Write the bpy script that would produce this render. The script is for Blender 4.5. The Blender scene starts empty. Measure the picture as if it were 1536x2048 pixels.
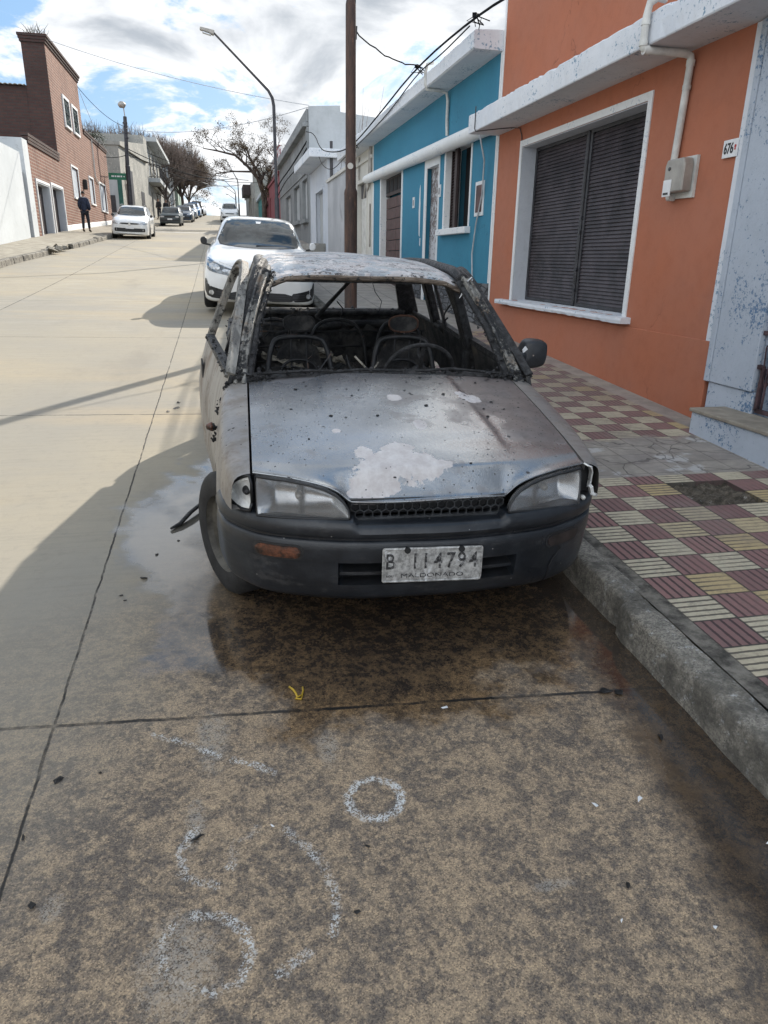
import bpy, bmesh, math, random
import numpy as np
from mathutils import Vector, Matrix
from mathutils.bvhtree import BVHTree
from mathutils.geometry import delaunay_2d_cdt

random.seed(7)
rng = np.random.default_rng(7)
scene = bpy.context.scene
COL = scene.collection

# ------------------------------------------------------------------ camera
EYE = Vector((0.0, 0.0, 1.6))
cam_d = bpy.data.cameras.new("camera")
cam_d.sensor_fit = 'VERTICAL'
cam_d.lens = 24.0
cam_d.sensor_height = 24.0 * 2048 / 1420.0
cam_d.clip_start = 0.05
cam_d.clip_end = 3000.0
cam = bpy.data.objects.new("camera", cam_d)
COL.objects.link(cam)
RX = Vector((0.97731332, -0.21119128, 0.01602839))      # image right in the world
RY = Vector((-0.05594322, -0.33039127, -0.94218468))    # image down
RZ = Vector((0.20427683, 0.91991296, -0.33471051))      # view direction
m = Matrix.Identity(4)
for i in range(3):
    m[i][0], m[i][1], m[i][2] = RX[i], -RY[i], -RZ[i]
    m[i][3] = EYE[i]
cam.matrix_world = m
scene.camera = cam

# ------------------------------------------------------------------ sun, sky, exposure
SUN_EL = math.radians(33.0)
SUN_DIR = Vector((0.5737 * math.cos(SUN_EL), 0.8190 * math.cos(SUN_EL), math.sin(SUN_EL))).normalized()
sd = bpy.data.lights.new("sun", 'SUN')
sd.energy = 2.6
sd.angle = math.radians(0.55)
sd.color = (1.0, 0.93, 0.82)
sun = bpy.data.objects.new("sun", sd)
sun.rotation_euler = (-SUN_DIR).to_track_quat('-Z', 'Y').to_euler()
sun.location = (20, 30, 40)
COL.objects.link(sun)

scene.view_settings.view_transform = 'Standard'
scene.view_settings.look = 'None'
scene.view_settings.exposure = 1.32
scene.view_settings.gamma = 1.0
scene.view_settings.use_curve_mapping = False
scene.cycles.use_denoising = True
scene.cycles.denoising_prefilter = 'ACCURATE'
scene.cycles.max_bounces = 8
scene.cycles.sample_clamp_indirect = 8.0
scene.cycles.caustics_reflective = False
scene.cycles.caustics_refractive = False


# ------------------------------------------------------------------ node helpers
def c4(c):
    return (c[0], c[1], c[2], 1.0)


class T:
    """Thin wrapper round a node tree."""
    def __init__(s, nt):
        s.nt = nt

    def nd(s, typ, ins=None, **props):
        n = s.nt.nodes.new(typ)
        for k, v in props.items():
            setattr(n, k, v)
        for k, v in (ins or {}).items():
            sock = n.inputs[k]
            if isinstance(v, bpy.types.NodeSocket):
                s.nt.links.new(v, sock)
            else:
                if isinstance(v, (tuple, list)) and sock.type == 'RGBA' and len(v) == 3:
                    v = c4(v)
                sock.default_value = v
        return n

    def m(s, op, a, b=0.0, c=0.0, clamp=False):
        n = s.nd('ShaderNodeMath', {0: a, 1: b, 2: c}, operation=op)
        n.use_clamp = clamp
        return n.outputs[0]

    def mix(s, f, a, b, blend='MIX'):
        n = s.nd('ShaderNodeMix', data_type='RGBA', blend_type=blend)
        n.clamp_factor = True
        for i, v in ((0, f), (6, a), (7, b)):
            sock = n.inputs[i]
            if isinstance(v, bpy.types.NodeSocket):
                s.nt.links.new(v, sock)
            else:
                sock.default_value = c4(v) if isinstance(v, (tuple, list)) else v
        return n.outputs[2]

    def noise(s, vec, scale, detail=5.0, rough=0.6, dist=0.0, out=0):
        n = s.nd('ShaderNodeTexNoise', {'Vector': vec, 'Scale': scale, 'Detail': detail,
                                        'Roughness': rough, 'Distortion': dist})
        return n.outputs[out]

    def vor(s, vec, scale, feature='F1', out='Distance', rand=1.0):
        n = s.nd('ShaderNodeTexVoronoi', {'Vector': vec, 'Scale': scale, 'Randomness': rand}, feature=feature)
        return n.outputs[out]

    def step(s, x, lo, hi):
        """smooth 0..1 ramp between lo and hi (lo may exceed hi)"""
        n = s.nd('ShaderNodeMapRange', {0: x, 1: lo, 2: hi, 3: 0.0, 4: 1.0}, interpolation_type='SMOOTHSTEP')
        return n.outputs[0]

    def obj(s):
        return s.nd('ShaderNodeTexCoord').outputs['Object']

    def sep(s, v):
        n = s.nd('ShaderNodeSeparateXYZ', {0: v})
        return n.outputs[0], n.outputs[1], n.outputs[2]

    def comb(s, x, y, z):
        return s.nd('ShaderNodeCombineXYZ', {0: x, 1: y, 2: z}).outputs[0]

    def scl(s, v, k):
        return s.nd('ShaderNodeVectorMath', {0: v, 1: k}, operation='MULTIPLY').outputs[0]

    def add(s, v, w):
        return s.nd('ShaderNodeVectorMath', {0: v, 1: w}, operation='ADD').outputs[0]

    def bump(s, h, strength=0.3, dist=0.01):
        return s.nd('ShaderNodeBump', {'Height': h, 'Strength': strength, 'Distance': dist}).outputs[0]


MATS = {}


def new_mat(name):
    mt = bpy.data.materials.new(name)
    mt.use_nodes = True
    nt = mt.node_tree
    nt.nodes.clear()
    t = T(nt)
    out = nt.nodes.new('ShaderNodeOutputMaterial')
    bs = nt.nodes.new('ShaderNodeBsdfPrincipled')
    nt.links.new(bs.outputs[0], out.inputs[0])
    MATS[name] = mt

    def put(**kw):
        for k, v in kw.items():
            k = k.replace('_', ' ')
            sock = bs.inputs[k]
            if isinstance(v, bpy.types.NodeSocket):
                nt.links.new(v, sock)
            elif isinstance(v, (tuple, list)) and sock.type == 'RGBA':
                sock.default_value = c4(v)
            else:
                sock.default_value = v
    return mt, t, put


def plain(name, col, rough=0.6, metal=0.0, var=0.18, scale=6.0, bump=0.0, coat=0.0, spec=0.5):
    """a plain coloured material with some unevenness"""
    mt, t, put = new_mat(name)
    o = t.obj()
    n = t.noise(o, scale, 6, 0.65)
    dark = tuple(max(0.0, c * (1 - var * 1.6)) for c in col)
    lite = tuple(min(1.0, c * (1 + var)) for c in col)
    put(Base_Color=t.mix(t.step(n, 0.3, 0.7), dark, lite), Roughness=rough, Metallic=metal)
    put(Coat_Weight=coat, Specular_IOR_Level=spec)
    if coat:
        put(Coat_Roughness=0.04)
    if bump:
        put(Normal=t.bump(t.noise(o, scale * 6, 6, 0.7), bump, 0.01))
    return mt


def plaster(name, col, col2, stain=(0.12, 0.11, 0.10), stain_amt=0.25, chip=None, chip_amt=0.0, chip_scale=9.0,
            rough=0.85, streak=0.3, bump=0.35, cracks=0.0, big=0.7):
    """painted masonry: two-tone fading paint, run-off streaks, chipped flecks, hairline cracks"""
    mt, t, put = new_mat(name)
    o = t.obj()
    n1 = t.noise(o, big, 5, 0.6)
    n2 = t.noise(o, 9.0, 8, 0.7)
    base = t.mix(t.step(n1, 0.32, 0.68), col, col2)
    base = t.mix(t.m('MULTIPLY', t.step(n2, 0.42, 0.75), 0.35), base, tuple(c * 0.72 for c in col))
    sv = t.scl(o, (2.2, 2.2, 0.28))
    st = t.step(t.noise(sv, 2.5, 7, 0.68), 0.5, 0.78)
    base = t.mix(t.m('MULTIPLY', st, streak), base, tuple(c * 0.6 + s * 0.15 for c, s in zip(col, stain)))
    pv = t.nd('ShaderNodeTexVoronoi', {'Vector': t.add(o, t.scl(t.noise(o, 1.6, 4, 0.6, out=1), (0.8, 0.8, 0.8))), 'Scale': 0.9}, feature='SMOOTH_F1')
    base = t.mix(t.m('MULTIPLY', t.step(t.sep(pv.outputs['Color'])[0], 0.35, 0.75), 0.16), base, tuple(min(1, c * 1.25 + 0.02) for c in col))
    base = t.mix(t.m('MULTIPLY', t.step(t.noise(o, 55, 5, 0.7), 0.52, 0.72), 0.10), base, tuple(c * 0.5 for c in col))
    bl = t.step(t.noise(o, 1.3, 9, 0.72), 0.55, 0.72)
    base = t.mix(t.m('MULTIPLY', bl, stain_amt), base, stain)
    h = t.noise(o, 30, 8, 0.7)
    if cracks:
        dv = t.add(o, t.scl(t.noise(o, 2.0, 4, 0.6, out=1), (0.9, 0.9, 0.9)))
        cr = t.step(t.vor(dv, 0.55, 'DISTANCE_TO_EDGE'), 0.006, 0.0)
        cr = t.m('MULTIPLY', cr, t.step(t.noise(o, 0.8, 2, 0.5), 0.5, 0.6))
        base = t.mix(t.m('MULTIPLY', cr, cracks), base, tuple(c * 0.35 for c in col))
        h = t.m('SUBTRACT', h, cr)
    if chip:
        cz = t.m('MULTIPLY', t.noise(o, chip_scale * 3.2, 6, 0.75), t.m('ADD', 0.55, t.noise(o, chip_scale * 0.22, 4, 0.6)))
        ck = t.step(cz, 0.66 - chip_amt * 0.25, 0.69 - chip_amt * 0.25)
        base = t.mix(ck, base, chip)
        h = t.m('SUBTRACT', h, t.m('MULTIPLY', ck, 0.8))
    put(Base_Color=base, Roughness=rough, Normal=t.bump(h, bump, 0.012))
    return mt


# ------------------------------------------------------------------ mesh helpers
def link(o, parent=None):
    COL.objects.link(o)
    if parent is not None:
        o.parent = parent
    return o


def tag(o, label=None, cat=None, group=None, kind=None):
    if label:
        o['label'] = label
    if cat:
        o['category'] = cat
    if group:
        o['group'] = group
    if kind:
        o['kind'] = kind
    return o


def empty(name, loc, rz=0.0, label=None, cat=None, group=None, rx=0.0, ry=0.0):
    o = bpy.data.objects.new(name, None)
    o.empty_display_size = 0.3
    o.location = loc
    o.rotation_euler = (rx, ry, rz)
    link(o)
    return tag(o, label, cat, group)


class MB:
    """collects geometry, then builds ONE mesh object"""
    def __init__(s):
        s.v, s.f, s.mi, s.cur = [], [], [], 0

    def mat(s, i):
        s.cur = i
        return s

    def poly(s, pts):
        b = len(s.v)
        s.v += [tuple(p) for p in pts]
        s.f.append(tuple(range(b, b + len(pts))))
        s.mi.append(s.cur)
        return s

    def mesh(s, verts, faces):
        b = len(s.v)
        s.v += [tuple(p) for p in verts]
        for f in faces:
            s.f.append(tuple(i + b for i in f))
            s.mi.append(s.cur)
        return s

    def box(s, x0, x1, y0, y1, z0, z1):
        v = [(x0, y0, z0), (x1, y0, z0), (x1, y1, z0), (x0, y1, z0), (x0, y0, z1), (x1, y0, z1), (x1, y1, z1), (x0, y1, z1)]
        return s.mesh(v, [(0, 3, 2, 1), (4, 5, 6, 7), (0, 1, 5, 4), (1, 2, 6, 5), (2, 3, 7, 6), (3, 0, 4, 7)])

    def bar(s, a, b, w, h, up=(0, 0, 1), w2=None, h2=None):
        """rectangular bar from a to b"""
        a, b = Vector(a), Vector(b)
        d = (b - a).normalized()
        u = Vector(up)
        r = d.cross(u)
        if r.length < 1e-4:
            r = d.cross(Vector((1, 0, 0)))
        r.normalize()
        u = r.cross(d).normalized()
        w2 = w if w2 is None else w2
        h2 = h if h2 is None else h2
        v = []
        for p, ww, hh in ((a, w, h), (b, w2, h2)):
            for sx, sy in ((-1, -1), (1, -1), (1, 1), (-1, 1)):
                v.append(p + r * (sx * ww / 2) + u * (sy * hh / 2))
        return s.mesh(v, [(0, 1, 2, 3), (7, 6, 5, 4), (0, 4, 5, 1), (1, 5, 6, 2), (2, 6, 7, 3), (3, 7, 4, 0)])

    def tube(s, pts, r, n=8, cap=True, squash=1.0):
        """tube along a polyline; r may be a list"""
        pts = [Vector(p) for p in pts]
        rs = r if isinstance(r, (list, tuple)) else [r] * len(pts)
        b = len(s.v)
        ref = None
        for i, p in enumerate(pts):
            if i == 0:
                d = pts[1] - pts[0]
            elif i == len(pts) - 1:
                d = pts[-1] - pts[-2]
            else:
                d = (pts[i + 1] - p).normalized() + (p - pts[i - 1]).normalized()
            if d.length < 1e-9:
                d = Vector((0, 0, 1))
            d.normalize()
            if ref is None:
                ref = d.orthogonal().normalized()
            x = ref - d * ref.dot(d)
            if x.length < 1e-5:
                x = d.orthogonal()
            x.normalize()
            ref = x
            y = d.cross(x)
            for k in range(n):
                a = 2 * math.pi * k / n
                s.v.append(tuple(p + x * (math.cos(a) * rs[i]) + y * (math.sin(a) * rs[i] * squash)))
        for i in range(len(pts) - 1):
            for k in range(n):
                k2 = (k + 1) % n
                s.f.append((b + i * n + k, b + i * n + k2, b + (i + 1) * n + k2, b + (i + 1) * n + k))
                s.mi.append(s.cur)
        if cap:
            s.f.append(tuple(b + k for k in reversed(range(n))))
            s.f.append(tuple(b + (len(pts) - 1) * n + k for k in range(n)))
            s.mi += [s.cur, s.cur]
        return s

    def grid(s, P, flip=False, close_u=False):
        """P: 2-D list of points [i][j]"""
        ni, nj = len(P), len(P[0])
        b = len(s.v)
        for row in P:
            s.v += [tuple(p) for p in row]
        for i in range(ni - (0 if close_u else 1)):
            i2 = (i + 1) % ni
            for j in range(nj - 1):
                q = (b + i * nj + j, b + i2 * nj + j, b + i2 * nj + j + 1, b + i * nj + j + 1)
                s.f.append(q[::-1] if flip else q)
                s.mi.append(s.cur)
        return s

    def lathe(s, prof, c, axis='z', n=24):
        """prof: list of (radius, along)"""
        rows = []
        for k in range(n):
            a = 2 * math.pi * k / n
            ca, sa = math.cos(a), math.sin(a)
            row = []
            for r, h in prof:
                if axis == 'z':
                    row.append((c[0] + r * ca, c[1] + r * sa, c[2] + h))
                elif axis == 'x':
                    row.append((c[0] + h, c[1] + r * ca, c[2] + r * sa))
                else:
                    row.append((c[0] + r * ca, c[1] + h, c[2] + r * sa))
            rows.append(row)
        return s.grid(rows, close_u=True)

    def prism(s, poly, a0, a1, axis='x'):
        """closed 2-D polygon extruded along an axis"""
        def p3(p, a):
            if axis == 'x':
                return (a, p[0], p[1])
            if axis == 'y':
                return (p[0], a, p[1])
            return (p[0], p[1], a)
        n = len(poly)
        v = [p3(p, a0) for p in poly] + [p3(p, a1) for p in poly]
        f = [tuple(range(n - 1, -1, -1)), tuple(range(n, 2 * n))]
        for i in range(n):
            j = (i + 1) % n
            f.append((i, j, j + n, i + n))
        return s.mesh(v, f)

    def build(s, name, mats, parent=None, smooth=False, bevel=0.0, loc=None, angle=None, solid=0.0, fixn=True):
        me = bpy.data.meshes.new(name)
        me.from_pydata(s.v, [], s.f)
        ms = mats if isinstance(mats, (list, tuple)) else [mats]
        for mt in ms:
            me.materials.append(mt)
        if len(ms) > 1:
            me.polygons.foreach_set('material_index', s.mi)
        if fixn:
            bm = bmesh.new()
            bm.from_mesh(me)
            bmesh.ops.recalc_face_normals(bm, faces=bm.faces)
            bm.to_mesh(me)
            bm.free()
        if smooth:
            me.polygons.foreach_set('use_smooth', [True] * len(me.polygons))
        me.update()
        o = bpy.data.objects.new(name, me)
        if loc is not None:
            o.location = loc
        link(o, parent)
        if smooth and angle:
            bm = bmesh.new()
            bm.from_mesh(me)
            bmesh.ops.remove_doubles(bm, verts=bm.verts, dist=1e-5)
            for e in bm.edges:
                if len(e.link_faces) == 2:
                    if e.calc_face_angle(0.0) > math.radians(angle):
                        e.smooth = False
            bm.to_mesh(me)
            bm.free()
        if solid:
            md = o.modifiers.new("solid", 'SOLIDIFY')
            md.thickness = solid
            md.offset = -1.0
        if bevel:
            md = o.modifiers.new("bevel", 'BEVEL')
            md.width = bevel
            md.segments = 2
            md.limit_method = 'ANGLE'
            md.angle_limit = math.radians(35)
        return o


def children_of(o):
    return list(o.children)


def copy_tree(o, parent=None):
    c = o.copy()
    COL.objects.link(c)
    if parent is not None:
        c.parent = parent
    for ch in children_of(o):
        copy_tree(ch, c)
    return c


def ip(x, xs, ys):
    return float(np.interp(x, xs, ys))


def smooth_ip(x, xs, ys):
    """monotone-ish cosine-free cubic (Catmull-Rom) interpolation on uneven knots"""
    if x <= xs[0]:
        return ys[0]
    if x >= xs[-1]:
        return ys[-1]
    i = max(k for k in range(len(xs) - 1) if xs[k] <= x)
    h = xs[i + 1] - xs[i]
    u = (x - xs[i]) / h

    def sl(k):
        if k == 0:
            return (ys[1] - ys[0]) / (xs[1] - xs[0])
        if k == len(xs) - 1:
            return (ys[-1] - ys[-2]) / (xs[-1] - xs[-2])
        a = (ys[k] - ys[k - 1]) / (xs[k] - xs[k - 1])
        b = (ys[k + 1] - ys[k]) / (xs[k + 1] - xs[k])
        return 0.0 if a * b <= 0 else 2 * a * b / (a + b)
    m0, m1 = sl(i) * h, sl(i + 1) * h
    return ((2 * u**3 - 3 * u**2 + 1) * ys[i] + (u**3 - 2 * u**2 + u) * m0
            + (-2 * u**3 + 3 * u**2) * ys[i + 1] + (u**3 - u**2) * m1)


def chaikin(pts, n=2, closed=False):
    for _ in range(n):
        q = []
        m_ = len(pts)
        if not closed:
            q.append(pts[0])
        for i in range(m_ if closed else m_ - 1):
            a, b = np.array(pts[i], float), np.array(pts[(i + 1) % m_], float)
            q.append(tuple(a * 0.75 + b * 0.25))
            q.append(tuple(a * 0.25 + b * 0.75))
        if not closed:
            q.append(pts[-1])
        pts = q
    return pts


# ground profile along the street (Y) : climbs to a crest
PY = [-25, 0, 14, 36, 62, 118, 124, 140, 700]
PZ = [-1.375, 0, .77, 2.28, 3.80, 7.42, 7.6, 7.3, -10]


def gz(y):
    return smooth_ip(y, PY, PZ)


# ------------------------------------------------------------------ text made of real outlines
def text_mesh(body, size, name, mt, parent, loc, rot, extrude=0.002, sx=1.0, align='CENTER', bold=0.0):
    cu = bpy.data.curves.new(name, 'FONT')
    cu.body = body
    cu.size = size
    cu.extrude = extrude
    cu.offset = bold
    cu.align_x = align
    cu.align_y = 'CENTER'
    ob = bpy.data.objects.new(name, cu)
    COL.objects.link(ob)
    dg = bpy.context.evaluated_depsgraph_get()
    me = bpy.data.meshes.new_from_object(ob.evaluated_get(dg))
    bpy.data.objects.remove(ob)
    bpy.data.curves.remove(cu)
    me.name = name
    me.materials.clear()
    me.materials.append(mt)
    o = bpy.data.objects.new(name, me)
    o.location = loc
    o.rotation_euler = rot
    o.scale = (sx, 1, 1)
    return link(o, parent)

# ------------------------------------------------------------------ sky with broken cloud
world = bpy.data.worlds.new("World")
scene.world = world
world.use_nodes = True
wt = world.node_tree
wt.nodes.clear()
w = T(wt)
wout = wt.nodes.new('ShaderNodeOutputWorld')
wbg = wt.nodes.new('ShaderNodeBackground')
wt.links.new(wbg.outputs[0], wout.inputs[0])
sky = w.nd('ShaderNodeTexSky', sky_type='NISHITA', sun_disc=False, sun_elevation=SUN_EL,
           sun_rotation=math.atan2(SUN_DIR.x, SUN_DIR.y), altitude=50.0, air_density=1.0, dust_density=1.2, ozone_density=1.2)
dv = w.nd('ShaderNodeTexCoord').outputs['Generated']
dx, dy, dz = w.sep(dv)
CLOUD_OFF = (2.4, 5.3, 0.0)
den = w.m('ADD', w.m('MAXIMUM', dz, 0.0), 0.36)
cp = w.comb(w.m('DIVIDE', dx, den), w.m('DIVIDE', dy, den), w.m('MULTIPLY', dz, 1.2))
cp = w.add(cp, CLOUD_OFF)
cn = w.noise(cp, 2.9, 14, 0.60, 0.3)
cn2 = w.noise(w.add(cp, (0.035, 0.05, 0.06)), 2.9, 9, 0.55, 0.3)
cbig = w.noise(cp, 0.8, 3, 0.5)
dens = w.m('ADD', cn, w.m('MULTIPLY', w.m('SUBTRACT', cbig, 0.5), 0.35))
dens2 = w.m('ADD', cn2, w.m('MULTIPLY', w.m('SUBTRACT', cbig, 0.5), 0.5))
cmask = w.step(dens, 0.445, 0.52)
thick = w.step(dens2, 0.515, 0.74)
thick = w.m('MULTIPLY', thick, w.m('ADD', 0.75, w.m('MULTIPLY', cn, 0.5)), clamp=True)
ccol = w.mix(thick, (4.3, 4.35, 4.4), (2.0, 2.15, 2.34))
sunv = w.nd('ShaderNodeVectorMath', {0: dv, 1: tuple(SUN_DIR)}, operation='DOT_PRODUCT').outputs['Value']
ccol = w.mix(w.m('MULTIPLY', w.step(sunv, 0.955, 0.999), 0.8), ccol, (15.0, 14.6, 13.6))
skyc = w.mix(0.78, sky.outputs[0], (0.80, 1.62, 2.75))
# unseen cloud opposite the sun, boosted to brighten the shaded house fronts
away = w.m('ADD', 1.0, w.m('MULTIPLY', w.step(sunv, 0.35, -0.6), 1.25))
ccol = w.mix(1.0, ccol, w.comb(away, away, away), 'MULTIPLY')
wcol = w.mix(w.m('MULTIPLY', cmask, 0.96), skyc, ccol)
wt.links.new(wcol, wbg.inputs[0])
wbg.inputs[1].default_value = 0.11

# ------------------------------------------------------------------ materials of the street
# concrete carriageway: dry slabs up the street, sooty wet area round the burnt car, chalk marks
mt, t, put = new_mat("road_concrete")
o = t.obj()
X, Y, Z = t.sep(o)
nb = t.noise(o, 0.35, 5, 0.6)
nf = t.noise(o, 14, 8, 0.75)
nm = t.noise(o, 3.0, 6, 0.65)
dry = t.mix(t.step(nb, 0.35, 0.65), (0.27, 0.252, 0.215), (0.335, 0.295, 0.222))
tp = t.step(t.noise(t.scl(o, (0.25, 0.8, 1)), 1.0, 5, 0.6), 0.5, 0.75)
dry = t.mix(t.m('MULTIPLY', tp, 0.5), dry, (0.44, 0.34, 0.20))
dry = t.mix(t.m('MULTIPLY', t.step(nf, 0.48, 0.72), 0.5), dry, (0.22, 0.20, 0.17))
stk = t.noise(t.scl(o, (0.5, 7.0, 1.0)), 2.2, 6, 0.7)
dry = t.mix(t.m('MULTIPLY', t.m('MULTIPLY', t.step(stk, 0.5, 0.72), t.step(Y, 6.0, 16.0)), 0.45), dry, (0.55, 0.53, 0.48))
slab = t.nd('ShaderNodeTexWhiteNoise', {0: t.comb(t.m('FLOOR', t.m('DIVIDE', t.m('ADD', X, 0.63), 2.97)), t.m('FLOOR', t.m('DIVIDE', t.m('ADD', t.m('ADD', Y, t.m('MULTIPLY', X, 0.077)), 1.925), 4.05)), 0.0)}, noise_dimensions='2D').outputs['Value']
dry = t.mix(t.m('MULTIPLY', slab, 0.30), dry, (0.25, 0.235, 0.205))
brm = t.noise(t.scl(o, (1.2, 26.0, 1.0)), 1.6, 6, 0.72)
dry = t.mix(t.m('MULTIPLY', t.step(brm, 0.46, 0.70), 0.30), dry, (0.20, 0.185, 0.155))
dst = t.m('MULTIPLY', t.step(t.noise(t.scl(o, (1.0, 0.35, 1.0)), 0.9, 7, 0.7), 0.55, 0.72), 0.35)
dry = t.mix(dst, dry, (0.19, 0.17, 0.14))
crkd = t.step(t.vor(t.add(o, t.scl(t.noise(o, 0.9, 4, 0.6, out=1), (1.4, 1.4, 0.0))), 0.16, 'DISTANCE_TO_EDGE'), 0.0016, 0.0004)

# grimy near slab
grime_n = t.m('ADD', t.m('ADD', t.m('MULTIPLY', t.noise(o, 15, 7, 0.72), 0.40), t.m('MULTIPLY', t.noise(o, 50, 8, 0.8), 0.50)), t.m('MULTIPLY', nm, 0.13))
grime = t.mix(t.step(grime_n, 0.455, 0.575), (0.128, 0.106, 0.088), (0.350, 0.265, 0.178))
gcell = t.nd('ShaderNodeTexVoronoi', {'Vector': o, 'Scale': 300.0}, feature='F1').outputs['Color']
grain = t.sep(gcell)[0]
grime = t.mix(t.step(grain, 0.62, 0.95), grime, t.mix(1.0, grime, (1.5, 1.47, 1.4), 'MULTIPLY'))
grime = t.mix(t.step(grain, 0.40, 0.05), grime, t.mix(1.0, grime, (0.58, 0.58, 0.6), 'MULTIPLY'))
fine = t.noise(o, 62, 6, 0.8)
grime = t.mix(t.m('MULTIPLY', t.step(fine, 0.50, 0.70), 0.42), grime, (0.068, 0.065, 0.066))
grime = t.mix(t.m('MULTIPLY', t.step(t.noise(o, 95, 4, 0.8), 0.56, 0.72), 0.40), grime, (0.40, 0.31, 0.20))
yy = t.m('ADD', Y, t.m('MULTIPLY', t.m('SUBTRACT', t.noise(o, 1.6, 5, 0.6), 0.5), 1.4))
yy = t.m('SUBTRACT', yy, t.m('MULTIPLY', t.step(X, -0.8, 0.5), 2.2))
gmask = t.step(yy, 3.3, 0.9)
base = t.mix(gmask, dry, grime)
# pale powdery extinguisher residue
pw = t.noise(t.scl(o, (5.0, 2.4, 1)), 1.0, 6, 0.7)


def spot(cx, cy, rx, ry, wob=0.5):
    ddx = t.m('DIVIDE', t.m('SUBTRACT', X, cx), rx)
    ddy = t.m('DIVIDE', t.m('SUBTRACT', Y, cy), ry)
    r = t.m('SQRT', t.m('ADD', t.m('MULTIPLY', ddx, ddx), t.m('MULTIPLY', ddy, ddy)))
    r = t.m('ADD', r, t.m('ADD', t.m('MULTIPLY', t.m('SUBTRACT', t.noise(o, 7.0, 6, 0.7), 0.5), wob * 4.0), t.m('MULTIPLY', t.m('SUBTRACT', t.noise(o, 40.0, 6, 0.75), 0.5), 1.6)))
    return t.step(r, 1.15, 0.45)


pm = t.m('MAXIMUM', t.m('MAXIMUM', spot(-0.12, 2.0, 0.055, 0.20), spot(0.25, 1.92, 0.04, 0.11)), spot(-0.19, 1.26, 0.09, 0.16))
pm = t.m('MAXIMUM', pm, spot(-0.16, 1.68, 0.03, 0.12))
pm = t.m('MAXIMUM', pm, spot(-0.50, 1.46, 0.03, 0.05))
pm = t.m('MAXIMUM', pm, spot(0.76, 1.29, 0.07, 0.018))
pm = t.m('MULTIPLY', pm, t.step(t.m('ADD', t.noise(o, 40, 8, 0.8), t.m('MULTIPLY', t.m('SUBTRACT', grain, 0.5), 0.30)), 0.40, 0.58))
base = t.mix(t.m('MULTIPLY', pm, 0.55), base, (0.36, 0.335, 0.295))
# water: a broad wet sheet round the car and along the gutter
wn = t.m('MULTIPLY', t.m('SUBTRACT', t.noise(o, 2.2, 7, 0.62), 0.5), 0.9)
e1 = t.m('DIVIDE', t.m('SUBTRACT', X, 0.62), 1.22)
e2 = t.m('DIVIDE', t.m('SUBTRACT', Y, 3.7), 1.75)
er = t.m('SQRT', t.m('ADD', t.m('MULTIPLY', e1, e1), t.m('MULTIPLY', e2, e2)))
wet = t.step(t.m('ADD', er, wn), 1.08, 0.92)
gut = t.step(t.m('SUBTRACT', t.m('ADD', X, t.m('MULTIPLY', wn, 0.5)), t.m('MULTIPLY', t.m('SUBTRACT', t.m('MINIMUM', Y, 2.2), 2.0), 0.20)), 1.20, 1.42)
gut = t.m('MULTIPLY', gut, t.step(Y, 6.5, 5.0))
wet = t.m('MAXIMUM', wet, gut)
sn = t.m('MULTIPLY', t.m('SUBTRACT', t.noise(o, 3.4, 8, 0.7), 0.5), 1.7)
s1 = t.m('DIVIDE', t.m('SUBTRACT', X, 0.66), 0.95)
s2 = t.m('DIVIDE', t.m('SUBTRACT', Y, 2.80), 0.66)
sr = t.m('SQRT', t.m('ADD', t.m('MULTIPLY', s1, s1), t.m('MULTIPLY', s2, s2)))
soot = t.step(t.m('ADD', sr, sn), 1.15, 0.65)
soot = t.m('MULTIPLY', soot, t.m('ADD', 0.55, t.m('MULTIPLY', t.step(grime_n, 0.60, 0.42), 0.6)), clamp=True)
soot = t.m('MAXIMUM', soot, t.m('MULTIPLY', gut, 0.9))
base = t.mix(t.m('MULTIPLY', wet, 0.80), base, t.mix(1.0, base, t.mix(gmask, (0.30, 0.33, 0.39), (0.52, 0.42, 0.30)), 'MULTIPLY'))
base = t.mix(t.m('MULTIPLY', soot, 0.80), base, (0.022, 0.020, 0.020))
rs = t.m('MULTIPLY', t.step(t.noise(o, 2.6, 7, 0.7), 0.52, 0.66), t.m('MULTIPLY', t.step(X, 0.9, 1.2), t.step(Y, 2.3, 1.9)))
base = t.mix(t.m('MULTIPLY', rs, 0.55), base, (0.10, 0.062, 0.03))


# chalk: rings and strokes rubbed on the rough slab
def seg_d(ax, ay, bx, by):
    dx_, dy_ = bx - ax, by - ay
    L2 = dx_ * dx_ + dy_ * dy_
    px_ = t.m('SUBTRACT', X, ax)
    py_ = t.m('SUBTRACT', Y, ay)
    u = t.m('DIVIDE', t.m('ADD', t.m('MULTIPLY', px_, dx_), t.m('MULTIPLY', py_, dy_)), L2, clamp=True)
    qx = t.m('SUBTRACT', px_, t.m('MULTIPLY', u, dx_))
    qy = t.m('SUBTRACT', py_, t.m('MULTIPLY', u, dy_))
    return t.m('ADD', t.m('MULTIPLY', qx, qx), t.m('MULTIPLY', qy, qy))


def chalk(lines, wd):
    dmin = None
    for ln in lines:
        for a, b in zip(ln[:-1], ln[1:]):
            d = seg_d(a[0], a[1], b[0], b[1])
            dmin = d if dmin is None else t.m('MINIMUM', dmin, d)
    d = t.m('SQRT', dmin)
    d = t.m('ADD', d, t.m('MULTIPLY', t.m('SUBTRACT', t.noise(o, 45, 4, 0.7), 0.5), 0.034))
    d = t.m('ADD', d, t.m('MULTIPLY', t.m('SUBTRACT', t.noise(o, 11, 3, 0.6), 0.45), 0.022))
    return t.step(d, wd, wd * 0.35)


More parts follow.
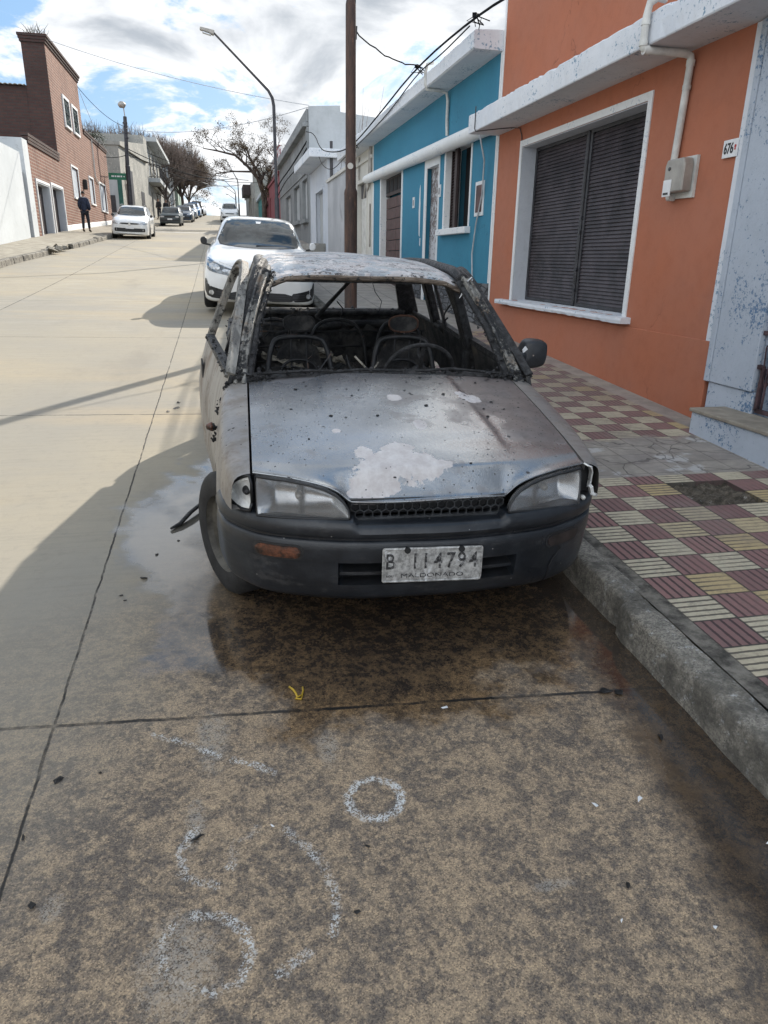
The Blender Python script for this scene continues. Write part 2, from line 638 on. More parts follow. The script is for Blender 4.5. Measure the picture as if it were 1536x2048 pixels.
ring = [(0.357 + 0.083 * math.cos(a), 1.667 + 0.080 * math.sin(a)) for a in [i * 2 * math.pi / 9 for i in range(10)]]
strong = chalk([ring], 0.0185)
faint = chalk([[(-.307, 2.073), (-.196, 2.01), (-.094, 1.934)], [(-.053, 1.905), (.021, 1.87), (.071, 1.828)],
               [(.087, 1.598), (.137, 1.529), (.175, 1.461), (.19, 1.393), (.192, 1.326), (.172, 1.264)],
               [(.108, 1.228), (.044, 1.191)],
               [(-.161, 1.645), (-.199, 1.574), (-.181, 1.492), (-.104, 1.449)], [(-.06, 1.505), (-.054, 1.579), (.009, 1.616)],
               [(-.154, 1.375), (-.086, 1.36), (-.037, 1.314), (-.022, 1.248), (-.049, 1.19), (-.103, 1.176), (-.169, 1.197),
                (-.217, 1.25), (-.23, 1.317), (-.206, 1.357)]], 0.0185)
cg = t.step(t.m('ADD', t.noise(o, 75, 5, 0.8), t.m('MULTIPLY', t.m('SUBTRACT', grain, 0.5), 0.22)), 0.46, 0.54)
cg2 = t.m('MULTIPLY', t.step(t.m('ADD', t.noise(o, 75, 5, 0.8), t.m('MULTIPLY', t.m('SUBTRACT', grain, 0.5), 0.25)), 0.49, 0.58), t.step(t.noise(o, 9, 3, 0.6), 0.30, 0.55))
ch = t.m('MAXIMUM', t.m('MULTIPLY', strong, cg), t.m('MULTIPLY', t.m('MULTIPLY', faint, cg2), 0.75))
ch = t.m('MULTIPLY', ch, t.m('ADD', 0.75, t.m('MULTIPLY', t.step(t.noise(o, 14, 4, 0.65), 0.35, 0.62), 0.55)))
base = t.mix(t.m('MULTIPLY', ch, 0.92), base, (0.60, 0.61, 0.60))
# slab joints
wob = t.m('MULTIPLY', t.m('SUBTRACT', t.noise(o, 6.0, 5, 0.7), 0.5), 0.022)
skew = t.m('ADD', t.m('ADD', Y, t.m('MULTIPLY', X, 0.077)), wob)
fr = t.m('ABSOLUTE', t.m('SUBTRACT', t.m('FRACT', t.m('DIVIDE', t.m('ADD', skew, -0.1), 4.05)), 0.5))
jt = t.step(t.m('ABSOLUTE', t.m('SUBTRACT', fr, 0.0)), 0.0024, 0.0012)
jl = t.step(t.m('ABSOLUTE', t.m('ADD', t.m('ADD', X, 0.63), wob)), 0.0065, 0.002)
jl2 = t.step(t.m('ABSOLUTE', t.m('ADD', t.m('ADD', X, 3.6), wob)), 0.012, 0.005)
jj = t.m('MAXIMUM', t.m('MAXIMUM', jt, jl), jl2)
jk = t.m('MULTIPLY', jj, t.step(t.noise(o, 4, 6, 0.7), 0.30, 0.55), clamp=True)
base = t.mix(jk, base, (0.028, 0.026, 0.024))
wl = t.m('MULTIPLY', t.step(t.m('ABSOLUTE', t.m('SUBTRACT', Y, 47.3)), 0.42, 0.34), t.step(t.noise(o, 3, 5, 0.7), 0.38, 0.5))
base = t.mix(t.m('MULTIPLY', wl, 0.8), base, (0.62, 0.62, 0.58))
wetn = t.step(t.noise(o, 7, 5, 0.7), 0.35, 0.62)
rgh = t.m('MULTIPLY', wet, t.m('SUBTRACT', 0.80, t.m('MULTIPLY', wetn, 0.20)))
rgh = t.m('SUBTRACT', 0.88, rgh)
stand = t.m('MAXIMUM', t.m('MULTIPLY', wet, t.step(t.noise(t.add(o, (5, 5, 0)), 1.8, 5, 0.55), 0.36, 0.50)), gut)
rgh = t.m('MAXIMUM', 0.06, t.m('SUBTRACT', rgh, t.m('MULTIPLY', stand, 0.18)))
hh = t.m('ADD', t.m('MULTIPLY', t.noise(o, 120, 5, 0.8), 0.6), t.m('MULTIPLY', nf, 0.6))
hh = t.m('SUBTRACT', hh, t.m('MULTIPLY', jj, 2.5))
bst = t.m('SUBTRACT', 0.5, t.m('ADD', t.m('MULTIPLY', wet, 0.34), t.m('MULTIPLY', stand, 0.145)))
nrm = t.nd('ShaderNodeBump', {'Height': hh, 'Strength': bst, 'Distance': 0.006}).outputs[0]
put(Base_Color=base, Roughness=rgh, Normal=nrm, Coat_Weight=t.m('MULTIPLY', wet, t.m('ADD', 0.25, t.m('MULTIPLY', stand, 0.45))), Coat_Roughness=0.07, Coat_IOR=1.5)
M_ROAD = mt

# ribbed two-colour paving tiles
mt, t, put = new_mat("ribbed_tiles")
o = t.obj()
X, Y, Z = t.sep(o)
SX, SY = 0.205, 0.185
u = t.m('DIVIDE', t.m('SUBTRACT', X, 1.740), SX)
v = t.m('DIVIDE', t.m('SUBTRACT', Y, 2.366), SY)
iu, iv = t.m('FLOOR', u), t.m('FLOOR', v)
fu, fv = t.m('FRACT', u), t.m('FRACT', v)
odd = t.m('ABSOLUTE', t.m('MODULO', t.m('ADD', t.m('ADD', iu, iv), 1000.0), 2.0))     # 0 red 1 cream
tid = t.nd('ShaderNodeTexWhiteNoise', {0: t.comb(iu, iv, 0.0)}, noise_dimensions='2D')
tv = tid.outputs['Value']
tv2 = t.nd('ShaderNodeTexWhiteNoise', {0: t.comb(iv, iu, 0.0)}, noise_dimensions='2D').outputs['Value']
red = t.mix(tv, (0.200, 0.112, 0.107), (0.275, 0.150, 0.138))
crm = t.mix(t.step(tv, 0.62, 0.92), (0.50, 0.445, 0.33), (0.46, 0.355, 0.19))
col = t.mix(odd, red, crm)
rib_u = t.m('FRACT', t.m('MULTIPLY', fu, 5.0))
rib_v = t.m('FRACT', t.m('MULTIPLY', fv, 5.0))
rib = t.m('ADD', t.m('MULTIPLY', rib_u, t.m('SUBTRACT', 1.0, odd)), t.m('MULTIPLY', rib_v, odd))
gro = t.step(t.m('ADD', t.m('ABSOLUTE', t.m('SUBTRACT', rib, 0.5)), t.m('MULTIPLY', t.m('SUBTRACT', t.noise(o, 40, 5, 0.7), 0.5), 0.22)), 0.31, 0.38)
worn = t.step(t.noise(o, 1.1, 4, 0.6), 0.62, 0.40)
worn = t.m('MULTIPLY', worn, t.m('ADD', 0.45, t.m('MULTIPLY', tv2, 0.55)))
worn = t.m('MAXIMUM', t.m('MULTIPLY', worn, t.step(X, 2.0, 2.3)), t.m('MULTIPLY', t.step(X, 2.3, 1.9), 0.9))
worn = t.m('MAXIMUM', worn, t.m('MULTIPLY', t.step(Y, 5.0, 5.8), 0.85))
gd = t.m('MULTIPLY', gro, worn)
ed = t.m('MINIMUM', t.m('MINIMUM', fu, t.m('SUBTRACT', 1.0, fu)), t.m('MINIMUM', fv, t.m('SUBTRACT', 1.0, fv)))
edge = t.step(ed, 0.032, 0.012)
col = t.mix(t.m('MULTIPLY', t.step(t.noise(o, 26, 8, 0.75), 0.44, 0.72), 0.55), col, (0.13, 0.11, 0.10))
col = t.mix(t.m('MULTIPLY', t.step(t.noise(o, 1.7, 6, 0.65), 0.5, 0.7), 0.45), col, (0.22, 0.19, 0.17))
grey_n = t.m('MULTIPLY', t.m('SUBTRACT', t.noise(o, 2.2, 5, 0.6), 0.5), 0.5)
# bare worn strip across the pavement, edging by the wall, and plain grey flags farther up
strip = t.m('MULTIPLY', t.step(Y, 3.80, 3.86), t.step(t.m('ADD', Y, t.m('MULTIPLY', grey_n, 1.2)), 4.62, 4.48))
strip = t.m('MULTIPLY', strip, t.step(t.m('ADD', X, t.m('MULTIPLY', t.m('SUBTRACT', 4.2, Y), 0.55)), 1.9, 2.25))
strip = t.m('MAXIMUM', strip, t.m('MULTIPLY', t.step(Y, 3.79, 3.80), t.step(Y, 4.06, 4.05)))
wallm = t.step(t.m('ADD', X, t.m('MULTIPLY', grey_n, 0.25)), 3.46, 3.50)
wallm = t.m('MULTIPLY', wallm, t.step(Y, 4.6, 4.7))
wallm = t.m('MULTIPLY', wallm, t.step(Y, 9.5, 9.3))
far = t.step(Y, 9.72, 9.74)
grey = t.mix(t.step(t.noise(o, 5, 8, 0.7), 0.35, 0.68), (0.235, 0.215, 0.19), (0.36, 0.33, 0.285))
grey = t.mix(t.m('MULTIPLY', tv, 0.3), grey, (0.22, 0.19, 0.20))
pale = t.step(t.noise(t.add(o, (0.4, 0.2, 0)), 2.6, 6, 0.6), 0.56, 0.62)
grey = t.mix(t.m('MULTIPLY', t.m('MULTIPLY', pale, strip), 0.8), grey, (0.46, 0.455, 0.45))
gm = t.m('MAXIMUM', t.m('MAXIMUM', strip, wallm), far)
col = t.mix(gd, col, t.mix(odd, (0.045, 0.028, 0.03), (0.075, 0.066, 0.055)))
col = t.mix(t.m('MULTIPLY', t.step(Y, 4.4, 6.5), 0.38), col, (0.21, 0.185, 0.17))
col = t.mix(gm, col, grey)
big = t.step(t.m('ABSOLUTE', t.m('SUBTRACT', t.m('FRACT', t.m('DIVIDE', Y, 0.56)), 0.5)), 0.482, 0.492)
big = t.m('MAXIMUM', big, t.step(t.m('ABSOLUTE', t.m('SUBTRACT', t.m('FRACT', t.m('DIVIDE', X, 0.52)), 0.5)), 0.482, 0.492))
crk = t.step(t.vor(t.add(o, t.scl(t.noise(o, 3, 3, 0.6, out=1), (0.3, 0.3, 0.3))), 2.6, 'DISTANCE_TO_EDGE'), 0.020, 0.006)
crk = t.m('MULTIPLY', crk, strip)
ln = t.m('MAXIMUM', t.m('MULTIPLY', edge, t.m('SUBTRACT', 1.0, gm)), t.m('MAXIMUM', t.m('MULTIPLY', big, far), t.m('MULTIPLY', edge, t.m('MULTIPLY', strip, 0.6))))
chp = t.m('MULTIPLY', t.step(t.m('ADD', ed, t.m('MULTIPLY', t.noise(o, 30, 5, 0.7), 0.35)), 0.185, 0.155), t.step(t.noise(o, 2.0, 3, 0.6), 0.48, 0.56))
ln = t.m('MAXIMUM', ln, t.m('MULTIPLY', crk, 0.8))
ln = t.m('MAXIMUM', ln, t.m('MULTIPLY', t.m('MULTIPLY', chp, t.m('SUBTRACT', 1.0, gm)), 0.75))
col = t.mix(t.m('MULTIPLY', ln, t.m('ADD', 0.35, t.m('MULTIPLY', t.noise(o, 12, 4, 0.7), 0.8)), clamp=True), col, (0.045, 0.04, 0.036))
h = t.m('SUBTRACT', t.m('MULTIPLY', t.noise(o, 60, 6, 0.75), 0.35), t.m('ADD', t.m('MULTIPLY', gro, t.m('SUBTRACT', 1.0, gm)), ln))
put(Base_Color=col, Roughness=0.78, Normal=t.bump(h, 0.55, 0.006))
M_TILE = mt

# weathered granite kerb with lichen
mt, t, put = new_mat("kerb_granite")
o = t.obj()
X, Y, Z = t.sep(o)
n = t.noise(o, 28, 9, 0.78)
n2 = t.noise(o, 5, 6, 0.65)
c = t.mix(t.step(n, 0.36, 0.66), (0.13, 0.122, 0.108), (0.32, 0.295, 0.25))
c = t.mix(t.m('MULTIPLY', t.step(n2, 0.52, 0.68), 0.6), c, (0.26, 0.235, 0.19))
c = t.mix(t.m('MULTIPLY', t.m('MULTIPLY', t.step(t.noise(o, 17, 8, 0.8), 0.55, 0.63), t.step(Y, 2.75, 2.35)), 0.85), c, (0.56, 0.57, 0.56))
c = t.mix(t.m('MULTIPLY', t.step(t.noise(o, 75, 4, 0.8), 0.60, 0.7), 0.5), c, (0.42, 0.38, 0.30))
kg = t.sep(t.nd('ShaderNodeTexVoronoi', {'Vector': o, 'Scale': 170.0}, feature='F1').outputs['Color'])[0]
c = t.mix(t.m('MULTIPLY', t.step(kg, 0.62, 0.9), 0.45), c, (0.42, 0.39, 0.33))
c = t.mix(t.m('MULTIPLY', t.step(kg, 0.36, 0.12), 0.5), c, (0.07, 0.066, 0.06))
c = t.mix(t.m('MULTIPLY', t.step(t.m('ADD', t.noise(t.add(o, (2, 7, 1)), 4.2, 8, 0.72), t.m('MULTIPLY', kg, 0.06)), 0.50, 0.62), 0.72), c, (0.062, 0.058, 0.05))
put(Base_Color=c, Roughness=0.9, Normal=t.bump(t.m('ADD', t.noise(o, 60, 8, 0.8), t.m('MULTIPLY', kg, 0.35)), 0.6, 0.008))
M_KERB = mt

# worn cement pavement opposite
mt, t, put = new_mat("cement_pavement")
o = t.obj()
n = t.noise(o, 2.2, 8, 0.7)
c = t.mix(t.step(n, 0.36, 0.66), (0.25, 0.225, 0.18), (0.36, 0.33, 0.27))
X, Y, Z = t.sep(o)
g1 = t.step(t.m('ABSOLUTE', t.m('SUBTRACT', t.m('FRACT', t.m('DIVIDE', Y, 0.8)), 0.5)), 0.478, 0.492)
g2 = t.step(t.m('ABSOLUTE', t.m('SUBTRACT', t.m('FRACT', t.m('DIVIDE', X, 0.5)), 0.5)), 0.475, 0.492)
c = t.mix(t.m('MULTIPLY', t.m('MAXIMUM', g1, g2), 0.55), c, (0.10, 0.09, 0.075))
c = t.mix(t.m('MULTIPLY', t.step(t.noise(o, 12, 8, 0.7), 0.55, 0.7), 0.4), c, (0.15, 0.13, 0.10))
put(Base_Color=c, Roughness=0.9, Normal=t.bump(t.noise(o, 25, 6, 0.7), 0.4, 0.01))
M_CEMENT = mt

mt, t, put = new_mat("soil")
o = t.obj()
c = t.mix(t.step(t.noise(o, 22, 8, 0.75), 0.38, 0.66), (0.045, 0.038, 0.028), (0.16, 0.135, 0.105))
c = t.mix(t.step(t.noise(o, 6.5, 7, 0.75), 0.58, 0.66), c, (0.42, 0.40, 0.37))
c = t.mix(t.step(t.noise(o, 60, 4, 0.8), 0.66, 0.7), c, (0.5, 0.49, 0.46))
put(Base_Color=c, Roughness=0.95, Normal=t.bump(t.noise(o, 30, 8, 0.8), 0.9, 0.02))
M_SOIL = mt


def brick_mat(name, c1, c2, mortar):
    mt, t, put = new_mat(name)
    o = t.obj()
    X, Y, Z = t.sep(o)
    vec = t.comb(t.m('ADD', X, Y), Z, 0.0)
    b = t.nd('ShaderNodeTexBrick', {'Vector': vec, 'Color1': c1, 'Color2': c2, 'Mortar': mortar, 'Scale': 1.0,
                                    'Mortar Size': 0.024, 'Mortar Smooth': 0.2, 'Bias': -0.1, 'Brick Width': 0.30, 'Row Height': 0.125})
    c = b.outputs[0]
    c = t.mix(t.m('MULTIPLY', t.step(t.noise(o, 0.9, 7, 0.7), 0.45, 0.7), 0.4), c, tuple(x * 0.5 for x in c1))
    put(Base_Color=c, Roughness=0.88, Normal=t.bump(t.m('SUBTRACT', t.noise(o, 30, 5, 0.7), b.outputs[1]), 0.5, 0.012))
    return mt


M_BRICK = brick_mat("red_brick", (0.145, 0.050, 0.032), (0.21, 0.080, 0.050), (0.27, 0.205, 0.165))
M_BRICKD = brick_mat("dark_shaded_brick", (0.062, 0.032, 0.028), (0.085, 0.042, 0.034), (0.055, 0.042, 0.038))  # dark brick with the side walls' shade put into its colour; copings share it
M_ORANGE = plaster("orange_paint", (0.415, 0.138, 0.070), (0.385, 0.150, 0.092), (0.30, 0.14, 0.105), 0.25, streak=0.12, cracks=0.5, bump=0.3)
M_WHITEP = plaster("white_paint_weathered", (0.70, 0.72, 0.75), (0.62, 0.66, 0.72), (0.30, 0.36, 0.42), 0.16,
                   chip=(0.19, 0.30, 0.40), chip_amt=0.05, streak=0.22)
M_PEEL = plaster("peeling_white_over_blue", (0.46, 0.51, 0.58), (0.41, 0.46, 0.53), (0.34, 0.38, 0.44), 0.22,
                 chip=(0.115, 0.20, 0.33), chip_amt=0.18, chip_scale=13, streak=0.15, bump=0.5)
M_TRIM = plaster("white_trim", (0.76, 0.77, 0.77), (0.70, 0.72, 0.73), (0.42, 0.44, 0.46), 0.12, chip=(0.40, 0.47, 0.55), chip_amt=0.0, streak=0.12)
M_REVEAL = plaster("reveal_white", (0.55, 0.58, 0.62), (0.50, 0.53, 0.58), (0.36, 0.35, 0.35), 0.25, streak=0.15, bump=0.6)
M_BLUE = plaster("turquoise_paint", (0.036, 0.215, 0.325), (0.032, 0.185, 0.290), (0.08, 0.22, 0.30), 0.18, streak=0.22, cracks=0.35, bump=0.3)
M_CREAM = plaster("cream_paint", (0.60, 0.585, 0.54), (0.53, 0.52, 0.48), (0.28, 0.26, 0.22), 0.18, streak=0.4)
M_STAIN = plaster("stained_white_wall", (0.48, 0.49, 0.51), (0.34, 0.35, 0.37), (0.12, 0.12, 0.12), 0.5, streak=1.0, bump=0.5)
M_WHITE2 = plaster("pale_wall", (0.60, 0.63, 0.68), (0.52, 0.56, 0.62), (0.24, 0.26, 0.28), 0.15, streak=0.3)
M_GREY = plaster("old_grey_render", (0.27, 0.285, 0.29), (0.19, 0.20, 0.205), (0.07, 0.07, 0.066), 0.5, streak=0.95, bump=0.5, cracks=0.4)
M_GREYL = plaster("pale_grey_render", (0.45, 0.47, 0.48), (0.38, 0.40, 0.41), (0.20, 0.20, 0.20), 0.3, streak=0.35, cracks=0.3)
M_WALLL = plaster("white_boundary_wall", (0.55, 0.58, 0.60), (0.48, 0.51, 0.53), (0.22, 0.23, 0.22), 0.25, streak=0.25, cracks=0.5)
M_OLD = plaster("old_peeling_render", (0.34, 0.33, 0.30), (0.22, 0.22, 0.205), (0.07, 0.07, 0.065), 0.55, chip=(0.45, 0.43, 0.38), chip_amt=0.3,
                chip_scale=2.2, streak=0.8, bump=0.5)
M_RED = plaster("crimson_paint", (0.24, 0.062, 0.072), (0.20, 0.055, 0.066), (0.2, 0.07, 0.07), 0.2)
M_TEAL = plaster("teal_paint", (0.07, 0.26, 0.26), (0.06, 0.22, 0.23), (0.08, 0.16, 0.16), 0.2)
M_SHUT = plain("shutter_brown_grey", (0.050, 0.041, 0.046), 0.55, 0.0, 0.35, 5.0)
M_SHUTF = plain("shutter_frame", (0.038, 0.038, 0.044), 0.5, 0.0, 0.3, 6.0)
M_BROWN = plain("brown_wood", (0.088, 0.047, 0.045), 0.6, 0.0, 0.3, 5.0, 0.2)
M_DKBROWN = plain("dark_brown_wood", (0.035, 0.022, 0.022), 0.55, 0.0, 0.3, 5.0, 0.2)
M_DARK = plain("dark_interior", (0.012, 0.013, 0.016), 0.8, 0.0, 0.2, 3.0)
M_IRON = plain("gate_iron", (0.085, 0.05, 0.055), 0.55, 0.3, 0.35, 12.0)
M_PVC = plain("old_pvc", (0.60, 0.60, 0.57), 0.45, 0.0, 0.15, 6.0)
M_STEEL = plain("meter_grey", (0.34, 0.32, 0.29), 0.4, 0.2, 0.15, 5.0)
M_CABLE = plain("cable_black", (0.014, 0.015, 0.018), 0.95, spec=0.1)
M_CABLEG = plain("cable_grey", (0.42, 0.44, 0.46), 0.5)
M_STEP = plain("step_stone", (0.30, 0.265, 0.215), 0.7, 0.0, 0.2, 5.0, 0.2)
M_TIN = plain("tin_roof", (0.45, 0.46, 0.42), 0.6, 0.0, 0.2, 3.0)
M_BLACK = plain("black_paint", (0.012, 0.012, 0.014), 0.5)
M_REDP = plain("red_paint", (0.5, 0.03, 0.03), 0.5)
M_WHITEE = plain("white_enamel", (0.72, 0.73, 0.74), 0.35, 0.0, 0.06)

mt, t, put = new_mat("slate_cladding")
o = t.obj()
X, Y, Z = t.sep(o)
sv = t.comb(t.m('MULTIPLY', Y, 3.2), t.m('MULTIPLY', Z, 13.0), 0.0)
cell = t.vor(sv, 1.0, 'F1', 'Color')
edg = t.vor(sv, 1.0, 'DISTANCE_TO_EDGE')
c = t.mix(cell, (0.05, 0.055, 0.065), (0.17, 0.175, 0.185))
c = t.mix(t.step(edg, 0.09, 0.02), c, (0.018, 0.018, 0.02))
put(Base_Color=c, Roughness=0.75, Normal=t.bump(t.m('ADD', t.step(edg, 0.0, 0.15), t.noise(o, 20, 5, 0.7)), 0.8, 0.02))
M_SLATE = mt

mt, t, put = new_mat("rusty_pole")
o = t.obj()
sv = t.scl(o, (6, 6, 1.2))
n = t.noise(sv, 1.4, 9, 0.72)
c = t.mix(t.step(n, 0.36, 0.62), (0.040, 0.030, 0.028), (0.098, 0.058, 0.044))
c = t.mix(t.m('MULTIPLY', t.step(t.noise(sv, 2.8, 8, 0.7), 0.58, 0.72), 0.8), c, (0.22, 0.125, 0.075))
put(Base_Color=c, Roughness=0.75, Metallic=0.15, Normal=t.bump(t.noise(o, 40, 6, 0.8), 0.35, 0.01))
M_RUSTP = mt
M_POLE = plain("grey_pole", (0.045, 0.045, 0.052), 0.55, 0.3, 0.3, 3.0)

# ------------------------------------------------------------------ ground, road, pavements
mb = MB()
ys = [-25, -10, 0, 7, 14, 20, 25, 30, 36, 45, 54, 62, 72, 85, 100, 112, 118, 121, 124, 130, 140, 200, 400, 700]
mb.grid([[(x, y, gz(y) - 0.25) for y in ys] for x in (-400, -60, -7.2, 3.9, 60, 400)])
M_GROUND = plain("bare_ground", (0.16, 0.14, 0.10), 0.95, 0.0, 0.3, 0.4, 0.3)
tag(mb.build("ground", M_GROUND, smooth=True), kind="structure")

LKY = [-25, 20, 23, 31, 36, 52, 60, 118, 140]
LKX = [-5.7, -5.62, -5.55, -5.02, -4.82, -4.6, -4.5, -3.45, -3.2]
RKY = [-25, 50, 118, 140]
RKX = [1.57, 1.57, 2.3, 2.5]


def lkx(y):
    return ip(y, LKY, LKX)


def rkx(y):
    return ip(y, RKY, RKX)


yr = [-6 + 0.5 * i for i in range(53)] + [20.5 + 1.5 * i for i in range(80)]
mb = MB()
rows = []
for y in yr:
    a, b = lkx(y) - 0.03, rkx(y) + 0.06
    rows.append([(a + (b - a) * k / 8.0, y, gz(y)) for k in range(9)])
mb.grid(rows)
tag(mb.build("road", M_ROAD, smooth=True), kind="structure")

# side street coming in on the left
mb = MB()
mb.grid([[(x, y, gz(y) + 0.004) for y in (53.2, 55, 57, 59, 60.6)] for x in (-60, -30, -12, -6, -4.58)])
tag(mb.build("side_street", M_ROAD, smooth=True), kind="structure")

# tiled pavement in front of the houses, with two missing tiles
HX0, HX1, HY0, HY1 = 2.56, 2.97, 3.291, 3.661
xs_ = [1.69, 2.15, HX0, HX1, 3.35, 3.74]
ysl = [-6, -3, 0, 1, 2, 2.7, HY0, HY1, 4.2, 5, 6, 7, 8, 9, 10, 12, 14, 16, 18, 20, 22, 25, 28, 31, 34, 38, 42, 46, 50]
mb = MB()
for i in range(len(xs_) - 1):
    for j in range(len(ysl) - 1):
        if abs(xs_[i] - HX0) < 1e-6 and abs(ysl[j] - HY0) < 1e-6:
            continue
        x0, x1, y0, y1 = xs_[i], xs_[i + 1], ysl[j], ysl[j + 1]
        mb.poly([(x0, y0, gz(y0) + .152), (x1, y0, gz(y0) + .152), (x1, y1, gz(y1) + .152), (x0, y1, gz(y1) + .152)])
for (xa, ya), (xb, yb) in (((HX0, HY0), (HX1, HY0)), ((HX1, HY0), (HX1, HY1)), ((HX1, HY1), (HX0, HY1)), ((HX0, HY1), (HX0, HY0))):
    mb.poly([(xa, ya, gz(ya) + .152), (xb, yb, gz(yb) + .152), (xb, yb, gz(yb) + .09), (xa, ya, gz(ya) + .09)])
tag(mb.build("pavement", M_TILE), kind="structure")
mb = MB()
rows = []
for i in range(25):
    rows.append([])
    for j in range(25):
        x = HX0 - 0.01 + (HX1 - HX0 + 0.02) * i / 24
        y = HY0 - 0.01 + (HY1 - HY0 + 0.02) * j / 24
        e = min(i, 24 - i, j, 24 - j) / 12.0
        rows[-1].append((x, y, gz(y) + 0.135 - 0.022 * min(1, e * 2.2) + rng.normal(0, 0.0035) + 0.012 * math.sin(i * 0.7 + j * 0.4)))
mb.grid(rows)
tag(mb.build("bare_soil", M_SOIL, smooth=True), kind="structure")
rows = []
# far pavement on the right beyond the tiles
mb = MB()
yf = [50.0, 56, 62, 72, 85, 100, 118, 126, 140]
mb.grid([[(rkx(y) + 0.12, y, gz(y) + .152) for y in yf], [(6.0, y, gz(y) + .17) for y in yf]])
tag(mb.build("far_pavement", M_CEMENT), kind="structure")

# granite kerb in blocks
mb = MB()
bounds = [-6.0, -4.6, -3.2, -2.0, -0.9, 0.25, 1.32, 2.39, 3.55, 4.7, 5.9, 7.1, 8.3, 9.5, 10.7, 12, 13.2, 14.5, 15.8, 17, 18.4, 20, 22, 24, 26, 28, 31, 34, 37, 40, 43, 46, 50]
for k in range(len(bounds) - 1):
    a, b = bounds[k] + 0.006, bounds[k + 1] - 0.006
    nseg = max(3, int((b - a) / (0.07 if a < 6 else 0.25)))
    off = rng.normal(0, 0.008)
    if abs(bounds[k] - 1.32) < 1e-6:
        off = -0.035
    dzk = rng.normal(0, 0.004)
    rows = []
    ph = rng.uniform(0, 9)
    for i in range(nseg + 1):
        y = a + (b - a) * i / nseg
        g = gz(y)
        endr = 0.016 if i in (0, nseg) else 0.0
        wob_ = 0.004 * math.sin(y * 5 + ph) + 0.002 * math.sin(y * 17 + ph * 2)
        prof = [(-0.012, -0.06), (-0.010, 0.03), (-0.007, 0.085), (-0.004, 0.128), (0.002, 0.142), (0.014, 0.1505), (0.045, 0.153), (0.085, 0.154), (0.108, 0.153), (0.109, 0.10)]
        rows.append([(1.572 + off + wob_ + px + endr + (rng.normal(0, 0.0013) if a < 6 else 0), y,
                      g + pz + dzk - endr * 0.6 + (rng.normal(0, 0.0010) if (a < 6 and pz > 0) else 0)) for px, pz in prof])
    mb.grid(rows)
    mb.poly(rows[0])
    mb.poly(rows[-1][::-1])
tag(mb.build("kerb", M_KERB, smooth=True, angle=50), kind="structure")
mb = MB()
mb.grid([[(1.66, y, gz(y) + 0.150) for y in ysl], [(1.735, y, gz(y) + 0.1555) for y in ysl]])
M_JOINT = plain("dirty_joint_mortar", (0.15, 0.138, 0.118), 0.95, 0.0, 0.5, 14.0, 0.5)
tag(mb.build("kerb_joint", M_JOINT), kind="structure")
# far kerb on the right
mb = MB()
yk = [50 + 2.0 * i for i in range(36)]
mb.grid([[(rkx(y), y, gz(y) - 0.05) for y in yk], [(rkx(y) + 0.01, y, gz(y) + 0.14) for y in yk], [(rkx(y) + 0.14, y, gz(y) + 0.158) for y in yk]])
tag(mb.build("far_kerb", M_KERB), kind="structure")

# opposite pavement: rises towards the house fronts, kerb stones with a broken stretch
mb = MB()
yl = [-6, 0, 5, 10, 15, 20, 23, 25, 27, 29, 31, 33, 36, 39, 42, 46, 50, 53.2]
mb.grid([[(lkx(y) - 0.12, y, gz(y) - 0.1) for y in yl]] + [[(lkx(y) - 0.12 + (-6.98 - lkx(y)) * k / 3.0, y, gz(y) + 0.13 + 0.03 * k) for y in yl] for k in range(4)])
yl2 = [60.6, 66, 72, 80, 90, 100, 110, 118, 126, 140]
mb.grid([[(lkx(y) + (-7.5 - lkx(y)) * k / 3.0, y, gz(y) + 0.145 + 0.03 * k) for y in yl2] for k in range(4)])
mb.poly([(lkx(53.2), 53.2, gz(53.2) + .145), (-7.1, 53.2, gz(53.2) + .235), (-7.1, 53.25, gz(53.2) - .1), (lkx(53.2), 53.25, gz(53.2) - .1)])
mb.poly([(lkx(60.6), 60.6, gz(60.6) + .145), (-7.5, 60.6, gz(60.6) + .235), (-7.5, 60.55, gz(60.6) - .1), (lkx(60.6), 60.55, gz(60.6) - .1)])
tag(mb.build("opposite_pavement", M_CEMENT), kind="structure")
mb = MB()
y = -6.0
while y < 140:
    L = rng.uniform(0.7, 1.0)
    if not (53.0 < y + L / 2 < 60.8):
        gap = 26.0 < y < 27.9
        if not gap:
            a, b = lkx(y), lkx(y + L - 0.04)
            j = rng.normal(0, 0.02)
            zt = 0.16 + rng.normal(0, 0.012)
            g0, g1 = gz(y), gz(y + L)
            v = []
            for yy_, xx_, g in ((y, a, g0), (y + L - 0.04, b, g1)):
                v += [(xx_ + j + 0.02, yy_, g - 0.1), (xx_ + j + 0.0, yy_, g + zt - 0.02), (xx_ + j - 0.04, yy_, g + zt), (xx_ + j - 0.17, yy_, g + zt)]
            mb.mesh(v, [(0, 4, 5, 1), (1, 5, 6, 2), (2, 6, 7, 3), (0, 1, 2, 3), (7, 6, 5, 4)])
    y += L
tag(mb.build("opposite_kerb", M_KERB), kind="structure")
for k in range(14):
    y = 26.05 + 0.13 * k
    mb = MB()
    s_ = rng.uniform(0.08, 0.2)
    x = lkx(y) + rng.uniform(-0.30, 0.10)
    pts = [(x + rng.normal(0, s_ * .5), y + rng.normal(0, s_ * .5), gz(y) + 0.06 + abs(rng.normal(0, s_ * .45))) for _ in range(12)]
    bm = bmesh.new()
    for p in pts:
        bm.verts.new(p)
    bmesh.ops.convex_hull(bm, input=bm.verts)
    me = bpy.data.meshes.new("kerb_rubble")
    bm.to_mesh(me)
    bm.free()
    me.materials.append(M_KERB)
    ob_ = link(bpy.data.objects.new("kerb_rubble", me))
    tag(ob_, "broken chunk of stone lying in the gap of the far kerb", "rubble", "broken kerb chunks by the far pavement")

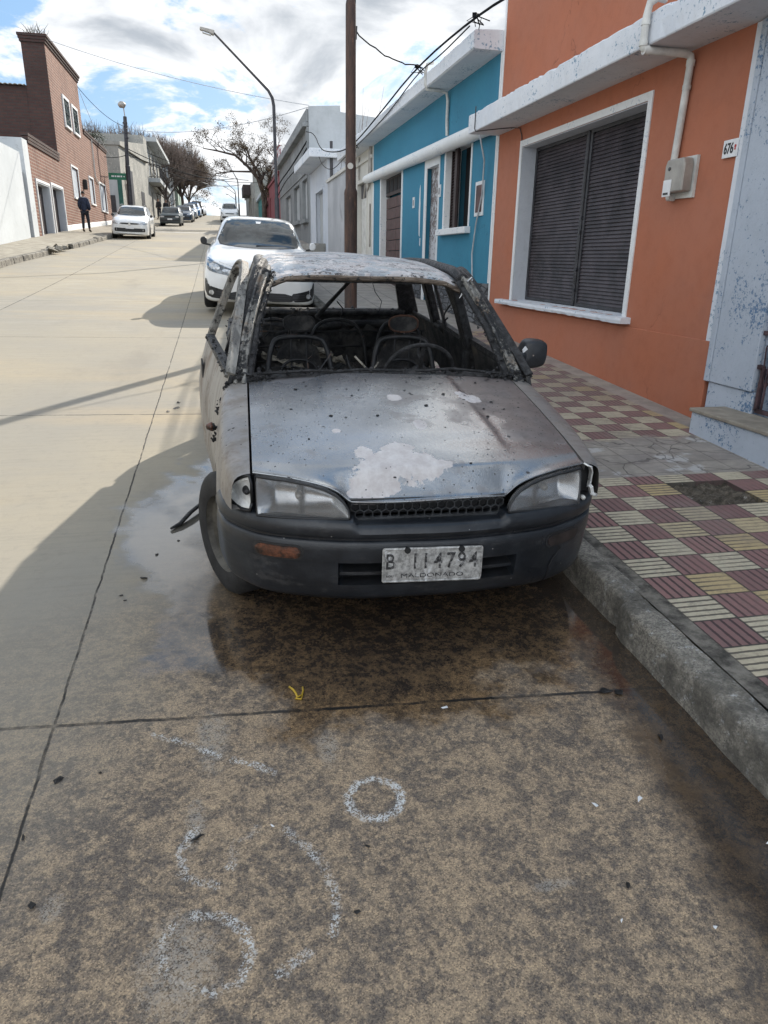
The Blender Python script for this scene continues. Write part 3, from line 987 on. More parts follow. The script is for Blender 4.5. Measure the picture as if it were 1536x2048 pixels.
# ------------------------------------------------------------------ houses
def wall_part(mb, X, din, y0, y1, z0, z1, ops, depth, back=6.0, top=True):
    """street wall in the plane x = X with openings (ya, yb, za, zb), reveals and a solid body behind"""
    ysx = sorted({y0, y1} | {v for o_ in ops for v in o_[:2]})
    zsx = sorted({z0, z1} | {v for o_ in ops for v in o_[2:]})
    for a, b in zip(ysx[:-1], ysx[1:]):
        for c, d in zip(zsx[:-1], zsx[1:]):
            ym, zm = (a + b) / 2, (c + d) / 2
            if any(o_[0] < ym < o_[1] and o_[2] < zm < o_[3] for o_ in ops):
                continue
            mb.poly([(X, a, c), (X, b, c), (X, b, d), (X, a, d)])
    xb = X + din * depth
    for a, b, c, d in ops:
        mb.poly([(X, a, c), (X, a, d), (xb, a, d), (xb, a, c)])
        mb.poly([(X, b, c), (xb, b, c), (xb, b, d), (X, b, d)])
        mb.poly([(X, a, d), (X, b, d), (xb, b, d), (xb, a, d)])
        mb.poly([(X, a, c), (xb, a, c), (xb, b, c), (X, b, c)])
        mb.poly([(xb, a, c), (xb, b, c), (xb, b, d), (xb, a, d)])
    xk = X + din * back
    mb.poly([(X, y0, z0), (xk, y0, z0), (xk, y0, z1), (X, y0, z1)])
    mb.poly([(X, y1, z0), (X, y1, z1), (xk, y1, z1), (xk, y1, z0)])
    mb.poly([(xk, y0, z0), (xk, y1, z0), (xk, y1, z1), (xk, y0, z1)])
    if top:
        mb.poly([(X, y0, z1), (X, y1, z1), (xk, y1, z1), (xk, y0, z1)])
    return mb


def bx(name, mt, parent, x0, x1, y0, y1, z0, z1, bevel=0.0, label=None):
    o_ = MB().box(x0, x1, y0, y1, z0, z1).build(name, mt, parent, bevel=bevel)
    if label:
        o_['label'] = label
    return o_


FX = 3.69
# --- orange house -----------------------------------------------------------------------------
hs = empty("orange_house", (0, 0, 0), 0, "orange painted house with big shuttered window and chipped white ledge", "house")
mb = MB()
wall_part(mb, FX, 1, 4.97, 10.0, -0.2, 5.32, [(6.33, 9.12, 1.13, 2.93)], 0.24, 7.0)
mb.build("wall", M_ORANGE, hs)
# plinth, slightly proud
mb = MB().box(FX - 0.012, FX - 0.0005, 4.965, 9.999, 0.2, 1.045)
mb.build("plinth", M_ORANGE, hs, bevel=0.005)
# long ledge with broken outer edge
mb = MB()
rows = []
ny = 120
for i in range(ny + 1):
    y = 2.2 + (10.0 - 2.2) * i / ny
    j = abs(rng.normal(0, 0.006)) + (0.02 if rng.random() < 0.05 else 0)
    j2 = abs(rng.normal(0, 0.004))
    rows.append([(FX + .0, y, 3.176), (3.275 + j2, y, 3.172 + j2 * .3), (3.268 + j2, y, 3.182), (3.268, y, 3.30), (3.27, y, 3.382 - j), (3.277 + j, y, 3.392 - j * .3), (FX, y, 3.40)])
mb.grid(rows)
mb.poly(rows[0])
mb.poly(rows[-1][::-1])
mb.build("ledge", M_WHITEP, hs)
# white edge strip at the right-hand end of the front, and at the left-hand end
bx("edge_strip", M_WHITEP, hs, FX - 0.010, FX - 0.0015, 4.975, 5.035, 1.01, 3.17)
bx("edge_strip", M_TRIM, hs, FX - 0.010, FX - 0.0015, 9.945, 9.998, 1.03, 3.17)
bx("edge_strip", M_TRIM, hs, FX - 0.010, FX - 0.0015, 9.945, 9.998, 3.41, 4.9)
# window
win = empty("window", (0, 0, 0))
win.parent = hs
mb = MB()
mb.box(FX - 0.012, FX + 0.004, 6.262, 6.33, 1.13, 3.0)
mb.box(FX - 0.012, FX + 0.004, 9.12, 9.185, 1.13, 3.0)
mb.box(FX - 0.012, FX + 0.004, 6.331, 9.119, 2.932, 3.0)
mb.build("window_frame", M_TRIM, win)
mb = MB()
mb.box(FX + 0.002, FX + 0.24, 6.331, 6.336, 1.132, 2.93)
mb.box(FX + 0.002, FX + 0.24, 9.113, 9.118, 1.132, 2.93)
mb.box(FX + 0.002, FX + 0.24, 6.337, 9.112, 2.922, 2.929)
mb.build("reveal", M_REVEAL, win)
rows = []
for i in range(41):
    y = 6.18 + (9.47 - 6.18) * i / 40
    j = abs(rng.normal(0, 0.004))
    rows.append([(FX + 0.1, y, 1.068), (3.585 + j, y, 1.07 + j), (3.582, y, 1.10), (3.585 + j, y, 1.128 - j), (FX + 0.235, y, 1.14)])
mb = MB().grid(rows)
mb.poly(rows[0]).poly(rows[-1][::-1])
mb.build("sill", M_WHITEP, win)
for (a, b) in ((6.34, 7.70), (7.745, 9.11)):
    sh = MB()
    x0 = FX + 0.185
    sh.mat(0)
    n_sl = 46
    for k in range(n_sl):
        z = 1.20 + (2.86 - 1.20) * k / (n_sl - 1)
        sh.poly([(x0 + 0.001, a + 0.045, z - 0.019), (x0 + 0.001, b - 0.045, z - 0.019), (x0 + 0.017, b - 0.045, z + 0.017), (x0 + 0.017, a + 0.045, z + 0.017)])
        sh.poly([(x0 + 0.001, a + 0.045, z - 0.019), (x0 + 0.001, b - 0.045, z - 0.019), (x0 + 0.020, b - 0.045, z - 0.0195), (x0 + 0.020, a + 0.045, z - 0.0195)])
    sh.mat(1)
    sh.box(x0 + 0.024, x0 + 0.03, a, b, 1.15, 2.92)
    sh.box(x0 - 0.008, x0 + 0.022, a, a + 0.045, 1.145, 2.92)
    sh.box(x0 - 0.008, x0 + 0.022, b - 0.045, b, 1.145, 2.92)
    sh.box(x0 - 0.008, x0 + 0.022, a + 0.046, b - 0.046, 1.145, 1.178)
    sh.box(x0 - 0.008, x0 + 0.022, a + 0.046, b - 0.046, 2.885, 2.92)
    sh.build("shutter", [M_SHUT, M_SHUTF], win)
mb = MB()
mb.tube([(FX + 0.172, 7.722, 1.15), (FX + 0.172, 7.722, 2.9)], 0.014, 8)
for z in (1.3, 1.52, 1.9, 2.05, 2.6):
    mb.box(FX + 0.155, FX + 0.172, 7.70, 7.745, z, z + 0.03)
mb.build("shutter_bolt", M_SHUTF, win)
# meter pipe, meter box
mb = MB()
R_ = 0.029
mb.tube([(3.36, 5.70, 3.47), (3.29, 5.70, 3.475), (3.24, 5.715, 3.44), (3.232, 5.73, 3.36), (3.232, 5.73, 3.20), (3.235, 5.73, 3.155), (3.26, 5.73, 3.14),
         (3.60, 5.73, 3.14), (3.645, 5.73, 3.128), (3.655, 5.73, 3.09), (3.655, 5.76, 2.6), (3.655, 5.79, 2.17), (3.655, 5.77, 2.12), (3.655, 5.72, 2.12)], R_, 12)
for c_, d_ in (((3.232, 5.73, 3.33), (3.232, 5.73, 3.30)), ((3.655, 5.737, 2.93), (3.655, 5.739, 2.90)), ((3.232, 5.73, 3.20), (3.232, 5.73, 3.165)), ((3.28, 5.73, 3.14), (3.24, 5.73, 3.142)), ((3.655, 5.73, 3.10), (3.655, 5.732, 3.06)), ((3.655, 5.785, 2.30), (3.655, 5.787, 2.27))):
    mb.tube([c_, d_], 0.034, 12)
mb.build("conduit", M_PVC, hs, smooth=True, angle=50)
mt_ = empty("meter_box", (0, 0, 0))
mt_.parent = hs
MB().prism([(5.475, 2.105), (5.77, 2.11), (5.775, 2.41), (5.475, 2.41)], 3.665, FX - 0.002, 'x').build("back_plate", M_PVC, mt_)
mb = MB()
mb.prism([(5.50, 2.15), (5.755, 2.15), (5.76, 2.35), (5.74, 2.395), (5.52, 2.395), (5.50, 2.35)], 3.575, 3.664, 'x')
mb.build("cover", M_STEEL, mt_, bevel=0.012)
mb = MB()
mb.box(3.566, 3.576, 5.64, 5.745, 2.12, 2.245)
mb.build("reader_window", M_WHITEE, mt_, bevel=0.003)
mb = MB()
mb.box(3.562, 3.5655, 5.66, 5.725, 2.135, 2.15)
mb.build("dial_strip", M_SHUTF, mt_)
MB().tube([(3.575, 5.69, 2.325), (3.568, 5.69, 2.325)], 0.014, 12).build("lock", M_SHUTF, mt_)
# number plate 676
npk = empty("number_plate", (0, 0, 0))
npk.parent = hs
MB().box(FX - 0.020, FX - 0.0105, 5.02, 5.185, 2.345, 2.465).build("plate", M_WHITEE, npk, bevel=0.003)
tx = text_mesh("676", 0.098, "numerals", M_BLACK, npk, (FX - 0.0215, 5.117, 2.403), (math.pi / 2, 0, -math.pi / 2), 0.001, 0.72, bold=0.002)
MB().tube([(FX - 0.0205, 5.045, 2.415), (FX - 0.0225, 5.045, 2.415)], 0.011, 10).tube([(FX - 0.0205, 5.045, 2.397), (FX - 0.0225, 5.045, 2.397)], 0.008, 10).build("crest", M_REDP, npk)
MB().tube([(3.262, 9.72, 3.45), (3.258, 9.72, 3.2), (3.27, 9.71, 3.165), (3.5, 9.45, 3.168), (3.62, 9.32, 3.165), (3.675, 9.22, 3.15), (3.68, 9.16, 3.06), (3.684, 9.15, 2.99)], 0.006, 6).build("wall_cable", M_SHUTF, hs)

# --- peeling white doorway house (right edge of the picture) -----------------------------------
h2 = empty("doorway_house", (0, 0, 0), 0, "peeling white and blue house front with iron gate beside the orange wall", "house")
mb = MB()
wall_part(mb, FX + 0.03, 1, -4.0, 4.968, -0.6, 5.32, [(3.2, 4.40, 0.4, 2.9)], 0.42, 7.0)
mb.build("wall", M_PEEL, h2)
mb = MB()
mb.box(FX - 0.03, FX + 0.028, 4.905, 4.962, 0.745, 3.17)
mb.box(FX - 0.022, FX + 0.028, 4.43, 4.902, 0.745, 3.17)
mb.build("pilaster", M_PEEL, h2, bevel=0.006)
bx("pilaster_base", M_PEEL, h2, FX - 0.005, FX + 0.028, 4.41, 4.93, 0.42, 0.742, bevel=0.012)
bx("door", M_BLUE, h2, FX + 0.40, FX + 0.44, 3.21, 4.39, 0.6, 2.9, label="blue door behind the iron gate")
gt = empty("gate", (0, 0, 0))
gt.parent = h2
mb = MB()
gx = FX + 0.01
for a, b in (((3.22, .62), (3.22, 2.85)), ((4.375, .62), (4.375, .92)), ((3.22, .62), (4.375, .62)), ((4.46, .93), (4.46, 2.4)), ((4.46, .93), (4.375, .92)), ((3.22, 2.4), (4.46, 2.4)), ((3.22, 1.16), (4.46, 1.16)), ((3.22, 1.78), (4.46, 1.78))):
    mb.bar((gx, a[0], a[1]), (gx, b[0], b[1]), 0.028, 0.028, (1, 0, 0))
mb.build("gate_frame", M_IRON, gt)
for k in range(9):
    y = 4.33 - 0.135 * k
    mb = MB()
    mb.tube([(gx, y, 0.63), (gx, y, 2.4)], 0.009, 6)
    if k % 2 == 0:
        for z in (0.78, 1.3, 1.9):
            mb.tube([(gx, y - 0.06, z + 0.28), (gx, y - 0.045, z + 0.1), (gx, y, z), (gx, y + 0.045, z + 0.1), (gx, y + 0.06, z + 0.28)], 0.006, 6)
            for sg in (-1, 1):
                mb.tube([(gx, y + sg * (0.06 - 0.02 * (1 - math.cos(a))), z + 0.28 + 0.02 * math.sin(a)) for a in [i * 0.7 for i in range(7)]], 0.005, 5)
    mb.build("gate_bar", M_IRON, gt)
st = empty("doorstep", (0, 0, 0), 0, "low doorstep with stone tread and peeling pale blue sides at the gate", "step")
bx("riser", M_PEEL, st, 3.40, 3.70, 2.6, 4.68, 0.1, 0.562, bevel=0.008)
bx("tread", M_STEP, st, 3.385, 3.71, 2.59, 4.695, 0.5625, 0.590, bevel=0.006)

# --- blue house --------------------------------------------------------------------------------
hb = empty("blue_house", (0, 0, 0), 0, "turquoise blue single storey house with white cornice and brown garage door", "house")
ops = [(11.06, 12.36, 2.09, 3.31), (12.76, 13.60, 0.7, 3.34), (15.42, 17.5, 0.7, 3.36)]
mb = MB()
wall_part(mb, FX, 1, 10.003, 18.45, 0.0, 4.30, ops, 0.26, 7.0)
mb.build("wall", M_BLUE, hb)
# cornice slab with run-off drips
rows = []
for i in range(81):
    y = 10.01 + (18.44 - 10.01) * i / 80
    j = abs(rng.normal(0, 0.005))
    rows.append([(FX, y, 4.15), (3.31 + j, y, 4.155), (3.29, y, 4.17), (3.285, y, 4.345 - j), (3.30 + j, y, 4.365 - j), (FX + 0.4, y, 4.40)])
mb = MB().grid(rows)
mb.poly(rows[0]).poly(rows[-1][::-1])
mb.build("cornice", M_WHITEP, hb)
mb = MB()
mb.tube([(3.60, 10.1, 3.30), (3.60, 18.2, 3.44), (3.60, 18.9, 3.455), (3.60, 19.0, 3.458)], [0.105, 0.105, 0.09, 0.03], 18)
mb.build("half_round_moulding", M_TRIM, hb, smooth=True, angle=50)
mb = MB()
rows = []
for y0_, y1_ in ((10.003, 12.70), (13.66, 15.36)):
    mb.box(FX - 0.03, FX - 0.001, y0_, y1_, 0.3, 1.30)
mb.build("slate_base", M_SLATE, hb)
bx("edge_strip", M_TRIM, hb, FX - 0.012, FX - 0.0015, 10.006, 10.055, 1.31, 4.145)
bx("edge_strip", M_TRIM, hb, FX - 0.012, FX - 0.0015, 18.33, 18.445, 1.0, 3.33)
bx("edge_strip", M_TRIM, hb, FX - 0.012, FX - 0.0015, 18.40, 18.445, 3.57, 4.145)
gd_ = empty("garage_door", (0, 0, 0))
gd_.parent = hb
mb = MB()
mb.box(FX - 0.014, FX + 0.10, 15.36, 15.45, 0.8, 3.42)
mb.box(FX - 0.014, FX + 0.20, 17.46, 17.56, 0.8, 3.42)
mb.box(FX - 0.014, FX + 0.10, 15.451, 17.459, 3.33, 3.42)
mb.build("door_frame", M_TRIM, gd_)
for a, b in ((15.455, 16.45), (16.47, 17.455)):
    mb = MB()
    z = 0.9
    while z < 2.92:
        mb.box(FX + 0.12, FX + 0.15, a, b, z, min(z + 0.215, 2.95))
        z += 0.225
    mb.build("door_leaf", M_BROWN, gd_, bevel=0.006)
mb = MB().box(FX + 0.11, FX + 0.15, 15.455, 17.455, 2.96, 3.325)
mb.build("transom", M_DKBROWN, gd_)
for k in range(5):
    bx("transom_pane", M_DARK, gd_, FX + 0.100, FX + 0.109, 15.50 + 0.4 * k, 15.80 + 0.4 * k, 3.03, 3.29)
wn_ = empty("window", (0, 0, 0))
wn_.parent = hb
mb = MB()
mb.box(FX - 0.012, FX + 0.25, 11.06, 11.075, 2.10, 3.31)
mb.box(FX - 0.012, FX + 0.25, 12.345, 12.36, 2.10, 3.31)
mb.box(FX - 0.012, FX + 0.25, 11.076, 12.344, 3.295, 3.31)
mb.box(FX - 0.013, FX - 0.002, 11.02, 11.058, 2.10, 3.35)
mb.box(FX - 0.013, FX - 0.002, 12.362, 12.42, 2.10, 3.35)
mb.box(FX - 0.013, FX - 0.002, 11.059, 12.361, 3.312, 3.35)
mb.build("window_frame", M_TRIM, wn_)
bx("sill", M_TRIM, wn_, FX - 0.10, FX + 0.24, 10.97, 12.52, 2.0, 2.095, bevel=0.01)
mb = MB()
x0 = FX + 0.10
for a, b in ((12.08, 12.33),):
    for k in range(26):
        z = 2.13 + k * 0.044
        mb.poly([(x0, a, z), (x0 - 0.0, b, z), (x0 + 0.03, b, z + 0.036), (x0 + 0.03, a, z + 0.036)])
    mb.box(x0 - 0.01, x0 + 0.04, a - 0.04, a - 0.001, 2.10, 3.28)
    mb.box(x0 - 0.01, x0 + 0.04, b + 0.001, b + 0.012, 2.10, 3.28)
mb.build("shutter", M_DKBROWN, wn_)
MB().box(FX + 0.04, FX + 0.08, 11.90, 12.02, 2.10, 3.28).build("shutter", M_DKBROWN, wn_)
bx("pane", M_DARK, wn_, FX + 0.235, FX + 0.25, 11.08, 12.04, 2.10, 3.29)
dr_ = empty("door", (0, 0, 0))
dr_.parent = hb
mb = MB()
mb.box(FX - 0.012, FX + 0.006, 13.52, 13.66, 0.85, 3.40)
mb.box(FX - 0.012, FX + 0.006, 12.70, 12.757, 0.85, 3.40)
mb.box(FX - 0.012, FX + 0.20, 12.758, 13.519, 3.14, 3.40)
mb.build("door_frame", M_TRIM, dr_)
M_PEELB = plaster("peeling_white_over_brown", (0.56, 0.57, 0.59), (0.50, 0.50, 0.52), (0.36, 0.35, 0.35), 0.2, chip=(0.19, 0.165, 0.16), chip_amt=0.42, chip_scale=3.5, streak=0.3)
bx("door_leaf", M_PEELB, dr_, FX + 0.10, FX + 0.14, 12.77, 13.59, 0.85, 3.14)
for y, z in ((14.35, 2.55), (12.60, 2.62)):
    npl = MB().box(FX - 0.016, FX - 0.001, y, y + 0.13, z, z + 0.19).build("number_plate", M_WHITEE, hb)
    MB().box(FX - 0.0185, FX - 0.0165, y + .04, y + 0.09, z + .04, z + 0.14).build("numerals", M_SHUTF, npl)
mb = MB()
mb.box(FX - 0.015, FX - 0.001, 10.42, 10.78, 2.22, 2.68)
mb.build("meter_frame", M_TRIM, hb)
bx("meter_door", M_BROWN, hb, FX - 0.020, FX - 0.0155, 10.47, 10.73, 2.27, 2.63)
mb = MB()
mb.prism([(13.92, 2.02), (13.98, 2.05), (14.03, 2.45), (14.0, 2.85), (13.96, 2.92), (13.93, 2.6)], FX - 0.004, FX - 0.001, 'x')
mb.prism([(13.86, 1.85), (13.92, 1.88), (13.91, 2.0), (13.86, 1.99)], FX - 0.004, FX - 0.001, 'x')
mb.build("filler_patch", M_TRIM, hb)
MB().tube([(3.40, 12.3, 4.50), (3.30, 12.3, 4.47), (3.275, 12.3, 4.36), (3.28, 12.3, 4.20), (3.31, 12.3, 4.13), (3.5, 12.3, 4.125), (3.63, 12.3, 4.10), (3.655, 12.3, 4.0), (3.66, 12.32, 3.72), (3.66, 12.30, 3.60), (3.67, 12.31, 3.5)], 0.026, 10).build("conduit", M_PVC, hb, smooth=True, angle=60)
MB().tube([(3.45, 10.18, 3.36), (3.60, 10.25, 2.9), (3.655, 10.42, 2.5), (3.655, 10.62, 2.1), (3.655, 10.72, 1.7), (3.655, 10.66, 1.4), (3.655, 10.60, 1.31)], 0.012, 8).build("wall_cable", M_CABLEG, hb, smooth=True)

# --- narrow cream house -------------------------------------------------------------------------
hc = empty("cream_house", (0, 0, 0), 0, "narrow cream house front with tall grey door next to the blue house", "house")
mb = MB()
wall_part(mb, FX, 1, 18.453, 21.7, 0.4, 4.30, [(19.2, 20.5, 1.0, 3.47)], 0.16, 6.0)
mb.build("wall", M_CREAM, hc)
bx("cornice", M_WHITEP, hc, 3.31, FX + 0.3, 18.455, 21.72, 4.16, 4.40, bevel=0.015)
bx("door", M_PVC, hc, FX + 0.10, FX + 0.15, 19.21, 20.49, 1.2, 3.12)
bx("transom", M_SHUTF, hc, FX + 0.09, FX + 0.15, 19.21, 20.49, 3.13, 3.46)
mb = MB()
mb.box(FX - 0.02, FX + 0.02, 19.14, 19.199, 1.2, 3.53)
mb.box(FX - 0.02, FX + 0.02, 20.501, 20.56, 1.2, 3.53)
mb.box(FX - 0.02, FX + 0.02, 19.2, 20.5, 3.471, 3.53)
mb.build("door_frame", M_CREAM, hc)
bx("band", M_CREAM, hc, FX - 0.05, FX - 0.001, 18.46, 21.69, 3.90, 3.97)
mb = MB()
mb.tube([(3.66, 18.75, 4.1), (3.64, 18.75, 3.3), (3.62, 18.85, 3.2)], 0.03, 8)
mb.tube([(3.66, 18.62, 4.15), (3.65, 18.60, 3.45)], 0.045, 8)
mb.tube([(3.62, 18.95, 3.5), (3.60, 19.2, 3.05)], 0.02, 6)
mb.tube([(3.66, 20.2, 4.1), (3.64, 20.1, 3.55)], 0.02, 6)
mb.tube([(3.67, 18.72, 2.9), (3.67, 18.72, 1.9)], 0.02, 6)
mb.build("service_pipes", M_STEEL, hc, smooth=True, angle=60)

# --- stained boundary wall with a bare shrub behind -----------------------------------------------
sw = empty("boundary_wall", (0, 0, 0), 0, "stained grey white boundary wall with coping between cream and white houses", "wall")
MB().box(FX, FX + 0.22, 21.703, 26.35, 0.6, 4.02).build("wall", M_STAIN, sw)
MB().box(FX - 0.06, FX + 0.28, 21.703, 26.35, 4.023, 4.11).build("coping", M_CREAM, sw)

# --- pale house with door and canopy slab -----------------------------------------------------------
hw = empty("canopy_house", (0, 0, 0), 0, "pale house front with tall plank door below a concrete canopy slab", "house")
mb = MB()
wall_part(mb, FX, 1, 26.353, 31.4, 0.8, 4.78, [(27.4, 29.5, 1.4, 3.93)], 0.2, 5.0)
mb.build("wall", M_WHITE2, hw)
bx("canopy", M_WHITEP, hw, 3.05, FX + 2.0, 26.1, 31.39, 4.79, 5.06, bevel=0.02)
mb = MB()
for k in range(6):
    mb.box(FX + 0.13, FX + 0.16, 27.43 + 0.34 * k, 27.75 + 0.34 * k, 1.6, 3.9)
mb.build("door", M_GREYL, hw)
mb = MB()
mb.box(FX - 0.03, FX + 0.02, 27.3, 27.4, 1.5, 4.03)
mb.box(FX - 0.03, FX + 0.02, 29.5, 29.6, 1.5, 4.03)
mb.box(FX - 0.03, FX + 0.02, 27.4, 29.5, 3.931, 4.03)
mb.build("door_frame", M_WHITE2, hw)
bx("doorstep", M_OLD, hw, 3.2, FX, 27.0, 30.2, 1.4, 2.12, bevel=0.02)

# --- tall grey house ------------------------------------------------------------------------------
hg = empty("grey_house", (0, 0, 0), 0, "big weathered grey house with deep cornice and blank side wall", "house")
gops = [(32.3, 34.2, 3.18, 4.76), (35.4, 38.1, 3.24, 4.78), (39.9, 42.8, 3.36, 4.68)]
mb = MB()
wall_part(mb, FX, 1, 31.45, 47.0, 1.0, 6.75, gops, 0.22, 8.0)
mb.build("wall", M_GREY, hg)
mb = MB().prism([(FX - 0.02, 1.0), (FX - 0.02, 7.22), (4.93, 7.30), (4.93, 7.08), (9.0, 6.72), (11.5, 6.5), (11.5, 1.0)], 31.402, 31.449, 'y')
mb.build("side_wall", M_GREYL, hg)
mb = MB().box(FX - 0.25, FX + 0.2, 31.5, 47.0, 6.52, 6.68).box(FX - 0.10, FX + 0.3, 31.5, 47.0, 6.685, 7.15)
mb.build("cornice", M_GREY, hg, bevel=0.02)
mb = MB().box(FX - 0.1, FX + 0.0, 31.46, 32.0, 5.6, 6.5).box(FX - 0.045, FX - 0.001, 31.46, 47, 4.95, 5.03)
mb.build("band", M_GREY, hg)
for a, b, c, d in gops:
    wn_ = empty("window", (0, 0, 0))
    wn_.parent = hg
    bx("sill", M_GREY, wn_, FX - 0.16, FX + 0.2, a - 0.1, b + 0.1, c - 0.15, c - 0.005)
    mb = MB()
    for k in range(2):
        mm = (a + b) / 2
        aa, bb = (a, mm - 0.02) if k == 0 else (mm + 0.02, b)
        mb.box(FX + 0.12, FX + 0.16, aa + 0.03, bb - 0.03, c + 0.02, d - 0.02)
        for q in range(3):
            mb.box(FX + 0.105, FX + 0.119, aa + 0.1, bb - 0.1, c + 0.12 + q * (d - c - .2) / 3, c + 0.02 + (q + 1) * (d - c - .2) / 3)
    mb.build("shutter", M_GREYL, wn_)
    mb = MB().box(FX - 0.03, FX - 0.001, a - 0.12, a - 0.002, c, d + 0.1).box(FX - 0.03, FX - 0.001, b + 0.002, b + 0.12, c, d + 0.1).box(FX - 0.03, FX - 0.001, a, b, d + 0.002, d + 0.1)
    mb.build("window_frame", M_GREY, wn_)

# --- crimson, teal and dark houses farther up ------------------------------------------------------
hr = empty("crimson_house", (0, 0, 0), 0, "crimson house front beyond the grey house with white roof railing", "house")
mb = MB()
wall_part(mb, FX, 1, 47.003, 61.5, 1.8, 6.35, [(55.5, 56.8, 3.4, 5.6), (58.8, 60.2, 3.6, 5.7)], 0.2, 6.0)
mb.build("wall", M_RED, hr)
for a, b, c in ((55.5, 56.8, 3.4), (58.8, 60.2, 3.6)):
    bx("door", M_DKBROWN, hr, FX + 0.12, FX + 0.16, a + 0.02, b - 0.02, c, c + 2.1)
bx("coping", M_RED, hr, FX - 0.08, FX + 0.3, 47.01, 61.5, 6.352, 6.5)
mb = MB()
for z in (6.75, 7.2, 7.65, 8.1):
    mb.box(FX + 0.3, FX + 0.36, 50, 60, z, z + 0.12)
for k in range(6):
    mb.box(FX + 0.361, FX + 0.44, 50 + 2 * k, 50.12 + 2 * k, 6.4, 8.2)
mb.build("roof_railing", M_WHITEE, hr)
bx("roof_sign", M_RED, hr, FX + 0.5, FX + 0.6, 53.0, 58.0, 6.9, 8.7)
ht = empty("teal_house", (0, 0, 0), 0, "small teal house front beyond the crimson house", "house")
mb = MB()
wall_part(mb, FX + 0.1, 1, 61.503, 75.0, 2.4, 6.6, [(64, 65.4, 3.9, 5.7), (68, 70, 4.6, 6.0), (72, 73.2, 4.3, 6.1)], 0.2, 6.0)
mb.build("wall", M_TEAL, ht)
for a, b, c, d in ((64, 65.4, 3.9, 5.7), (72, 73.2, 4.3, 6.1)):
    bx("door", M_GREYL, ht, FX + 0.2, FX + 0.25, a + .02, b - .02, c, d)
bx("window", M_WHITEE, ht, FX + 0.2, FX + 0.25, 68.02, 69.98, 4.62, 5.98)
bx("cornice", M_WHITE2, ht, FX - 0.1, FX + 0.3, 61.51, 75.0, 6.605, 6.85)
hd = empty("shabby_house", (0, 0, 0), 0, "dark shabby house with uneven roofline near the crest of the street", "house")
mb = MB()
wall_part(mb, FX - 0.2, 1, 75.003, 92.0, 3.6, 8.6, [(78, 79.5, 5.0, 7.2), (83, 84.5, 5.3, 7.5), (88, 89.6, 5.7, 7.6)], 0.25, 6.0)
mb.build("wall", M_OLD, hd)
mb = MB().box(FX - 0.1, FX + 3, 76, 80, 8.602, 9.6).box(FX + 0.1, FX + 2, 82, 85, 8.602, 10.4).box(FX, FX + 2, 87, 91.5, 8.602, 9.3)
mb.build("roof_block", M_OLD, hd)
for a, b, c, d in ((78, 79.5, 5.0, 7.2), (83, 84.5, 5.3, 7.5), (88, 89.6, 5.7, 7.6)):
    bx("door", M_DARK, hd, FX - 0.06, FX - 0.02, a + .02, b - .02, c, d)
bx("balcony", M_DKBROWN, hd, FX - 1.0, FX - 0.21, 84, 89, 7.9, 8.9)
he = empty("crest_house", (0, 0, 0), 0, "grey low house on the right at the top of the street", "house")
mb = MB()
wall_part(mb, FX + 0.4, 1, 92.003, 117.0, 4.6, 9.6, [(95, 97, 6.5, 8.6), (102, 104, 7, 9)], 0.25, 6.0)
mb.build("wall", M_GREY, he)
bx("door", M_DARK, he, FX + 0.5, FX + 0.55, 95.02, 96.98, 6.5, 8.6)
bx("door", M_DARK, he, FX + 0.5, FX + 0.55, 102.02, 103.98, 7, 9)
bx("cornice", M_GREYL, he, FX + 0.2, FX + 0.8, 92.01, 117, 9.602, 9.85)

# ------------------------------------------------------------------ left side
LX = -7.0
lw = empty("white_wall", (0, 0, 0), 0, "tall plain white wall at the left edge before the brick houses", "wall")
MB().box(LX - 0.25, LX, -6.0, 31.05, -0.8, 5.10).build("wall", M_WALLL, lw)
bx("gate", M_SHUTF, lw, LX - 0.22, LX - 0.12, 31.052, 31.6, 1.5, 4.5)
lp = empty("white_gate_pier", (0, 0, 0), 0, "white rendered gate pier between the white wall and the brick house", "pier")
MB().box(LX - 1.2, LX + 0.01, 31.62, 32.45, 1.0, 5.66).build("pier", M_WALLL, lp)
MB().box(LX - 9, LX - 0.9, 31.7, 32.1, 4.9, 5.55).build("beam", M_WALLL, lp)

lb = empty("brick_house", (0, 0, 0), 0, "low red brick house with two deep white doorways behind the walking man", "house")
dops = [(33.1, 35.35, 1.6, 4.32), (35.85, 38.2, 1.7, 4.42)]
mb = MB()
wall_part(mb, LX, -1, 32.453, 38.3, 1.0, 5.60, dops, 0.34, 7.0)
mb.build("wall", M_BRICK, lb)
mb = MB()
for z in (5.603, 5.72, 5.84):
    mb.box(LX - 0.2, LX + 0.05 + (z - 5.6) * 0.12, 32.455, 38.29, z, z + 0.095)
mb.build("coping", M_BRICKD, lb)
for a, b, c, d in dops:
    dd = empty("doorway", (0, 0, 0))
    dd.parent = lb
    mb = MB()
    mb.box(LX - 0.32, LX + 0.02, b - 0.05, b - 0.002, c, d - 0.002)
    mb.box(LX - 0.32, LX + 0.02, a + 0.002, a + 0.05, c, d - 0.002)
    mb.box(LX - 0.32, LX + 0.02, a + 0.051, b - 0.051, d - 0.05, d - 0.002)
    mb.build("reveal", M_REVEAL, dd)
    mb = MB()
    mb.box(LX - 0.31, LX - 0.27, a + 0.055, b - 0.055, c, d - 0.055)
    mb.build("door_leaf", M_DKBROWN, dd)
    mb = MB()
    mb.box(LX - 0.002, LX + 0.045, a - 0.10, a - 0.001, c, d + 0.1)
    mb.box(LX - 0.002, LX + 0.045, b + 0.001, b + 0.10, c, d + 0.1)
    mb.box(LX - 0.002, LX + 0.045, a, b, d + 0.001, d + 0.1)
    mb.build("door_frame", M_TRIM, dd)
bx("drainpipe", M_TRIM, lb, LX - 4.2, LX - 4.12, 36.9, 36.98, 5.6, 7.7)

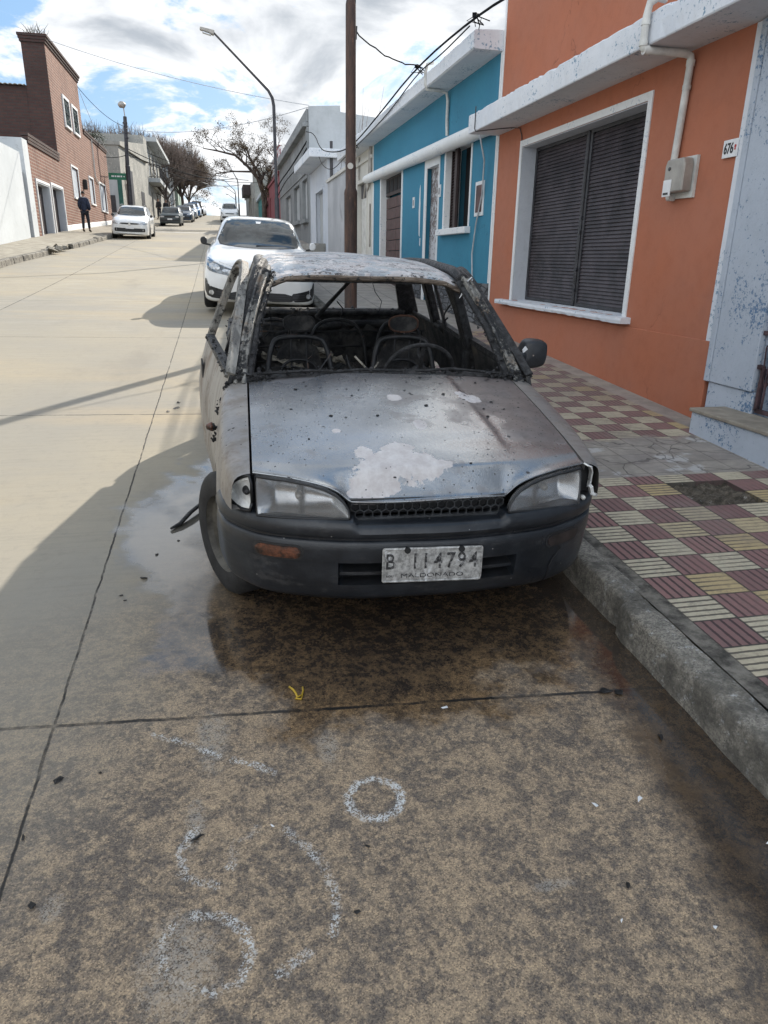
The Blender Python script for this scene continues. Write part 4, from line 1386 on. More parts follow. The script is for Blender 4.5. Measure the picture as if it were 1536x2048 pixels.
lt = empty("brick_tower_house", (0, 0, 0), 0, "tall two storey red brick house with high parapet and twin upper windows", "house")
lops = [(41.2, 42.9, 4.32, 5.72), (45.9, 47.4, 4.36, 5.70), (50.0, 52.4, 4.20, 5.73)]
mb = MB()
wall_part(mb, LX - 0.003, -1, 38.303, 46.0, 1.4, 7.45, lops[:1], 0.12, 9.0)
mb.build("wall", M_BRICK, lt)
mb = MB()
wall_part(mb, LX - 0.003, -1, 46.003, 54.5, 1.4, 7.85, [(46.3, 47.7, 4.36, 5.70), lops[2]], 0.12, 9.0)
mb.build("wall", M_BRICK, lt)
lops[1] = (46.3, 47.7, 4.36, 5.70)
uo = [(41.0, 42.35, 7.50, 8.68), (43.2, 44.6, 7.52, 8.66)]
mb = MB()
wall_part(mb, LX - 0.003, -1, 38.303, 46.0, 7.453, 10.25, uo, 0.18, 0.85)
mb.build("upper_wall", M_BRICK, lt)
uo2 = []
mb = MB().box(LX - 0.95, LX + 0.0, 38.27, 38.30, 5.7, 10.25)
mb.build("wall_end", M_BRICKD, lt)
mb = MB()
for k, z in enumerate((10.253, 10.36, 10.47)):
    mb.box(LX - 1.0 - 0.03 * k, LX + 0.05 + 0.05 * k, 38.2 - 0.03 * k, 46.05, z, z + 0.10)
mb.build("parapet_coping", M_BRICKD, lt)
mb = MB().box(LX - 9.0, LX - 0.96, 38.4, 45.9, 7.853, 8.55)
mb.build("rear_wall", M_BRICKD, lt)
MB().box(LX - 9.0, LX - 0.96, 38.30, 38.36, 5.0, 8.55).build("side_wall", M_BRICKD, lt)
rows = []
for i in range(121):
    x = LX - 9.0 + 8.0 * i / 120
    zz_ = 8.60 + 0.022 * math.sin(i * 2.1)
    rows.append([(x, 38.1, zz_), (x, 46.2, zz_ + 0.1)])
MB().grid(rows).build("tin_roof", M_TIN, lt, solid=0.02)
mb = MB()
for k in range(2):
    mb.box(LX - 0.2, LX + 0.05 + 0.03 * k, 46.06, 54.52, 7.853 + 0.11 * k, 7.95 + 0.11 * k)
mb.build("coping", M_BRICKD, lt)
mb = MB()
rows = [[(LX + 0.035, y, gz(y) - 0.1), (LX + 0.03, y, gz(y) + 0.42), (LX - 0.001, y, gz(y) + 0.46)] for y in (38.35, 41, 44, 48, 51, 54.3)]
mb.grid(rows)
mb.build("base_band", M_TRIM, lt)
M_BLIND = plain("grey_blue_blind", (0.40, 0.44, 0.49), 0.6, 0.0, 0.1, 3.0)
for a, b, c, d in lops:
    wn_ = empty("window", (0, 0, 0))
    wn_.parent = lt
    bx("blind", M_BLIND, wn_, LX - 0.10, LX - 0.06, a + 0.01, b - 0.01, c + 0.01, d - 0.01)
    mb = MB().box(LX - 0.002, LX + 0.03, a - 0.09, a - 0.001, c - 0.08, d + 0.08).box(LX - 0.002, LX + 0.03, b + 0.001, b + 0.09, c - 0.08, d + 0.08)
    mb.box(LX - 0.002, LX + 0.03, a, b, d + 0.001, d + 0.08).box(LX - 0.002, LX + 0.07, a, b, c - 0.08, c - 0.001)
    mb.build("window_frame", M_TRIM, wn_)
M_GREENG = plain("green_glass", (0.16, 0.24, 0.22), 0.15, 0.0, 0.3, 2.0)
for a, b, c, d in uo:
    wn_ = empty("window", (0, 0, 0))
    wn_.parent = lt
    bx("pane", M_GREENG, wn_, LX + 0.004, LX + 0.008, a + 0.01, b - 0.01, c + 0.01, d - 0.01)
    mb = MB().box(LX - 0.002, LX + 0.06, a - 0.12, a - 0.001, c - 0.1, d + 0.12).box(LX - 0.002, LX + 0.06, b + 0.001, b + 0.12, c - 0.1, d + 0.12)
    mb.box(LX - 0.002, LX + 0.06, a, b, d + 0.001, d + 0.12).box(LX - 0.002, LX + 0.09, a, b, c - 0.1, c - 0.001)
    mb.build("window_frame", M_TRIM, wn_)
    mb = MB()
    for q in range(6):
        yq = a + (b - a) * (q + 0.5) / 6
        mb.tube([(LX + 0.045, yq, c), (LX + 0.045, yq, d)], 0.014, 5)
    for q in range(3):
        mb.tube([(LX + 0.045 + 0.012, a, c + (d - c) * (q + 0.5) / 3), (LX + 0.057, b, c + (d - c) * (q + 0.5) / 3)], 0.014, 5)
    mb.tube([(LX + 0.06, (a + b) / 2 + 0.3 * math.cos(t_), (c + d) / 2 + 0.3 * math.sin(t_)) for t_ in [i * 0.5 for i in range(14)]], 0.016, 5)
    mb.build("grille", M_SHUTF, wn_)
MB().tube([(LX + 0.06, 48.4, 7.9), (LX + 0.06, 48.4, 5.9), (LX + 0.06, 49.3, 5.6)], 0.04, 6).build("drainpipe", M_PVC, lt)
bx("wall_lantern", M_BLACK, lt, LX + 0.001, LX + 0.2, 44.2, 44.35, 4.9, 5.4, bevel=0.03)
# shrubs of weed on the parapet corner
mb = MB()
for k in range(40):
    p = Vector((LX - rng.uniform(0, .8), 38.2 + rng.uniform(0, .8), 10.56))
    q = p + Vector((rng.normal(0, .2), rng.normal(0, .2), rng.uniform(.15, .5)))
    mb.tube([p, (p + q) / 2 + Vector((rng.normal(0, .05), 0, 0.05)), q], [0.014, 0.01, 0.004], 3)
M_WEED = plain("dry_weed", (0.07, 0.065, 0.04), 0.9)
tag(mb.build("parapet_weed", M_WEED), "tuft of dry weeds growing on the brick parapet corner", "weed")

# old house with balcony across the side street
lo = empty("balcony_house", (0, 0, 0), 0, "old peeling grey two storey house with iron balcony on the far corner", "house")
LX2 = -6.15
bops = [(66.0, 68.2, 4.2, 8.3), (72.0, 73.6, 4.6, 6.9), (77, 78.6, 4.9, 7.4), (83, 85, 5.2, 7.6), (76.5, 79.0, 8.6, 11.2), (80.5, 83.0, 8.7, 11.2), (85.0, 87.5, 8.8, 11.2)]
mb = MB()
mb.prism([(-14.0, 62.0), (-7.05, 62.0), (-6.10, 73.0), (-14.0, 73.0)], 3.0, 9.35, 'z')
mb.build("wall", M_OLD, lo)
mb = MB().mesh([(-14.2, 61.9, 9.353), (-6.9, 61.9, 9.353), (-5.9, 73.0, 9.353), (-14.2, 73.0, 9.353), (-14.2, 61.9, 9.6), (-6.9, 61.9, 9.6), (-5.9, 73.0, 10.9), (-14.2, 73.0, 10.9)],
               [(0, 3, 2, 1), (4, 5, 6, 7), (0, 1, 5, 4), (1, 2, 6, 5), (2, 3, 7, 6), (3, 0, 4, 7)])
mb.build("parapet", M_OLD, lo)
for (ya, yb, za, zb) in ((64.6, 66.4, 4.2, 8.0), (69.6, 71.0, 4.4, 6.8)):
    xa = lambda y_: -7.05 + (y_ - 62.0) * 0.95 / 11.0
    MB().mesh([(xa(ya) + .03, ya, za), (xa(yb) + .03, yb, za), (xa(yb) + .03, yb, zb), (xa(ya) + .03, ya, zb), (xa(ya) - .1, ya, za), (xa(yb) - .1, yb, za), (xa(yb) - .1, yb, zb), (xa(ya) - .1, ya, zb)],
              [(0, 1, 2, 3), (0, 4, 5, 1), (1, 5, 6, 2), (2, 6, 7, 3), (3, 7, 4, 0)]).build("door", M_SHUTF, lo)
mb = MB()
wall_part(mb, LX2 + 0.01, -1, 73.003, 94.0, 3.6, 11.6, bops[2:], 0.25, 12.0)
mb.build("upper_wall", M_OLD, lo)
mb = MB().box(LX2 - 1, LX2 + 0.9, 76.5, 94.4, 11.603, 11.95)
mb.build("eaves", M_GREYL, lo)
for a, b, c, d in bops[2:4]:
    bx("door", M_SHUTF, lo, LX2 - 0.17, LX2 - 0.12, a + .02, b - .02, c, d - .02)
for a, b, c, d in bops[4:]:
    bx("balcony_door", M_GREYL, lo, LX2 - 0.16, LX2 - 0.11, a + .02, b - .02, c, d - .02)
bl = empty("balcony", (0, 0, 0))
bl.parent = lo
bx("slab", M_GREYL, bl, LX2 + 0.012, LX2 + 1.05, 75.2, 90.0, 8.05, 8.4)
mb = MB()
for z in (8.5, 9.5):
    mb.tube([(LX2 + 0.05, 75.3, z), (LX2 + 1.0, 75.3, z), (LX2 + 1.0, 89.9, z), (LX2 + 0.05, 89.9, z)], 0.035, 5)
for k in range(60):
    y = 75.3 + 14.6 * k / 59
    mb.tube([(LX2 + 1.0, y, 8.4), (LX2 + 1.0, y, 9.5)], 0.016, 4)
for k in range(6):
    x = LX2 + 0.1 + 0.15 * k
    mb.tube([(x, 75.3, 8.4), (x, 75.3, 9.5)], 0.016, 4)
mb.build("railing", M_BLACK, bl)
bx("notice_board", M_SHUTF, lo, -8.6, -7.6, 61.93, 61.965, 4.7, 5.9)
bx("green_corner", plain("dark_green_paint", (0.03, 0.11, 0.09), 0.8), lo, -7.35, -7.03, 61.94, 61.996, 3.6, 7.4)
bx("pale_panel", M_GREYL, lo, -9.4, -7.36, 61.97, 61.997, 3.4, 7.2)

l3 = empty("gabled_house", (0, 0, 0), 0, "pale small house with pointed parapet beyond the balcony house", "house")
mb = MB()
wall_part(mb, -5.6, -1, 95.0, 108.0, 5.0, 11.2, [(97, 98.5, 6.6, 8.8), (102, 103.5, 7, 9.2)], 0.25, 8.0)
mb.build("wall", M_GREYL, l3)
MB().prism([(95.0, 11.203), (101.5, 12.6), (108, 11.203)], -6.1, -5.6, 'x').build("gable", M_GREYL, l3)
bx("door", M_BLUE, l3, -5.75, -5.7, 97.02, 98.48, 6.6, 8.78)
bx("window", M_DARK, l3, -5.75, -5.7, 102.02, 103.48, 7.0, 9.18)
l4 = empty("green_white_house", (0, 0, 0), 0, "pale green and white low house under the clipped trees", "house")
mb = MB()
wall_part(mb, -5.2, -1, 108.003, 122.0, 5.6, 10.6, [(111, 113, 7.4, 9.6)], 0.25, 8.0)
mb.build("wall", plaster("pale_green_paint", (0.42, 0.52, 0.45), (0.36, 0.45, 0.40), stain_amt=0.2), l4)
bx("door", M_GREYL, l4, -5.35, -5.3, 111.02, 112.98, 7.4, 9.58)

# ------------------------------------------------------------------ burnt-out car: materials
def burnt_paint(name, a, b, tint, patch=None, speck=0.6, rough=0.34, metal=0.5, white=0.0, white_scale=4.0, patches=(), streaky=0.0, rust=0.0, burn=None, flake=0.0):
    mt, t, put = new_mat(name)
    o = t.obj()
    X, Y, Z = t.sep(o)
    n1 = t.noise(o, 2.6, 6, 0.62, 0.4)
    n2 = t.noise(t.add(o, (3, 1, 2)), 4.5, 6, 0.65)
    base = t.mix(t.step(n1, 0.36, 0.64), a, b)
    tm = t.step(n2, 0.50, 0.66)
    base = t.mix(t.m('MULTIPLY', tm, 0.55), base, tint)
    rg = t.m('ADD', rough, t.m('MULTIPLY', tm, 0.18))
    if burn:
        d1 = t.m('DIVIDE', t.m('SUBTRACT', X, burn[0]), burn[2])
        d2 = t.m('DIVIDE', t.m('SUBTRACT', Y, burn[1]), burn[3])
        rb = t.m('SQRT', t.m('ADD', t.m('MULTIPLY', d1, d1), t.m('MULTIPLY', d2, d2)))
        rb = t.m('ADD', rb, t.m('MULTIPLY', t.m('SUBTRACT', t.noise(o, 5.0, 6, 0.65), 0.5), 1.3))
        bk_ = t.step(rb, 1.05, 0.90)
        base = t.mix(t.m('MULTIPLY', bk_, 0.8), base, t.mix(t.step(t.noise(o, 16, 6, 0.7), 0.4, 0.6), (0.175, 0.158, 0.155), (0.235, 0.215, 0.21)))
        rg = t.m('ADD', rg, t.m('MULTIPLY', bk_, 0.16))
        top_ = t.step(t.m('ADD', Y, t.m('MULTIPLY', t.noise(o, 4.0, 6, 0.65), 0.5)), 0.98, 1.28)
        base = t.mix(t.m('MULTIPLY', top_, 0.5), base, (0.17, 0.15, 0.15))
    if streaky:
        sv = t.scl(o, (14.0, 30.0, 1.3))
        st = t.step(t.noise(sv, 1.0, 6, 0.65), 0.42, 0.68)
        base = t.mix(t.m('MULTIPLY', st, streaky), base, tuple(c * 0.45 for c in a))
    if rust:
        rr = t.step(t.noise(t.add(o, (7, 2, 5)), 5.5, 8, 0.7), 0.54, 0.66)
        base = t.mix(t.m('MULTIPLY', rr, rust), base, (0.17, 0.10, 0.055))
        rg = t.m('ADD', rg, t.m('MULTIPLY', rr, 0.2))
    wm = 0.0
    pn = t.m('ADD', t.m('MULTIPLY', t.noise(o, 7.0, 4, 0.55), 1.0), t.m('MULTIPLY', t.noise(o, 34.0, 5, 0.65), 0.55))
    wv = None
    for cx, cy, rx, ry in patches:
        d1 = t.m('DIVIDE', t.m('SUBTRACT', X, cx), rx)
        d2 = t.m('DIVIDE', t.m('SUBTRACT', Y, cy), ry)
        r = t.m('SQRT', t.m('ADD', t.m('MULTIPLY', d1, d1), t.m('MULTIPLY', d2, d2)))
        r = t.m('ADD', r, t.m('MULTIPLY', t.m('SUBTRACT', pn, 0.77), 1.7))
        k = t.step(r, 1.0, 0.93)
        wv = k if wv is None else t.m('MAXIMUM', wv, k)
    if white:
        k = t.step(t.m('ADD', t.noise(o, white_scale, 9, 0.66), t.m('MULTIPLY', t.noise(o, white_scale * 9, 5, 0.7), 0.16)), 0.66 - white * 0.22, 0.70 - white * 0.22)
        wv = k if wv is None else t.m('MAXIMUM', wv, k)
    if wv is not None:
        wc = t.mix(t.step(t.noise(o, 21, 7, 0.7), 0.35, 0.7), (0.50, 0.46, 0.45), (0.66, 0.635, 0.625))
        base = t.mix(t.m('MULTIPLY', wv, 0.85), base, wc)
        rg = t.m('ADD', rg, t.m('MULTIPLY', wv, 0.3))
        mtl = t.m('MULTIPLY', t.m('SUBTRACT', 1.0, wv), metal)
    else:
        mtl = metal
    if flake:
        fk = t.m('ADD', t.m('MULTIPLY', t.noise(o, 38, 7, 0.75), 0.75), t.m('MULTIPLY', t.noise(o, 4, 4, 0.6), 0.35))
        fk = t.step(fk, 0.66 - flake * 0.1, 0.69 - flake * 0.1)
        base = t.mix(t.m('MULTIPLY', fk, 0.85), base, (0.025, 0.026, 0.028))
    # soot specks of several sizes
    if speck:
        dens = t.m('MULTIPLY', t.step(t.noise(o, 1.8, 4, 0.6), 0.30, 0.62), speck)
        v1 = t.nd('ShaderNodeTexVoronoi', {'Vector': o, 'Scale': 52.0}, feature='F1')
        keep = t.m('LESS_THAN', t.sep(v1.outputs['Color'])[0], t.m('MULTIPLY', dens, 0.62))
        k1 = t.m('MULTIPLY', t.step(t.m('ADD', v1.outputs['Distance'], t.m('MULTIPLY', t.noise(o, 160, 3, 0.6), 0.12)), 0.26, 0.18), keep)
        v2 = t.nd('ShaderNodeTexVoronoi', {'Vector': o, 'Scale': 17.0}, feature='F1')
        keep2 = t.m('LESS_THAN', t.sep(v2.outputs['Color'])[1], t.m('MULTIPLY', dens, 0.30))
        k2 = t.m('MULTIPLY', t.step(t.m('ADD', v2.outputs['Distance'], t.m('MULTIPLY', t.noise(o, 80, 4, 0.7), 0.22)), 0.26, 0.20), keep2)
        sp = t.m('MAXIMUM', k1, k2)
        base = t.mix(t.m('MULTIPLY', sp, 0.9), base, (0.012, 0.012, 0.013))
        rg = t.m('ADD', rg, t.m('MULTIPLY', sp, 0.35))
        mtl = t.m('MULTIPLY', mtl, t.m('SUBTRACT', 1.0, sp)) if not isinstance(mtl, float) else t.m('MULTIPLY', t.m('SUBTRACT', 1.0, sp), mtl)
    h = t.m('ADD', t.noise(o, 90, 5, 0.7), t.m('MULTIPLY', t.noise(o, 9, 4, 0.6), 0.8))
    put(Base_Color=base, Roughness=rg, Metallic=mtl, Normal=t.bump(h, 0.16, 0.006))
    return mt


M_HOOD = burnt_paint("scorched_silver_hood", (0.285, 0.30, 0.315), (0.375, 0.39, 0.405), (0.215, 0.192, 0.185), speck=1.3, rough=0.24, metal=0.85, burn=(0.56, 0.78, 0.24, 0.48),
                     patches=((-0.09, 0.185, 0.16, 0.075), (-0.085, 0.255, 0.07, 0.055), (-0.215, 0.245, 0.035, 0.045), (0.02, 0.155, 0.075, 0.04), (-0.20, 0.115, 0.10, 0.03), (-0.01, 0.74, 0.032, 0.042), (0.04, 0.46, 0.028, 0.05), (0.34, 0.745, 0.05, 0.05), (0.31, 0.79, 0.03, 0.03), (-0.30, 0.42, 0.02, 0.02)))
M_FENDER = burnt_paint("scorched_fender", (0.25, 0.24, 0.235), (0.33, 0.305, 0.28), (0.20, 0.165, 0.13), speck=0.55, rough=0.42, metal=0.45, streaky=0.25, rust=0.25)
M_DOORB = burnt_paint("burnt_bare_door", (0.36, 0.335, 0.30), (0.29, 0.265, 0.235), (0.22, 0.17, 0.13), speck=0.5, rough=0.62, metal=0.15, streaky=0.5, rust=0.4)
M_ROOFB = burnt_paint("burnt_roof", (0.26, 0.31, 0.37), (0.38, 0.42, 0.45), (0.20, 0.17, 0.155), speck=2.2, rough=0.40, metal=0.45, white=0.46, white_scale=10.0, rust=0.75, flake=0.62)
PILL_T = 0.655
mt, t, put = new_mat("blistered_burnt_steel")
o = t.obj()
sv = t.scl(o, (30, 9, 9))
n1 = t.noise(sv, 1.0, 8, 0.7)
c = t.mix(t.step(n1, 0.38, 0.62), (0.13, 0.127, 0.12), (0.30, 0.29, 0.265))
c = t.mix(t.m('MULTIPLY', t.step(t.noise(t.add(o, (4, 4, 1)), 6.0, 8, 0.7), 0.52, 0.64), 0.7), c, (0.20, 0.13, 0.075))
bl = t.m('ADD', t.m('MULTIPLY', t.noise(o, 5, 4, 0.6), 0.45), t.m('ADD', t.m('MULTIPLY', t.noise(o, 42, 6, 0.72), 0.5), t.m('MULTIPLY', t.noise(o, 110, 5, 0.75), 0.28)))
bk = t.step(bl, PILL_T, PILL_T + 0.035)
c = t.mix(bk, c, (0.012, 0.013, 0.015))
put(Base_Color=c, Roughness=t.m('SUBTRACT', 0.62, t.m('MULTIPLY', bk, 0.25)), Metallic=0.15, Normal=t.bump(t.m('ADD', t.m('MULTIPLY', bk, 0.6), t.noise(o, 60, 7, 0.8)), 0.8, 0.008))
M_PILL = mt
M_PILLD = mt.copy()
M_PILLD.name = 'blackened_burnt_steel'
for n_ in M_PILLD.node_tree.nodes:
    if n_.type == 'MAP_RANGE' and abs(n_.inputs[1].default_value - PILL_T) < 1e-4:
        n_.inputs[1].default_value = 0.575
        n_.inputs[2].default_value = 0.625

mt, t, put = new_mat("char")
o = t.obj()
n = t.noise(o, 26, 9, 0.75)
c = t.mix(t.step(n, 0.42, 0.66), (0.010, 0.010, 0.011), (0.055, 0.055, 0.058))
c = t.mix(t.step(t.noise(o, 14, 8, 0.7), 0.64, 0.70), c, (0.20, 0.195, 0.185))
put(Base_Color=c, Roughness=t.m('SUBTRACT', 0.75, t.m('MULTIPLY', n, 0.5)), Normal=t.bump(t.noise(o, 34, 9, 0.8), 0.9, 0.02))
M_CHAR = mt
mt, t, put = new_mat("burnt_interior")
o = t.obj()
n = t.noise(o, 9, 9, 0.72)
c = t.mix(t.step(n, 0.40, 0.62), (0.010, 0.011, 0.013), (0.060, 0.058, 0.056))
c = t.mix(t.m('MULTIPLY', t.step(t.noise(o, 5, 7, 0.7), 0.57, 0.68), 0.7), c, (0.15, 0.125, 0.10))
put(Base_Color=c, Roughness=0.8, Normal=t.bump(t.noise(o, 25, 8, 0.75), 0.7, 0.02))
M_INT = mt
mt, t, put = new_mat("sooty_steel_tube")
o = t.obj()
c = t.mix(t.step(t.noise(o, 20, 7, 0.7), 0.4, 0.66), (0.009, 0.010, 0.012), (0.026, 0.028, 0.032))
c = t.mix(t.step(t.noise(o, 6, 5, 0.7), 0.58, 0.66), c, (0.10, 0.055, 0.035))
put(Base_Color=c, Roughness=0.6, Metallic=0.0)
M_TUBE = mt

mt, t, put = new_mat("scuffed_black_bumper")
o = t.obj()
X, Y, Z = t.sep(o)
n = t.noise(o, 3.2, 7, 0.68)
c = t.mix(t.step(n, 0.40, 0.64), (0.0085, 0.0105, 0.014), (0.021, 0.0245, 0.030))
scv = t.scl(o, (9.0, 9.0, 26.0))
c = t.mix(t.m('MULTIPLY', t.step(t.noise(scv, 1.0, 8, 0.75), 0.56, 0.72), 0.4), c, (0.085, 0.082, 0.08))
wr = t.step(t.m('ADD', t.noise(t.scl(o, (3, 3, 7)), 1.6, 9, 0.78), 0.0), 0.54, 0.66)
c = t.mix(t.m('MULTIPLY', wr, 0.5), c, (0.062, 0.062, 0.064))  # larger scuffs, pale also in place of irregular highlights
drip = t.m('MULTIPLY', t.step(t.noise(t.scl(o, (28, 28, 2.2)), 1.0, 5, 0.6), 0.58, 0.66), t.step(t.noise(o, 2.4, 3, 0.6), 0.52, 0.6))
c = t.mix(t.m('MULTIPLY', drip, 0.75), c, (0.010, 0.011, 0.013))
vv = t.nd('ShaderNodeTexVoronoi', {'Vector': o, 'Scale': 30.0}, feature='F1')
dots = t.m('MULTIPLY', t.step(vv.outputs['Distance'], 0.09, 0.05), t.m('LESS_THAN', t.sep(vv.outputs['Color'])[0], 0.16))
c = t.mix(t.m('MULTIPLY', dots, 0.8), c, (0.32, 0.31, 0.30))
put(Base_Color=c, Roughness=t.m('ADD', 0.17, t.m('MULTIPLY', n, 0.30)), Normal=t.bump(t.m('ADD', t.m('MULTIPLY', t.noise(o, 60, 6, 0.75), 0.5), t.m('MULTIPLY', t.noise(o, 5, 4, 0.6), 1.4)), 0.18, 0.008))
M_BUMP = mt
M_RUBBER = plain("tyre_rubber", (0.014, 0.014, 0.015), 0.75, 0.0, 0.4, 14.0, 0.25)
M_RIMB = plain("dirty_steel_rim", (0.12, 0.112, 0.096), 0.5, 0.45, 0.4, 9.0, 0.15)
M_BLACKP = plain("black_plastic", (0.014, 0.015, 0.017), 0.45, 0.0, 0.3, 8.0)
M_MIRR = plain("mirror_black_plastic", (0.018, 0.020, 0.024), 0.42, 0.0, 0.35, 6.0, 0.1)
M_REFL = plain("lamp_reflector", (0.46, 0.47, 0.48), 0.26, 0.95, 0.15, 9.0)
M_LAMPW = plain("lamp_housing_white", (0.78, 0.79, 0.78), 0.4, 0.0, 0.12, 18.0)
M_AMBER = plain("cracked_amber", (0.062, 0.019, 0.008), 0.35, 0.0, 1.2, 30.0, 0.3, coat=0.3)
M_RECESS = plain("recess_shade_black", (0.022, 0.016, 0.015), 0.45, 0.0, 0.5, 20.0)  # near-black in place of the shade in the empty right signal recess

mt, t, put = new_mat("ribbed_lamp_glass")
o = t.obj()
X, Y, Z = t.sep(o)
rib = t.m('SINE', t.m('MULTIPLY', X, 1150.0))
put(Base_Color=t.mix(t.step(t.noise(o, 12, 6, 0.7), 0.4, 0.68), (0.42, 0.43, 0.44), (0.30, 0.29, 0.28)), Roughness=0.12, Normal=t.bump(rib, 0.35, 0.001))
pr = [n for n in mt.node_tree.nodes if n.type == 'BSDF_PRINCIPLED'][0]
tr = mt.node_tree.nodes.new('ShaderNodeBsdfTransparent')
mx = mt.node_tree.nodes.new('ShaderNodeMixShader')
mt.node_tree.links.new(t.m('ADD', 0.16, t.m('MULTIPLY', t.m('ADD', rib, 1.0), 0.07)), mx.inputs[0])
mt.node_tree.links.new(tr.outputs[0], mx.inputs[1])
mt.node_tree.links.new(pr.outputs[0], mx.inputs[2])
mt.node_tree.links.new(mx.outputs[0], [n for n in mt.node_tree.nodes if n.type == 'OUTPUT_MATERIAL'][0].inputs[0])
M_LENS = mt

mt, t, put = new_mat("worn_number_plate")
o = t.obj()
n = t.noise(o, 38, 8, 0.75)
c = t.mix(t.step(n, 0.36, 0.64), (0.22, 0.22, 0.215), (0.58, 0.58, 0.57))
c = t.mix(t.step(t.noise(o, 16, 7, 0.7), 0.58, 0.66), c, (0.70, 0.72, 0.74))
put(Base_Color=c, Roughness=0.42, Metallic=0.45, Normal=t.bump(n, 0.35, 0.003))
M_PLATE = mt
mt, t, put = new_mat("worn_plate_black")
o = t.obj()
c = t.mix(t.step(t.noise(o, 60, 6, 0.75), 0.50, 0.62), (0.022, 0.022, 0.024), (0.30, 0.30, 0.30))
put(Base_Color=c, Roughness=0.5)
M_PLATEB = mt

def crust(mb, a, b, n_, rad, size):
    """flaky burnt lumps scattered along a line"""
    a, b = Vector(a), Vector(b)
    for _ in range(n_):
        p = a.lerp(b, rng.random()) + Vector((rng.normal(0, rad), rng.normal(0, rad), rng.normal(0, rad)))
        q = size * rng.uniform(0.2, 0.6)
        bm = bmesh.new()
        for _k in range(14):
            bm.verts.new(p + Vector((rng.normal(), rng.normal(), rng.normal())).normalized() * q * rng.uniform(1.0, 1.9))
        bmesh.ops.convex_hull(bm, input=bm.verts)
        vs = [v_ for v_ in bm.verts if v_.link_faces]
        ix = {v_: k_ for k_, v_ in enumerate(vs)}
        mb.mesh([v_.co[:] for v_ in vs], [[ix[v_] for v_ in f_.verts] for f_ in bm.faces])
        bm.free()
    return mb


def strap(mb, pts, nrm, w, t):
    """pressed-steel channel along a polyline: w across, t along nrm (both may be lists)"""
    pts = [Vector(p) for p in pts]
    nrm = Vector(nrm).normalized()
    ws = w if isinstance(w, (list, tuple)) else [w] * len(pts)
    rows = []
    for i, p in enumerate(pts):
        d = (pts[min(i + 1, len(pts) - 1)] - pts[max(i - 1, 0)]).normalized()
        ac = d.cross(nrm).normalized()
        nn = ac.cross(d).normalized()
        k = ws[i]
        prof = [(-.5, -.5), (-.5, .36), (-.42, .5), (-.20, .5), (-.14, .22), (.14, .22), (.20, .5), (.42, .5), (.5, .36), (.5, -.5), (-.5, -.5)]
        rows.append([p + ac * (u_ * k) + nn * (v_ * t) for u_, v_ in prof])
    mb.grid(rows)
    mb.poly(rows[0][:-1]).poly(rows[-1][:-1][::-1])
    return mb


# ------------------------------------------------------------------ burnt-out car: body
CAR = empty("burnt_car", (0.69, 2.33, gz(2.33)), math.radians(-1.7),
            "burnt-out grey hatchback with no glass and a black bumper parked against the kerb", "car",
            rx=math.atan(0.055), ry=math.radians(0.35))
WY = [0.10, 0.25, 0.5, 1.0, 2.0, 3.0, 3.45, 3.70]
WX = [0.690, 0.738, 0.770, 0.792, 0.800, 0.785, 0.755, 0.70]
SZ = [0.18, 0.25, 0.38, 0.50, 0.62, 0.74, 0.86, 0.95]
SP = [0.945, 0.968, 0.992, 1.0, 0.998, 0.978, 0.938, 0.905]


def side_x(y, z):
    return smooth_ip(y, WY, WX) * smooth_ip(z, SZ, SP)


def hood_edge_z(y):
    return smooth_ip(y, [0.14, 0.25, 0.6, 1.07], [0.733, 0.757, 0.817, 0.882])


def hood_front(ax):
    yf = smooth_ip(ax, [0, 0.2, 0.30, 0.40, 0.55, 0.64], [0.060, 0.064, 0.075, 0.095, 0.140, 0.168])
    zf = smooth_ip(ax, [0, 0.286, 0.305, 0.33, 0.37, 0.43, 0.52, 0.64], [0.652, 0.652, 0.664, 0.686, 0.706, 0.722, 0.735, 0.741])
    return yf, zf


def hood_pt(x, v):
    ax = abs(x)
    yf, zf = hood_front(ax)
    yb = 1.06 - 0.025 * (ax / 0.635) ** 2
    y = yf + (yb - yf) * v
    crown = 0.022 * (1 - (ax / 0.635) ** 2)
    zc = smooth_ip(y, [0.05, 0.12, 0.25, 0.6, 1.07], [0.690, 0.722, 0.758, 0.818, 0.882]) + crown
    k = min(1.0, (y - yf) / 0.09)
    k = k * k * (3 - 2 * k) if k < 1 else 1
    z = zf * (1 - k) + zc * k if zf < zc else zc * k + zf * (1 - k)
    # long pressed creases either side of the centre
    cr = 0.31 + 0.05 * (1 - v)
    z += 0.007 * (0.5 - 0.5 * math.tanh((ax - cr) / 0.012)) * min(1, max(0, (v - 0.12) / 0.2))
    z += 0.0022 * math.sin(7 * x + 3 * y) * math.sin(6 * y + 1.3) + 0.0016 * math.sin(13 * x - 9 * y)
    z -= 0.0035 * math.exp(-((y - 0.30 - 0.03 * math.sin(5 * x)) / 0.05) ** 2)
    return (x, y, z)


nx, ny = 110, 90
rows = []
for i in range(nx + 1):
    x = -0.632 + 1.264 * i / nx
    col = []
    p0 = hood_pt(x, 0.0)
    col.append((p0[0], p0[1] + 0.022, p0[2] - 0.020))
    col.append((p0[0], p0[1] + 0.004, p0[2] - 0.008))
    for j in range(ny + 1):
        v = (j / ny) ** 1.35
        col.append(hood_pt(x, v))
    pe = col[-1]
    col.append((pe[0], pe[1] + 0.006, pe[2] - 0.02))
    rows.append(col)
mb = MB().grid(rows)
mb.build("hood", M_HOOD, CAR, smooth=True)

